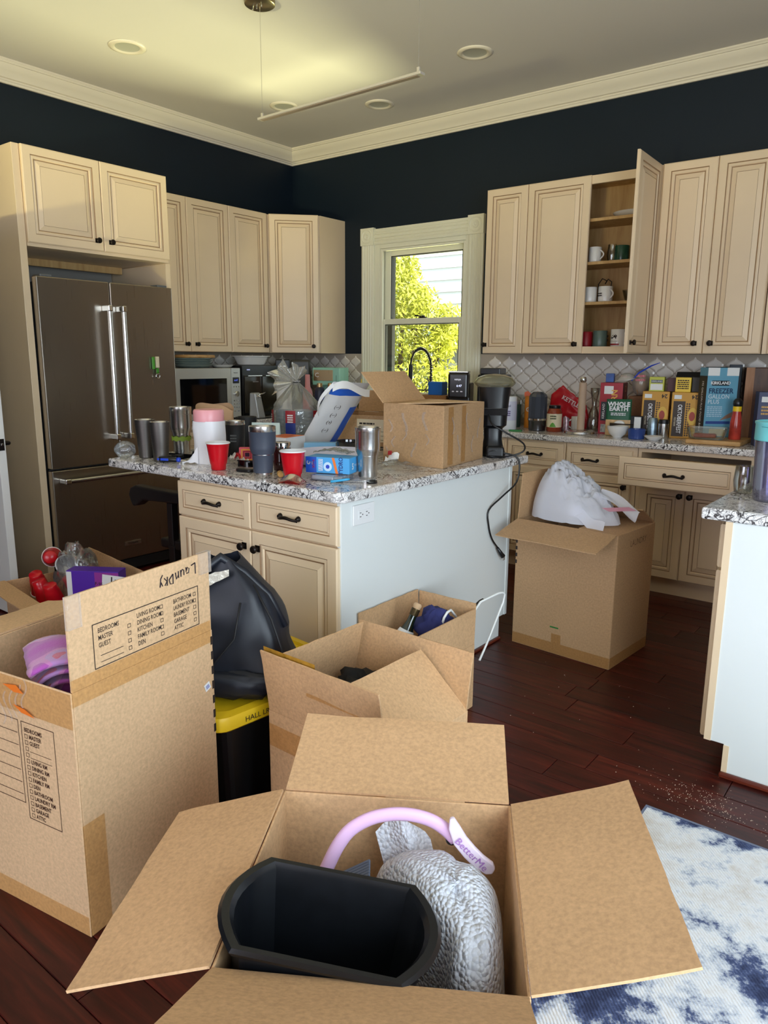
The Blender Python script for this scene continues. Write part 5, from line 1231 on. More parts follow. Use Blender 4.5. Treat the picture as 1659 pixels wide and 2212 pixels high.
for k, (t_, z, s) in enumerate(((.2, .18, .05), (.35, .09, .06), (.55, .19, .05), (.7, .08, .05), (.85, .15, .06))):
    def sf(u, v, t_=t_, z=z, s=s, k=k):
        p = Vector((3.174-2.988, -2.325+2.110, 0)).lerp(Vector((3.117-2.988, -1.893+2.110, 0)), t_+s*.55*(u-.5)+.03*math.sin(v*4+k)); return (p.x+.0025+.003*abs(mnoise.noise(Vector((u*5, v*5, k)))), p.y, z+s*1.5*(v-.5))
    MB().grid(5, 5, sf).build('clear_tape', CLEARTAPE, tc, smooth=True)
mb = MB()
for q0, q1 in ((.10, .22), (.42, .52)):
    a = Vector((3.174-2.988+.0015, -2.325+2.110, 0)).lerp(Vector((3.117-2.988+.0015, -1.893+2.110, 0)), q0); b = Vector((3.174-2.988+.0015, -2.325+2.110, 0)).lerp(Vector((3.117-2.988+.0015, -1.893+2.110, 0)), q1)
    mb.quad((a.x, a.y, .01), (b.x, b.y, .01), (b.x, b.y, .262), (a.x, a.y, .262))
mb.build('tape', TAPE, tc)
# second open box behind it, with white label
oc2, oo2 = carton('small_open_box', 'open cardboard box with a white printed label behind the taped box', (2.36, -1.80, Z0), math.radians(14), .30, .26, .17,
       {'w': (68, .13, 0), 'n': (75, .12, 0), 'e': (75, .12, 0)}, CARD_DARK, seed=61)
mb = MB(); decal(mb, (0, -.13, 0), (1, 0, 0), (0, 0, 1), -.03, .14, .03, .15, .001); mb.build('white_label', CREAMPRINT, oo2['body'])
small_print(oo2['body'], (.03, -.13, .118), (1, 0, 0), (0, 0, 1), .09, .034, 2, INK, .0016)
mb = MB()
for k in range(3): decal(mb, (0, -.13, 0), (1, 0, 0), (0, 0, 1), -.025, .135, .085-.022*k, .087-.022*k, .0014)
mb.build('printed_lines', INK, oo2['body'])
# blue and white mailer leaning
ml = thing('padded_mailer', 'white and blue padded mailer leaning up against the open box', 'mailer', (2.24, -2.09, Z0), 0)
a0 = Vector((.0, -.03, .012)); up = Vector((.245, .0, .335)); sd = Vector((.10, .20, -.01)).normalized()*.20; nrm_ = sd.cross(up).normalized()
def mf(u, v, s):
    e = (1-(2*u-1)**4)*(1-(2*v-1)**4); return a0+up*(v)+sd*(u-.5)+nrm_*s*.020*e+nrm_*.004*mnoise.noise(Vector((u*5, v*6, s)))
MB().grid(14, 20, lambda u, v: mf(u, v, -1)).build('back_film', WHITEPAPER, ml, smooth=True)
MB().grid(14, 20, lambda u, v: mf(1-u, v, 1)).build('front_film', mat('mailer_grey_white', (214, 212, 210), .4, bump=.3, bscale=40), ml, smooth=True)
MB().grid(4, 20, lambda u, v: mf(.76+.22*(1-u), v*.66, 1)+nrm_*.002).build('blue_band', mat('mailer_blue', (36, 92, 190), .35, bump=.3, bscale=40), ml, smooth=True)
MB().grid(10, 3, lambda u, v: mf(.04+.9*(1-u), .83+.09*v, 1)+nrm_*.002).build('blue_band', mat('mailer_blue', (36, 92, 190), .35), ml, smooth=True)
MB().grid(8, 6, lambda u, v: a0+up*(.98+.04*v)+sd*(u-.5)+nrm_*(.01+.03*v)+Vector((0, 0, .02*math.sin(u*5)))-up*.10*v).build('torn_flap', WHITEPAPER, ml, smooth=True)
MB().grid(8, 4, lambda u, v: a0+up*(.62+.36*u)+sd*(-.5-.14*math.sin(PI*u)-.03*v)+nrm_*(.03-.05*(1-u))+Vector((0, 0, -.06*(1-u)+.02*v))).build('torn_strip', WHITEPAPER, ml, smooth=True)
for k in range(4):
    p = mf(.42, .30+.12*k, 1); text(ml, 'printed_mark', ('(~)', '(r)', '(~)', '(~)')[k], .03, p+nrm_*.003, sd*-1, up, INK)
# bag of clear cups
cbg = thing('cup_sleeve_bag', 'twisted clear bag of disposable cups with red and blue labels', 'bag of cups', (1.985, -2.005, Z0), .35); cbg.scale = (.92, .92, .95)
def sleeve(u, v):
    a = 2*PI*u
    pr = [(0, .135), (.12, .150), (.45, .152), (.56, .128), (.74, .060), (.83, .020), (.88, .030), (1.0, .075)]
    for k in range(len(pr)-1):
        if pr[k][0] <= v <= pr[k+1][0]:
            q = (v-pr[k][0])/(pr[k+1][0]-pr[k][0]); r = pr[k][1]*(1-q)+pr[k+1][1]*q; break
    r *= 1+.07*math.sin(a*11+v*9)*(v > .5)+.04*mnoise.noise(Vector((math.cos(a)*2, math.sin(a)*2, v*5)))
    return (r*math.cos(a)*1.0, r*math.sin(a)*.86, .42*v)
MB().grid(66, 26, lambda u, v: sleeve(u, v*.86)).build('clear_film', THINBAG, cbg, smooth=True)
NECKFILM = clear('bag_neck_film', (252, 252, 250), .22, .15, .22, (255, 253, 240), .9, 30)
def plume(cx, cz, ang, L, w, ph):
    def f(u, v): 
        a = -1+2*u; q = ang+a*.75; r = L*v*(1-.25*abs(math.sin(a*3+ph)))
        return (cx+math.cos(q)*r, .022*math.sin(u*22+ph)*v, cz+math.sin(q)*r)
    return f
MB().grid(26, 6, plume(-.005, .352, 2.85, .185, 1, 0)).build('bag_neck', NECKFILM, cbg, smooth=True); MB().grid(22, 6, plume(.0, .355, 1.45, .115, 1, 2)).build('bag_neck', NECKFILM, cbg, smooth=True)
MB().tube([(.02*math.cos(a*.6), .02*math.sin(a*.6), .352) for a in range(11)], .003, 6).build('twist_tie', BLACK, cbg)
CUPC = clear('stacked_cups', (222, 232, 240), .25, .08, .50, (206, 218, 230), .6, 50)
for k, (x, y) in enumerate(((-.085, .0), (0, -.075), (.085, .0), (0, .07))):
    mb = MB(); prof = []
    for j in range(9): prof += [(.046, .012+.020*j), (.049, .016+.020*j), (.0475, .030+.020*j)]
    mb.lathe([(.038, .005)]+prof, 20, (x, y, 0)); mb.build('cup_stack', CUPC, cbg, smooth=True, angle=60)
for a, w in ((-2.5, .34), (-1.45, .40), (-.35, .30)):
    def lb1(u, v, a=a, w=w, z0=.125, h=.07): q = a+w*(u-.5); return (.155*math.cos(q), .134*math.sin(q), z0+h*v)
    MB().grid(6, 2, lb1).build('red_label', REDDARK, cbg, smooth=True)
    MB().grid(6, 2, lambda u, v, a=a, w=w: (.155*math.cos(a+w*(u-.5)), .134*math.sin(a+w*(u-.5)), .055+.07*v)).build('blue_label', mat('label_blue', (30, 50, 130), .4), cbg, smooth=True)
    q = a; small_print(cbg, (.156*math.cos(q), .135*math.sin(q), .15), (-math.sin(q), math.cos(q), 0), (0, 0, 1), .035, .05, 4, WHITE, .002)
# long pale blue box
t = thing('wrap_box', 'long pale blue film box lying before the bag of cups', 'box', (2.380, -2.240, Z0), math.radians(38))
MB().box(-.08, .08, -.03, .03, 0, .050).build('carton', mat('pale_blue_box', (120, 176, 214), .45), t, bevel=.001)
t = thing('white_card', 'folded pale card standing behind the charcoal tumbler', 'card', (2.065, -2.33, Z0), math.radians(30))
MB().add([(-.07, 0, 0), (.08, 0, 0), (.08, .02, .135), (-.07, .02, .135), (-.07, .06, 0), (.08, .06, 0)], [(0, 1, 2, 3), (3, 2, 5, 4)]).build('folded_card', mat('mint_card', (206, 226, 222), .5), t)
# wire rack and clear pot
t = thing('wire_rack', 'black wire cooling rack lying behind the tray', 'rack', (2.545, -2.045, Z0), math.radians(14))
mb = MB()
for k in range(9): mb.tube([(-.14+.036*k, -.05, .016), (-.14+.036*k, .05, .016)], .0022, 5)
mb.tube([(-.15, -.05, .018), (.15, -.05, .018)], .003, 6).tube([(-.15, .05, .018), (.15, .05, .018)], .003, 6).tube([(-.15, -.05, 0), (-.15, -.05, .018)], .003, 6).tube([(.15, -.05, 0), (.15, -.05, .018)], .003, 6)
mb.build('wires', BLACK, t)
t = thing('deli_pot', 'clear plastic pot on the island behind the lavender tray', 'pot', (2.52, -2.19, Z0))
MB().lathe([(.046, 0), (.049, .003), (.058, .060), (.061, .062), (.061, .066), (.056, .064), (.047, .006)], 28).build('pot_body', SMOKE, t, smooth=True, angle=40)
# blender / grinder with clear hood and cord
bl = thing('coffee_grinder', 'black countertop grinder with a clear domed hopper and trailing cord', 'grinder', (3.085, -1.745, Z0), math.radians(30))
mb = MB()
secs = [(.062, .085, 0), (.064, .088, .012), (.050, .070, .050), (.044, .058, .085), (.046, .058, .135), (.064, .076, .150), (.066, .078, .200), (.074, .086, .300), (.080, .092, .345)]
rs = [rrect(w*2, d*2, min(w, d)*.6, 4) for w, d, z in secs]; n = len(rs[0])
mb.add([(x, y, secs[j][2]) for j in range(len(secs)) for x, y in rs[j]], [(j*n+i, j*n+(i+1) % n, (j+1)*n+(i+1) % n, (j+1)*n+i) for j in range(len(secs)-1) for i in range(n)]+[tuple(range(n-1, -1, -1)), tuple((len(secs)-1)*n+i for i in range(n))])
mb.build('housing', BLACK, bl, smooth=True, angle=40)
mb = MB(); hs2 = [(.083, .095, .335), (.098, .110, .350), (.100, .112, .356), (.085, .095, .378), (.05, .055, .392), (.01, .01, .396)]
rs = [rrect(w*2, d*2, min(w, d)*.7, 5) for w, d, z in hs2]; n = len(rs[0])
mb.add([(x, y, hs2[j][2]) for j in range(len(hs2)) for x, y in rs[j]], [(j*n+i, j*n+(i+1) % n, (j+1)*n+(i+1) % n, (j+1)*n+i) for j in range(len(hs2)-1) for i in range(n)]+[tuple((len(hs2)-1)*n+i for i in range(n))])
mb.build('clear_lid', clear('lid_clear', (226, 224, 196), .32, .06, .22, (216, 212, 180)), bl, smooth=True, angle=40)
MB().box(-.066, .066, -.084, -.080, .20, .235).build('clear_band', SMOKE, bl, bevel=.002)
mb = MB()
for k in range(12): mb.box(-.0675, -.064, -.05, .05, .03+.022*k, .036+.022*k)
mb.build('vent_ribs', BLACKMATTE, bl, kind='stuff')
MB().box(-.03, .055, -.135, -.085, .0, .055).build('spout_foot', BLACK, bl, bevel=.012, seg=3)
cp = [(3.095, -1.815, Z0+.215), (3.145, -1.865, Z0+.165), (3.20, -1.83, Z0+.125), (3.262, -1.76, Z0+.07), (3.255, -1.75, Z0+.028), (3.20, -1.80, Z0+.006), (3.155, -1.862, Z0+.006), (3.135, -1.866, Z0+.014), (3.135, -1.868, Z0+.030), (3.16, -1.855, Z0+.036), (3.19, -1.83, Z0+.026), (3.245, -1.80, Z0+.010), (3.262, -1.79, Z0-.03), (3.258, -1.805, .80), (3.235, -1.90, .74), (3.2165, -1.99, .685), (3.2165, -1.985, .61), (3.2165, -1.95, .54), (3.225, -1.90, .485)]
inv = (Matrix.Translation(bl.location) @ Matrix.Rotation(bl.rotation_euler.z, 4, 'Z')).inverted()
mb = MB(); mb.xf = inv; mb.tube(smoothpts(cp), .0042, 8); cord = mb.build('power_cord', BLACK, bl, smooth=True)
mb = MB(); mb.xf = inv; mb.tube([(3.224, -1.905, .488), (3.231, -1.880, .455), (3.235, -1.868, .44)], [.007, .011, .013], 8); mb.build('plug', BLACK, cord, smooth=True)
for q in (0, .012):
    mb = MB(); mb.xf = inv; mb.box(3.234, 3.2365, -1.868+q, -1.862+q, .418, .44); mb.build('prong', CHROME, cord)
# dark chair at the overhang
ch = thing('bar_chair', 'dark wooden armchair pulled up under the island overhang by the fridge', 'chair', (1.82, -2.50, 0), math.radians(4))
DK = mat('dark_chair_wood', (26, 19, 18), .4)
for s in (-1, 1):
    mb = MB(); pl_ = [(-.30, .64), (-.315, .675), (-.30, .712), (-.26, .728), (.20, .715), (.20, .67), (-.20, .655), (-.25, .622), (-.285, .615)]
    vs = [(x, s*.245-.03, z) for x, z in pl_]+[(x, s*.245+.03, z) for x, z in pl_]; n = len(pl_)
    mb.add(vs, [tuple(range(n)), tuple(range(2*n-1, n-1, -1))]+[((i+1) % n, i, n+i, n+(i+1) % n) for i in range(n)]); mb.build('arm', DK, ch, bevel=.01, seg=3)
    MB().box(-.03, .01, s*.245-.02, s*.245+.02, .44, .66).build('arm_post', DK, ch, bevel=.004)
    MB().box(-.03, .015, s*.245-.02, s*.245+.02, 0, .44).build('leg', DK, ch, bevel=.004); MB().box(.24, .28, s*.23-.02, s*.23+.02, 0, .44).build('leg', DK, ch, bevel=.004)
MB().box(-.10, .30, -.26, .26, .42, .47).build('seat', DK, ch, bevel=.012, seg=3)
MB().grid(8, 6, lambda u, v: (.20+.05*v, -.25+.5*u, .47+.36*v), thick=.03).build('backrest', DK, ch, smooth=True, angle=40)
# ------------------------------------------------------------------ things on the wall counters
def can(name, label, cat, x, y, prof, mats, mz=None, z=Z0, group=None, n=28, rz=0.0, part='body', smooth=True):
    t = thing(name, label, cat, (x, y, z), rz, group)
    MB().lathe(prof, n, mz=mz).build(part, mats, t, smooth=smooth, angle=38)
    return t
def card(name, label, x, y, rz, w, d, h, m, z=Z0, cat='box', group=None):
    t = thing(name, label, cat, (x, y, z), rz, group); MB().box(-w/2, w/2, -d/2, d/2, 0, h).build('carton', m, t, bevel=.0015); return t
def dec(t, name, m, w, d, x0, x1, z0, z1, lift=.0008):
    mb = MB(); decal(mb, (0, -d/2, 0), (1, 0, 0), (0, 0, 1), x0, x1, z0, z1, lift); return mb.build(name, m, t)
CREAMW = mat('canister_white', (226, 228, 232), .35)
t = can('wipes_canister', 'white wipes canister with a blue label foot', 'canister', 2.465, -.452, [(.055, 0), (.057, .004), (.057, .062), (.057, .062), (.057, .150), (.057, .19), (.055, .193), (.055, .214), (.050, .221)], [CREAMW, mat('canister_blue', (34, 62, 160), .35), mat('canister_lilac', (206, 206, 226), .4)], [0, 0, 1, 2, 2, 0, 0, 0])
text(t, 'printed_text', 'Lysol', .024, (.36*.0575, -.93*.0575, .16), (.93, .36, 0), (0, 0, 1), mat('label_navy', (30, 40, 90), .4), lift=.0025, sx=.9); small_print(t, (.36*.0575, -.93*.0575, .11), (.93, .36, 0), (0, 0, 1), .045, .04, 3, mat('label_navy', (90, 60, 130), .4), .002)
t = thing('cracker_bag', 'orange and yellow snack bag behind the wipes canister', 'bag', (2.565, -.265, Z0), .25)
MB().grid(10, 14, lambda u, v: (-.068+.136*u, -.028*math.sin(PI*u)*(1-v**3), .225*v+.012*math.sin(u*9)*v), thick=.002).build('bag_front', mat('orange_bag', (232, 146, 44), .35, var=.25, vscale=9), t, smooth=True)
MB().grid(6, 3, lambda u, v: (-.068+.136*u, -.024, .215+.03*v+.01*math.sin(u*12))).build('torn_top', mat('orange_deep', (224, 96, 30), .35), t, smooth=True)
text(t, 'printed_text', 'Goldfish', .040, (.015, -.032, .135), (1, 0, .15), (-.15, 0, 1), WHITE, lift=.001, bold=.001)
card('green_packet', 'small green packet on the counter edge before the dark jug', 2.585, -.565, .25, .085, .03, .010, mat('packet_green', (44, 130, 62), .4))
t = thing('blender_cup', 'dark smoky blender cup upside down on its steel base', 'blender', (2.662, -.410, Z0), .2)
MB().lathe([(.052, 0), (.056, .004), (.058, .062), (.062, .070)], 28).build('motor_base', mat('base_dark_steel', (92, 90, 92), .25, .9), t, smooth=True, angle=40)
MB().lathe([(.0625, .070), (.063, .082)], 28, cap0=False, cap1=False).build('chrome_ring', CHROME, t, smooth=True)
MB().lathe([(.061, .082), (.062, .09), (.062, .225), (.055, .240), (.035, .255), (.028, .257)], 12).build('jar', mat('smoke_jar', (62, 66, 76), .12), t)
t = thing('salsa_jar', 'glass salsa jar with a black lid and pale label', 'jar', (2.778, -.395, Z0), .3)
MB().lathe([(.046, 0), (.049, .004), (.049, .12), (.040, .148), (.037, .152)], 28).build('glass_body', mat('salsa', (142, 58, 34), .12), t, smooth=True, angle=50)
MB().lathe([(.0495, .030), (.0495, .118)], 28, cap0=False, cap1=False).build('paper_label', CREAMPRINT, t, smooth=True)
MB().lathe([(.038, .152), (.0385, .154), (.0385, .170), (.036, .172), (.002, .172)], 24).build('lid', BLACK, t, smooth=True, angle=40)
MB().grid(6, 3, lambda u, v: (.0502*math.sin(-.5+.9*u), -.0502*math.cos(-.5+.9*u), .032+.030*v*math.sin(PI*u))).build('green_print', mat('print_leaf', (90, 150, 50), .5), t)
small_print(t, (0, -.0502, .095), (1, 0, 0), (0, 0, 1), .04, .03, 2, mat('print_dark', (60, 70, 40), .5), .0012)
t = thing('red_chip_bag', 'big crumpled red chip bag behind the salsa jar', 'bag', (2.755, -.135, Z0+.002), .1)
MB().grid(18, 16, lambda u, v: (-.125+.25*u*(1-.0*v)+.06*(1-v)*(u-.3), -.03*math.sin(PI*u)*(1-v*.6)-.012*mnoise.noise(Vector((u*6, v*6, 3))), (.29-.16*abs(u-.33)**1.0*1.2)*v+.012*abs(mnoise.noise(Vector((u*7, v*5, 1))))), thick=.003).build('foil', mat('red_foil', (186, 24, 36), .28, bump=.5, bscale=24), t, smooth=True)
text(t, 'printed_text', 'KETTLE', .04, (.03, -.038, .185), (1, 0, -.5), (.5, 0, 1), mat('foil_white', (224, 200, 200), .4), lift=.008, bold=.001)
t = thing('silver_pouch', 'small red and silver foil pouch right of the salsa jar', 'pouch', (2.842, -.352, Z0), .3); t.scale = (.6, .8, 1)
MB().grid(8, 10, lambda u, v: (-.035+.07*u, -.012*math.sin(PI*u), .105*v*(1-.25*abs(u-.4))), thick=.002).build('foil', mat('pouch_foil', (176, 150, 156), .25, .5, var=.5, vscale=50, bump=.6, bscale=50), t, smooth=True)
t = thing('glass_carafe', 'hourglass clear carafe before the red bag', 'carafe', (2.968, -.200, Z0)); t.scale = (.72, .72, 1)
MB().lathe([(.045, 0), (.058, .01), (.062, .05), (.045, .12), (.021, .165), (.024, .20), (.040, .255), (.043, .285), (.0415, .285), (.037, .25), (.019, .19), (.018, .165), (.043, .118), (.059, .05), (.055, .012)], 32).build('glass', GLASS, t, smooth=True)
def mug(label, x, y, z, m, h=.096, r=.040, ang=0.0, group=None, inner=None):
    t = thing('mug', label, 'mug', (x, y, z), ang, group)
    MB().lathe([(r*.86, 0), (r*.97, .004), (r, .012), (r, h-.002), (r-.0015, h), (r-.004, h-.002), (r-.005, .008), (.001, .007)], 28, cap1=False).build('cup', m, t, smooth=True, angle=40)
    pts = [(r-.002+.030*math.sin(PI*k/10)*1.0, 0, h*.80-h*.60*k/10) for k in range(11)]
    MB().tube(pts, .0048, 8).build('handle', m, t, smooth=True)
    return t
mug('white mug with its handle to the left, by the towel holder', 2.885, -.268, Z0, CERAMIC, ang=PI+.35)
t = thing('paper_towel_holder', 'steel paper towel stand with a bare beige tube', 'towel holder', (2.975, -.420, Z0))
MB().lathe([(.100, 0), (.103, .004), (.100, .016), (.085, .021), (.02, .024), (.002, .024)], 36).build('base', STEEL, t, smooth=True, angle=40)
MB().lathe([(.024, .025), (.024, .325)], 24).build('tube_core', mat('tube_beige', (190, 162, 138), .7), t, smooth=True, angle=40)
MB().lathe([(.016, .326), (.021, .336), (.021, .352), (.016, .360)], 20).build('finial', STEEL, t, smooth=True, angle=40)
# popcorn box
t = card('popcorn_box', 'tall red popcorn carton with yellow lettering', 3.112, -.245, math.radians(10), .140, .155, .325, mat('popcorn_red', (168, 24, 40), .4))
W_, D_ = .140, .155
text(t, 'printed_text', 'POPCORN', .052, (.022, -D_/2, .165), (0, 0, 1), (-1, 0, 0), mat('popcorn_yellow', (232, 176, 70), .4), sx=.95, bold=.0012, lift=.001)
dec(t, 'barcode', WHITEPAPER, W_, D_, -.045, .012, .255, .305); dec(t, 'black_logo', BLACK, W_, D_, -.060, -.024, .085, .205, .0010)
text(t, 'printed_text', 'KIRKLAND', .022, (-.042, -D_/2, .145), (0, 0, 1), (-1, 0, 0), WHITE, sx=.9, lift=.0022, bold=.0004)
dec(t, 'print_picture', mat('popcorn_picture', (176, 176, 170), .5, var=.5, vscale=60), W_, D_, -.055, .035, .01, .062)
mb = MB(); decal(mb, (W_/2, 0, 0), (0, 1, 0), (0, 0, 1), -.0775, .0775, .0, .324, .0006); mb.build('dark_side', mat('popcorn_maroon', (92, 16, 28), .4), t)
text(t, 'printed_text', 'Z', .05, (W_/2, .01, .285), (0, 1, 0), (0, 0, 1), mat('popcorn_gold', (206, 150, 70), .4), lift=.0012, bold=.001); text(t, 'printed_text', '&', .045, (W_/2, .01, .235), (0, 1, 0), (0, 0, 1), mat('popcorn_gold', (206, 150, 70), .4), lift=.0012)
card('blue_carton', 'small blue carton lying on top of the popcorn box', 3.072, -.215, .2, .05, .05, .055, mat('carton_blue', (40, 84, 160), .4, var=.3, vscale=20), Z0+.327)
t = thing('zip_bag', 'clear zip bag with a blue seal lying on top of the popcorn box', 'bag', (3.165, -.22, Z0+.328), .15)
MB().grid(16, 10, lambda u, v: (-.055+.13*u, -.03+.06*v, .004+.055*math.sin(PI*u)*math.sin(PI*v)+.05*max(0, u-.55)), thick=.001).build('clear_film', CLEARBAG, t, smooth=True)
MB().blob((.01, 0, .028), (.042, .022, .022), .3, 3, 18, 10, 3).build('contents', mat('bag_contents', (196, 180, 172), .7, var=.4, vscale=40), t, smooth=True)
MB().tube([(.05, -.02, .01), (.09, -.015, .06), (.16, 0, .105), (.21, .01, .125)], [.003, .006, .005, .002], 6).build('blue_seal', BLUE, t)
# sweetener pouch
t = thing('sweetener_pouch', 'green stand-up pouch with a white coffee cup picture', 'pouch', (3.205, -.385, Z0), math.radians(18))
MB().grid(10, 12, lambda u, v: (-.075+.15*u, -.024*math.sin(PI*u)*(1-v), .228*v), thick=.003).build('pouch_front', GREEN, t, smooth=True)
MB().grid(10, 4, lambda u, v: (-.0745+.149*u, -.0252*math.sin(PI*u)*(1-v*.4)-.001, .002+.098*v)).build('tan_print', mat('pouch_tan', (206, 170, 124), .5, var=.25, vscale=30), t, smooth=True)
for s, z in (('WHOLE', .196), ('EARTH', .168)): text(t, 'printed_text', s, .037, (0, -.012, z), (1, 0, 0), (0, 0, 1), WHITE, lift=.004, bold=.0014)
small_print(t, (0, -.018, .136), (1, 0, 0), (0, 0, 1), .09, .02, 2, WHITE, .004)
MB().blob((.010, -.026, .075), (.034, .006, .022), 0, 1, 16, 10).build('printed_cup', CERAMIC, t, smooth=True)
can('white_bowl', 'round white bowl before the green pouch', 'bowl', 3.243, -.480, [(.026, 0), (.028, .004), (.050, .022), (.063, .055), (.064, .070), (.061, .070), (.058, .052), (.004, .02)], [CERAMIC])
t = thing('spoon', 'dark spoon lying across the white bowl', 'spoon', (3.243, -.480, Z0+.074), .3)
MB().tube([(-.05, 0, .004), (.02, 0, .006), (.09, .01, .004)], [.010, .004, .0035], 8).build('spoon_body', mat('spoon_dark', (70, 60, 54), .3, .8), t, smooth=True)
can('blue_ramekin', 'small blue ramekin right of the white bowl', 'bowl', 3.366, -.495, [(.044, 0), (.048, .004), (.051, .050), (.052, .060), (.048, .060), (.045, .012), (.002, .010)], [mat('ramekin_blue', (44, 70, 136), .25)], n=32)
t = can('drink_can', 'slim silver blue drink can right of the blue ramekin', 'can', 3.405, -.330, [(.024, 0), (.030, .008), (.031, .016), (.031, .105), (.025, .117), (.024, .120)], [mat('can_silver_blue', (146, 164, 176), .3, .7, var=.35, vscale=40)])
can('steel_canister', 'small steel shaker with a black cap before the yellow cartons', 'canister', 3.478, -.350, [(.029, 0), (.030, .003), (.030, .088), (.030, .089), (.030, .112), (.027, .114)], [STEEL, BLACK], [0, 0, 0, 1, 1])
can('white_dish', 'small flared white dish on the counter edge', 'dish', 3.475, -.510, [(.028, 0), (.032, .004), (.055, .022), (.057, .025), (.053, .024), (.028, .008), (.002, .008)], [CERAMIC])
# oktoberfest cartons
for k, (x, lab) in enumerate(((3.382, 'ochre beer carton with white lettering, the left one of two'), (3.562, 'ochre beer carton with white lettering, the right one of two'))):
    t = card('beer_carton', lab, x, -.222, math.radians(13), .158, .126, .278, OCHRE, group='ochre beer cartons')
    dec(t, 'dark_print', mat('carton_dark', (56, 40, 26), .5), .158, .126, -.068, -.0, .012, .225)
    text(t, 'printed_text', 'OKTOBERFEST', .034, (-.030, -.063, .118), (0, 0, -1), (1, 0, 0), WHITE, sx=.78, lift=.0016, bold=.0006)
    text(t, 'printed_text', 'FESTBIER', .014, (-.054, -.063, .100), (0, 0, -1), (1, 0, 0), CREAMPRINT, sx=1, lift=.0016)
    dec(t, 'barcode', WHITEPAPER, .158, .126, -.066, -.024, .238, .262)
    text(t, 'printed_text', '24', .034, (.050, -.063, .252), (-1, 0, 0), (0, 0, -1), mat('carton_dark', (56, 40, 26), .5), lift=.001, bold=.001)
    mb = MB()
    for r in range(15):
        for c in range(2): 
            x0 = .004+.013*c; z0 = .02+.0135*r; mb.add([(x0, -.0638, z0), (x0+.006, -.0638, z0-.0065), (x0+.012, -.0638, z0), (x0+.006, -.0638, z0+.0065)], [(0, 1, 2, 3)])
    mb.build('diamond_print', mat('carton_dark', (56, 40, 26), .5), t, kind='stuff')
    q = MB(); q.xf = Matrix.Translation((.044, -.0637, .135)) @ Matrix.Rotation(PI/2, 4, 'X') @ Matrix.Scale(.55, 4, (1, 0, 0)); q.lathe([(.052, 0), (.052, .0004)], 28); q.build('round_emblem', mat('emblem_yellow', (224, 180, 70), .5), t)
    q = MB(); q.xf = Matrix.Translation((.042, -.0642, .135)) @ Matrix.Rotation(PI/2, 4, 'X') @ Matrix.Scale(.6, 4, (1, 0, 0)); q.lathe([(.028, 0), (.028, .0004)], 24); q.build('round_emblem', mat('emblem_red', (166, 60, 44), .5), t)
    q = MB(); q.xf = Matrix.Translation((.050, -.0637, .045)) @ Matrix.Rotation(PI/2, 4, 'X'); q.lathe([(.016, 0), (.016, .0004)], 20); q.build('round_emblem', mat('emblem_yellow', (224, 180, 70), .5), t)
for k, (x, m, lab) in enumerate(((3.375, mat('lime_card', (190, 192, 60), .45), 'lime yellow box with a white label on the left beer carton'), (3.535, YELLOW, 'bright yellow box on the right beer carton'))):
    t = card('yellow_box', lab, x, -.21, math.radians(13), .088, .10, .088, m, Z0+.2785, group='yellow boxes on the beer cartons')
    if k == 0: dec(t, 'white_label', WHITEPAPER, .088, .10, -.036, .036, .008, .045); dec(t, 'black_logo', BLACK, .088, .10, -.034, .034, .052, .070); text(t, 'printed_text', 'KIRKLAND', .013, (0, -.05, .061), (1, 0, 0), (0, 0, 1), WHITE, lift=.0016)
    else:
        small_print(t, (0, -.05, .046), (1, 0, 0), (0, 0, 1), .066, .06, 5, INK)
card('dark_red_box', 'dark red and black box between the two yellow boxes', 3.455, -.175, math.radians(13), .050, .08, .082, mat('dark_red_card', (74, 24, 28), .5), Z0+.2785)
t = thing('black_case', 'black open case lying behind the right yellow box', 'case', (3.640, -.165, Z0+.2785), math.radians(13))
MB().box(-.065, .055, -.045, .05, 0, .09).build('case_body', mat('case_grey', (70, 66, 64), .6), t, bevel=.004); MB().grid(4, 4, lambda u, v: (-.16+.16*u, -.03+.08*v, .092+.028*v), thick=.004).build('lid', BLACKMATTE, t)
t = thing('bread_bag', 'clear bag of sliced bread with red print on a brown box', 'bread', (3.238, -.110, Z0+.2405), .2)
MB().blob((0, 0, .085), (.054, .046, .085), .15, 2.6, 28, 16, 4, flat=-.084, ridged=True).build('clear_film', CLEARBAG, t, smooth=True)
MB().blob((0, .0, .075), (.040, .034, .07), .06, 2, 20, 12, 1, power=.7).build('bread', mat('bread_crust', (176, 132, 92), .8, var=.2, vscale=30), t, smooth=True)
small_print(t, (.0, -.050, .115), (1, .2, 0), (0, 0, 1), .06, .05, 2, RED, .004)
t = card('brown_crate', 'dark brown cardboard box behind the green pouch and can', 3.238, -.105, .0, .095, .16, .24, m_cardboard('card_dark_brown', (128, 88, 62)))  # this box has its own darker brown cardboard
t = card('barcode_box', 'black box with a white barcode label behind the blue ramekin', 3.300, -.332, .2, .075, .04, .125, BLACKMATTE); dec(t, 'barcode', WHITEPAPER, .075, .04, -.008, .032, .03, .12)
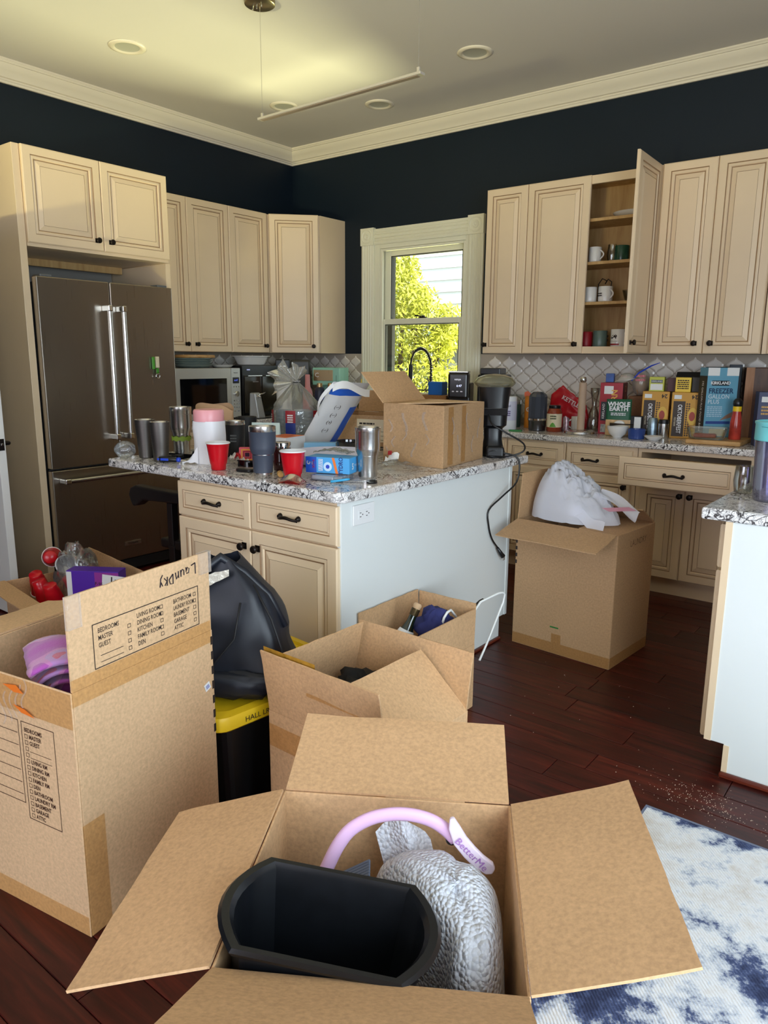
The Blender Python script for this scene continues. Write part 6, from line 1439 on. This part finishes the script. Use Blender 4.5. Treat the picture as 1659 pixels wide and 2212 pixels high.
# freezer bag box on the board
t = card('freezer_bag_box', 'tall pale blue freezer bag carton with a white top', 3.755, -.290, math.radians(38), .180, .110, .402, TEAL, Z0+.026)
W_, D_ = .180, .110
dec(t, 'white_top', WHITEPAPER, W_, D_, -.090, -.022, .356, .402); dec(t, 'white_top', WHITEPAPER, W_, D_, .020, .090, .356, .402)
dec(t, 'black_logo', BLACK, W_, D_, -.062, .038, .300, .328)
text(t, 'printed_text', 'KIRKLAND', .0235, (-.012, -D_/2, .314), (1, 0, 0), (0, 0, 1), WHITE, lift=.0016, bold=.001)
text(t, 'printed_text', 'FREEZER', .040, (-.078, -D_/2, .268), (1, 0, 0), (0, 0, 1), mat('freezer_navy', (30, 60, 96), .5), 'LEFT', sx=.94, lift=.001, bold=.001)
for s, z in (('GALLON', .236), ('PLUS', .206)): text(t, 'printed_text', s, .034, (-.078, -D_/2, z), (1, 0, 0), (0, 0, 1), mat('freezer_white', (206, 222, 230), .5), 'LEFT', sx=.92, lift=.001, bold=.0004)
small_print(t, (-.033, -D_/2, .150), (1, 0, 0), (0, 0, 1), .09, .065, 6, mat('freezer_white', (176, 206, 222), .5))
dec(t, 'zip_print', mat('zip_blue', (44, 72, 140), .5), W_, D_, -.080, .062, .078, .094); dec(t, 'picture_print', CREAMPRINT, W_, D_, -.055, .04, .008, .050)
mb = MB(); mb.add([(.0, -.0558, .098), (.03, -.0558, .125), (.080, -.0558, .155), (.089, -.0558, .125), (.05, -.0558, .112)], [(0, 1, 2, 3, 4)]); mb.build('hand_print', mat('hand_tan', (150, 116, 94), .6), t)
mb = MB(); decal(mb, (-W_/2, 0, 0), (0, -1, 0), (0, 0, 1), -.055, .055, 0, .355, .0006); mb.build('dark_spine', mat('spine_black', (40, 40, 44), .5), t)
text(t, 'printed_text', '192 GALLON PLUS FOOD BAGS', .032, (-W_/2, 0, .178), (0, 0, -1), (0, -1, 0), WHITE, sx=.66, lift=.0014, bold=.0006)
t = thing('black_board', 'black flat board behind the freezer bag carton', 'lid', (3.694, -.050, Z0), .0); MB().box(-.075, .05, -.02, .01, .027, .43).build('panel', BLACKMATTE, t, bevel=.003)
t = thing('navy_box', 'narrow dark navy box between freezer carton and wooden block', 'box', (3.800, -.085, Z0), .25); MB().box(-.04, .03, -.045, .05, 0, .445).build('carton', mat('dark_navy_card', (34, 42, 56), .5), t, bevel=.002)
t = thing('wooden_block', 'tall walnut wooden block at the end of the counter', 'block', (3.942, -.115, Z0), .30)
MB().box(-.085, .075, -.075, .075, 0, .430).build('wood_block', WALNUT, t, bevel=.004)
mb = MB(); decal(mb, (0, -.075, 0), (1, 0, 0), (0, 0, 1), -.085, -.04, 0, .43, .0006); mb.build('pale_edge', m_wood('block_pale', (140, 96, 62), (160, 112, 76), (176, 128, 90), .5, (18, 18, 2), rnd=False), t)
t = thing('spice_bottle', 'tall red seasoning bottle with yellow and black cap', 'bottle', (3.895, -.395, Z0+.0262), 0)
MB().lathe([(.030, 0), (.033, .004), (.031, .10), (.023, .15), (.022, .178)], 24).build('bottle_body', mat('red_seasoning', (178, 60, 48), .2, var=.3, vscale=18), t, smooth=True, angle=50)
MB().lathe([(.0235, .160), (.0235, .188)], 24).build('yellow_collar', YELLOW, t, smooth=True, angle=50); MB().lathe([(.022, .188), (.026, .20), (.025, .218), (.014, .232), (.002, .234)], 24).build('cap', BLACK, t, smooth=True, angle=50)
t = thing('glass_dish', 'clear glass baking dish on the cutting board', 'dish', (3.765, -.478, Z0+.0262), math.radians(12))
mb = MB(); ds = [(.17, .10, 0), (.19, .115, .008), (.215, .14, .062), (.225, .15, .064), (.225, .15, .068), (.205, .13, .066), (.18, .105, .010)]
rs = [rrect(w, d, .025, 4) for w, d, z in ds]; n = len(rs[0])
mb.add([(x, y, ds[j][2]) for j in range(len(ds)) for x, y in rs[j]], [(j*n+i, j*n+(i+1) % n, (j+1)*n+(i+1) % n, (j+1)*n+i) for j in range(len(ds)-1) for i in range(n)]+[tuple(range(n-1, -1, -1)), tuple((len(ds)-1)*n+i for i in range(n))])
mb.build('glass', GLASS, t, smooth=True, angle=40); MB().box(-.07, .05, -.04, .04, .010, .030).build('red_packet', mat('packet_red', (176, 84, 64), .5), t, bevel=.008, seg=3)
t = thing('cutting_board', 'beige cutting board under the glass dish and freezer carton', 'cutting board', (3.775, -.35, Z0), math.radians(2)); MB().box(-.112, .180, -.20, .125, 0, .0255).build('board', BOARDWOOD, t, bevel=.006, seg=3)
# coffee maker carton
t = card('printed_carton', 'large navy carton with a picture of a beer glass, behind the mint-lidded jug', 4.115, -.355, math.radians(20), .26, .12, .30, mat('navy_carton', (60, 66, 100), .5))
dec(t, 'barcode', WHITEPAPER, .26, .12, -.115, -.06, .245, .275); dec(t, 'orange_picture', ORANGE, .26, .12, -.06, .03, .222, .262); dec(t, 'white_picture', WHITE, .26, .12, .03, .042, .222, .262); dec(t, 'dark_picture', BLACK, .26, .12, -.085, .11, .085, .125); dec(t, 'pale_picture', PALEBLUE, .26, .12, .02, .055, .13, .175); dec(t, 'steel_picture', mat('picture_grey', (170, 160, 150), .5), .26, .12, -.08, .11, .075, .085)
small_print(t, (-.085, -.06, .20), (1, 0, 0), (0, 0, 1), .055, .055, 3, mat('carton_gold', (206, 160, 80), .5))
# jug and glass on the peninsula
t = thing('lidded_jug', 'clear plastic jug with a mint aqua lid on the peninsula', 'jug', (4.440, -2.205, Z0))
MB().lathe([(.058, 0), (.062, .004), (.0665, .05), (.070, .16), (.0735, .212), (.0715, .212), (.068, .16), (.0645, .05), (.059, .008)], 40).build('clear_body', clear('jug_plastic', (226, 224, 244), .34, .05, .10, (206, 204, 232)), t, smooth=True, angle=50)
MB().lathe([(.0745, .205), (.0765, .207), (.0765, .258), (.079, .262), (.079, .268), (.072, .270), (.066, .264), (.002, .264)], 40).build('lid', AQUA, t, smooth=True, angle=40)
MB().tube([(.0775*math.cos(a), .0775*math.sin(a), .252-.018*max(0, 1-abs(k-6)/3)) for k, a in enumerate([-2.2+.1*i for i in range(13)])], .0008, 5).build('spout_line', mat('aqua_dark', (60, 140, 150), .4), t)
t = thing('drinking_glass', 'clear drinking glass behind the mint-lidded jug', 'glass', (4.325, -2.11, Z0))
MB().lathe([(.026, 0), (.030, .004), (.036, .045), (.031, .098), (.0295, .098), (.034, .045), (.027, .010)], 28).build('glass', GLASS, t, smooth=True, angle=50)
# ---------------- inside the open cabinet
cx0, cz0 = 2.4735, UB
def shelf_mug(lab, lx, yy, zz, m, ang, group, **kw): return mug(lab, cx0+lx, yy, cz0+zz+.0004, m, ang=ang, group=group, **kw)
can('serving_plate', 'white oblong plate on the top shelf of the open cabinet', 'plate', cx0+.665, -.155, [(.06, 0), (.11, .006), (.135, .026), (.137, .028), (.132, .027), (.10, .010), (.002, .008)], [CERAMIC], z=cz0+SHELVES[2]+.0004)
G2 = 'mugs and glasses on the shelves of the open cabinet'
shelf_mug('white mug at the left of the middle glass shelf, second shelf from top', .435, -.20, SHELVES[1], CERAMIC, -.3, G2)
shelf_mug('dark green mug without visible handle on the second shelf from top', .60, -.17, SHELVES[1], mat('mug_green', (34, 74, 56), .25, var=.3, vscale=20), 1.6, G2, r=.046)
for k, (lx, yy, r, lab) in enumerate(((.52, -.13, .034, 'clear straight glass behind the white mug on the second shelf'), (.725, -.16, .048, 'clear round wine glass right of the green mug'))):
    can('drinking_glass', lab, 'glass', cx0+lx, yy, [(r*.6, 0), (r*.75, .004), (r, .05), (r*.8, .115), (r*.76, .115), (r*.95, .05), (r*.7, .008)], [GLASS], z=cz0+SHELVES[1]+.0004, group=G2)
shelf_mug('plain white mug at the left of the third shelf', .425, -.21, SHELVES[0], CERAMIC, 2.5, G2)
t = shelf_mug('white mug with dark print and handle to the right on the third shelf', .525, -.21, SHELVES[0], CERAMIC, -.5, G2, r=.045)
small_print(t, (0, -.0455, .045), (1, 0, 0), (0, 0, 1), .045, .026, 2, INK)
t = shelf_mug('white mug with red and black lettering and handle to the left on the third shelf', .775, -.20, SHELVES[0], CERAMIC, PI-.2, G2)
small_print(t, (0, -.0405, .05), (0, 0, 1), (-1, 0, 0), .06, .022, 2, REDDARK)
can('glass_bowl', 'clear glass bowl behind the mugs on the third shelf', 'bowl', cx0+.665, -.11, [(.035, 0), (.05, .02), (.065, .075), (.063, .075), (.046, .02)], [GLASS], z=cz0+SHELVES[0]+.0004)
t = thing('wire_stand', 'small curled dark wire holder behind the mugs on the third shelf', 'holder', (cx0+.46, -.09, cz0+SHELVES[0]+.0045), 0)
MB().tube([(-.03, 0, 0), (-.035, 0, .12), (-.01, 0, .155), (.02, 0, .14), (.01, 0, .12), (.03, 0, .15), (.055, 0, .13), (.05, 0, .10), (.04, 0, 0)], .0035, 6).build('wire', BRONZE, t, smooth=True)
t = shelf_mug('red mug at the left of the bottom shelf', .405, -.19, .0412, REDDARK, 2.0, G2, h=.10)
small_print(t, (.012, -.0405, .055), (1, 0, 0), (0, 0, 1), .03, .03, 3, PINK)
t = shelf_mug('grey-green mug with dark lettering on the bottom shelf', .50, -.19, .0412, mat('mug_sage', (92, 112, 104), .3), 2.2, G2, h=.105, r=.045)
small_print(t, (0, -.0455, .058), (1, 0, 0), (0, 0, 1), .05, .05, 2, INK)
t = shelf_mug('white mug with a bear and red stripe on the bottom shelf', .625, -.20, .0412, CERAMIC, -.25, G2, h=.112, r=.047)
mb = MB(); bear = [(-.022, .052), (-.022, .062), (-.016, .072), (-.006, .076), (.004, .074), (.012, .078), (.018, .075), (.022, .068), (.018, .064), (.016, .052), (.011, .052), (.010, .060), (-.006, .060), (-.008, .052), (-.013, .052), (-.014, .058), (-.017, .052)]
def wrapc(x, z, r=.0476): a = x/r; return (r*math.sin(a), -r*math.cos(a), z)
mb.add([wrapc(x, z) for x, z in bear], [tuple(range(len(bear)))]); mb.build('bear_print', INK, t)
mb = MB().grid(12, 1, lambda u, v: wrapc(-.036+.072*u, .012+.010*v)); mb.build('red_stripe', REDDARK, t)
text(t, 'printed_text', 'CALIFORNIA REPUBLIC', .0065, (0, -.0476, .036), (1, 0, 0), (0, 0, 1), INK)
shelf_mug('cream mug mostly hidden by the open door on the bottom shelf', .80, -.17, .0412, mat('mug_cream', (214, 202, 182), .3), 2.6, G2, h=.12, r=.045)
shelf_mug('dark red mug behind the bear mug on the bottom shelf', .70, -.085, .0412, REDDARK, 1.2, G2, h=.115)

# ---------------- microwave side
mw = thing('microwave', 'silver microwave oven on the left counter by the fridge', 'microwave', (.47, -1.685, ZS+.012), PI/2)
MWW, MWH = .605, .375
MB().box(0, MWW, .012, .44, 0, MWH).build('case', mat('microwave_grey', (150, 148, 142), .4, .4), mw, bevel=.006)
MB().box(0, MWW-.092, 0, .012, 0, MWH).build('door', mat('microwave_silver', (196, 194, 186), .35, .5), mw, bevel=.003)
MB().box(.04, MWW-.135, -.002, .001, .045, MWH-.075).build('window', BLACKGLASS, mw, bevel=.001)
MB().box(MWW-.09, MWW, 0, .012, 0, MWH).build('control_panel', mat('microwave_panel', (202, 204, 200), .4, .4), mw, bevel=.003)
MB().box(MWW-.076, MWW-.014, -.0015, .0, MWH-.115, MWH-.070).build('display_bezel', BLACK, mw); text(mw, 'display_digits', '6:47', .020, (MWW-.045, -.0016, MWH-.092), (1, 0, 0), (0, 0, 1), KEYBLUE)
text(mw, 'printed_text', 'Panasonic', .010, (MWW-.046, -.0005, MWH-.035), (1, 0, 0), (0, 0, 1), INK, bold=.0003)
q = MB(); q.xf = Matrix.Translation((MWW-.045, 0, MWH-.195)) @ Matrix.Rotation(PI/2, 4, 'X'); q.lathe([(.022, 0), (.021, .014), (.017, .018), (.002, .018)], 24); q.build('dial', CHROME, mw, smooth=True, angle=40)
for r, z in enumerate((MWH-.145, MWH-.25, MWH-.275, MWH-.30)):
    for c in range(3): MB().box(MWW-.074+.024*c, MWW-.062+.024*c, -.002, 0, z, z+.008).build('button', CHROME, mw)
for c in range(2): MB().box(MWW-.074+.034*c, MWW-.052+.034*c, -.002, 0, .045, .053).build('button', CHROME, mw)
for x in (.04, MWW-.04):
    for yy in (.05, .38): MB().lathe([(.012, -.0115), (.012, 0)], 12, (x, yy, 0)).build('foot', BLACK, mw)
MWT = ZS+.012+MWH
can('round_board', 'round wooden board on the plate stack over the microwave', 'board', .28, -1.37, [(.155, 0), (.16, .004), (.16, .018), (.155, .022)], [BOARDWOOD], z=MWT+.0745, n=40)
for k in range(4):
    can('plate', 'pale green plate in the stack on the microwave, number %d from below' % (k+1) if False else ('lowest', 'second lowest', 'second highest', 'highest')[k]+' pale grey-green plate of the stack on the microwave', 'plate', .29, -1.385, [(.07, 0), (.11, .004), (.148, .024), (.150, .026), (.145, .0255), (.10, .009), (.002, .008)], [mat('plate_green_grey', (150, 164, 158), .3)], z=MWT+.0006+.0155*k, group='plates stacked on the microwave', n=36)
t = can('patterned_platter', 'black and white patterned platter on the microwave', 'platter', .33, -1.112, [(.06, 0), (.09, .006), (.115, .024), (.117, .026)], [CERAMIC], z=MWT+.0006, n=36); t.scale = (.75, .75, .9); t.location.y = -1.135
MB().lathe([(.1172, .0262), (.112, .0265), (.085, .012), (.002, .010)], 36, cap0=False).build('pattern', mat('platter_pattern', (140, 136, 132), .3, var=.9, vscale=70), t, smooth=True)
# toaster oven with a white bowl
t = thing('toaster_oven', 'black double-door toaster oven under the white bowl', 'oven', (.46, -1.045, Z0), PI/2)
MB().box(0, .40, .01, .36, .012, .405).build('case', BLACK, t, bevel=.006); 
for x0, x1 in ((.02, .195), (.205, .38)): MB().box(x0, x1, 0, .01, .04, .33).build('glass_door', mat('oven_glass', (54, 48, 38), .1), t, bevel=.002); MB().tube([(x0+.015, -.02, .325), (x1-.015, -.02, .325)], .006, 8).build('door_handle', STEEL, t)
MB().box(.05, .075, -.001, .01, .368, .378).build('display', mat('display_dim', (170, 175, 215), .3, emit=.35), t)
small_print(t, (.13, -.0015, .28), (1, 0, 0), (0, 0, 1), .06, .014, 1, mat('oven_print', (150, 146, 140), .4))
for x in (.03, .37):
    for yy in (.04, .33): MB().lathe([(.012, 0), (.012, .0125)], 10, (x, yy, 0)).build('foot', BLACK, t)
mb = MB(); ds = [(.19, .13, 0), (.21, .15, .006), (.250, .19, .066), (.275, .215, .070), (.275, .215, .075), (.245, .185, .073), (.205, .145, .010)]
rs = [rrect(w, d, .05, 5) for w, d, z in ds]; n = len(rs[0])
mb.add([(x, y, ds[j][2]) for j in range(len(ds)) for x, y in rs[j]], [(j*n+i, j*n+(i+1) % n, (j+1)*n+(i+1) % n, (j+1)*n+i) for j in range(len(ds)-1) for i in range(n)]+[tuple(range(n-1, -1, -1)), tuple((len(ds)-1)*n+i for i in range(n))])
t = thing('enamel_dish', 'white flared baking dish on top of the toaster oven', 'dish', (.315, -.825, Z0+.4055), PI/2); mb.build('dish', CERAMIC, t, smooth=True, angle=40)
t = thing('can_opener', 'silver upright electric can opener on the left counter', 'can opener', (.66-.11, -.985, Z0), PI/2+.15)
mb = MB(); mb.add([(-.045, -.05, 0), (.045, -.05, 0), (.045, .05, 0), (-.045, .05, 0), (-.052, -.02, .20), (.022, -.02, .20), (.022, .035, .20), (-.052, .035, .20)], [(3, 2, 1, 0), (4, 5, 6, 7), (0, 1, 5, 4), (1, 2, 6, 5), (2, 3, 7, 6), (3, 0, 4, 7)])
mb.build('housing', mat('opener_silver', (176, 178, 178), .35, .5), t, bevel=.012, seg=3)
q = MB(); q.xf = Matrix.Translation((-.015, -.024, .17)) @ Matrix.Rotation(PI/2, 4, 'X'); q.lathe([(.016, 0), (.014, .010), (.006, .012), (.006, .02)], 14); q.build('cutter', CHROME, t, smooth=True, angle=40)
MB().tube([(-.01, -.03, .185), (.03, -.035, .192), (.055, -.04, .20)], [.006, .005, .006], 8).build('lever', CHROME, t, smooth=True)
MB().box(-.06, .10, -.07, .06, -.0, .006).build('base', BLACK, t, bevel=.002)
# corner appliances and bottles
t = thing('coffee_brewer', 'tall black coffee brewer in the corner left of the mint coffee maker', 'appliance', (.43, -.47, Z0), math.radians(45))
MB().box(-.14, -.02, -.10, .12, 0, .455).build('tower', BLACK, t, bevel=.01, seg=3); MB().box(-.015, .15, -.09, .12, .0, .452).build('body', mat('brewer_grey', (56, 54, 48), .35), t, bevel=.02, seg=3)
small_print(t, (-.08, -.1005, .40), (1, 0, 0), (0, 0, 1), .05, .012, 1, STEEL)
t = thing('mint_coffee_maker', 'mint green coffee maker with a steel band in the corner', 'coffee maker', (.735, -.34, Z0), math.radians(25))
MB().box(-.115, .115, .02, .16, 0, .39).box(-.115, .115, -.12, .02, .25, .39).box(-.115, .115, -.12, .02, 0, .035).build('housing', MINT, t, bevel=.008, seg=3)
MB().box(-.105, .06, -.1225, -.119, .285, .372).build('steel_band', m_steel('band_steel', (150, 130, 96), .3), t, bevel=.002)
text(t, 'printed_text', 'C', .05, (-.075, -.1228, .33), (1, 0, 0), (0, 0, 1), WHITE); MB().box(.085, .090, -.1215, -.119, .26, .33).build('level_slot', mat('mint_dark', (90, 140, 122), .4), t)
def bottle(name, label, x, y, prof, m, cap=None, group=None):
    t = thing(name, label, 'bottle', (x, y, Z0), 0, group); MB().lathe(prof, 24).build('bottle_body', m, t, smooth=True, angle=45)
    if cap: MB().lathe(cap[0], 20).build('cap', cap[1], t, smooth=True, angle=40)
    return t
bottle('pink_bottle', 'dusty pink bottle with a long neck before the mint coffee maker', .745, -.62, [(.036, 0), (.041, .004), (.041, .18), (.036, .21), (.021, .245), (.019, .335), (.017, .338)], mat('dusty_pink', (206, 138, 138), .5))
FL = [(.038, 0), (.041, .004), (.041, .205), (.033, .235), (.024, .243)]
bottle('steel_flask', 'navy flask with a gold cap, the left one of two', .885, -.63, FL, NAVY, ([(.022, .243), (.022, .270), (.016, .274)], mat('brass_cap', (200, 170, 120), .25, .9)), 'navy flasks')
bottle('steel_flask', 'navy flask with a gold cap, the right one of two', .945, -.57, FL, NAVY, ([(.022, .243), (.022, .270), (.016, .274)], mat('brass_cap2', (200, 170, 120), .25, .9)), 'navy flasks')
bottle('black_bottle', 'squat black bottle with a steel top near the window', 1.00, -.32, [(.036, 0), (.040, .004), (.040, .17), (.030, .20), (.016, .212)], BLACKMATTE, ([(.013, .212), (.013, .236), (.010, .24)], CHROME))
bottle('oil_bottle', 'dark oil bottle with yellow neck and pour spout near the window', 1.075, -.345, [(.028, 0), (.032, .004), (.032, .14), (.016, .20), (.0145, .235)], mat('oil_glass', (60, 60, 20), .15), ([(.0165, .205), (.0165, .245), (.012, .258), (.005, .262), (.0035, .305)], YELLOW))
bottle('white_jug', 'white plastic jug left of the window beside the oil bottle', 1.172, -.33, [(.050, 0), (.055, .005), (.055, .15), (.045, .185), (.036, .195), (.036, .235)], mat('jug_white', (214, 214, 200), .4))
can('paper_towel_roll', 'white paper towel roll behind the bag of cups', 'paper towel', .66, -.80, [(.058, 0), (.060, .003), (.060, .275), (.056, .278), (.02, .278), (.02, .20)], [WHITEPAPER])
JUG = clear('water_jug_plastic', (196, 206, 232), .3, .06, .22, (150, 162, 206))
for x, y, lab in ((1.93, -1.70, 'clear water jug with blue cap right behind the bag of cups'), (2.04, -1.66, 'clear water jug with blue cap beside the leaning mailer')):
    t = thing('water_jug', lab, 'jug', (x, y, Z0), 0, 'clear jugs with blue caps')
    MB().lathe([(.043, 0), (.047, .006), (.047, .12), (.044, .15), (.020, .200), (.019, .205)], 24).build('jug_body', JUG, t, smooth=True, angle=50); MB().lathe([(.021, .205), (.021, .232), (.018, .236)], 20).build('cap', BLUE, t, smooth=True, angle=40)
MB_ = MB().tube([(1.93, -1.70, Z0+.2405), (1.985, -1.68, Z0+.225), (2.04, -1.66, Z0+.2405)], .003, 6)
tag(MB_.build('blue_handle_strap', BLUE, smooth=True), 'blue carry strap joining the two jug caps', 'strap')
# sink side
fa = thing('kitchen_faucet', 'matte black spring faucet arching before the sink window', 'faucet', (1.60, -.13, Z0))
bs = [(0, 0, .235), (.0, 0, .40), (-.015, 0, .47), (-.05, 0, .525), (-.10, 0, .545), (-.15, 0, .525), (-.185, 0, .47), (-.195, 0, .42)]
MB().lathe([(.027, 0), (.027, .008), (.017, .012), (.017, .235), (.013, .24)], 20).build('stem', BLACKMATTE, fa, smooth=True, angle=40)
MB().tube(smoothpts(bs, 5), .008, 8).build('hose', BLACKMATTE, fa, smooth=True)
cp2 = smoothpts(bs[:-2], 30); sp = []
for i, p in enumerate(cp2[:-1]):
    d = (cp2[i+1]-p).normalized(); n1_ = Vector((0, 1, 0)); n2_ = d.cross(n1_); a = i*2*PI/5; sp.append(p+(n1_*math.cos(a)+n2_*math.sin(a))*.0125)
MB().tube(sp, .0024, 5).build('spring_coil', BLACK, fa, smooth=True)
MB().lathe([(.012, .30), (.017, .31), (.017, .40), (.012, .42)], 16, (-.195, 0, 0)).build('spray_head', BLACKMATTE, fa, smooth=True, angle=40)
MB().lathe([(.011, .18), (.014, .30)], 14, (-.195, 0, 0)).build('spray_nozzle', BLACK, fa, smooth=True)
MB().tube([(0, 0, .225), (-.18, 0, .225)], .005, 8).build('dock_arm', BLACKMATTE, fa); MB().tube([(.016, 0, .06), (.06, -.01, .085)], .006, 8).build('lever', BLACKMATTE, fa)
t = card('brown_tray_box', 'flat brown box holding a blue box right of the faucet', 1.805, -.345, .12, .235, .17, .205, m_cardboard('tray_brown', (150, 104, 62)))
card('blue_box_small', 'small bright blue box on the brown box right of the faucet', 1.805, -.335, .12, .115, .09, .095, mat('bright_blue_card', (24, 96, 176), .4), Z0+.2055)
t = thing('soap_carton', 'white carton behind the faucet under the window', 'carton', (1.52, -.34, Z0), .1); MB().box(-.07, .07, -.03, .03, 0, .225).build('carton', WHITEPAPER, t, bevel=.002)
nj = thing('pod_coffee_maker', 'black coffee maker with a lit white display right of the window', 'coffee maker', (2.045, -.40, Z0), math.radians(22))
MB().box(-.075, .075, -.05, .13, 0, .30).build('back_body', BLACK, nj, bevel=.01, seg=3); MB().box(-.072, .072, -.12, -.02, .19, .375).build('brew_head', mat('brewer_black', (26, 22, 22), .25), nj, bevel=.018, seg=3)
MB().box(-.070, .070, -.115, -.02, .372, .384).build('steel_top', STEEL, nj, bevel=.004)
text(nj, 'printed_text', 'NINJA', .017, (0, -.1205, .325), (1, 0, 0), (0, 0, 1), STEEL, lift=.001); text(nj, 'display_digits', '6:47', .022, (.01, -.1205, .282), (1, 0, 0), (0, 0, 1), SCREENWHITE, lift=.001)
for k in range(3): MB().box(-.04+.03*k, -.025+.03*k, -.1215, -.12, .24, .247).build('button', STEEL, nj)
t = thing('water_tank_brewer', 'taller black brewer with grey tank behind the coffee maker', 'appliance', (2.215, -.215, Z0), math.radians(15))
MB().box(-.10, .10, -.10, .10, 0, .36).build('body', BLACK, t, bevel=.012, seg=3); MB().box(-.085, .06, -.09, .09, .36, .405).build('top_block', BLACK, t, bevel=.006); MB().box(-.07, .0, -.104, -.10, .12, .33).build('tank_window', mat('tank_grey', (96, 98, 104), .2), t)
t = thing('wire_napkin_rack', 'clear acrylic holder with white wire right of the brewer', 'holder', (2.36, -.12, Z0), 0)
MB().box(-.05, .05, -.02, .02, 0, .22).build('acrylic_block', GLASS, t); MB().tube([(-.04, -.03, 0), (-.04, -.03, .18), (.04, -.03, .18), (.04, -.03, 0)], .002, 6).build('wire', CHROME, t)
card('green_box_tall', 'dark green box behind the wipes canister', 2.40, -.26, .1, .09, .06, .16, mat('box_dark_green', (30, 66, 58), .5))
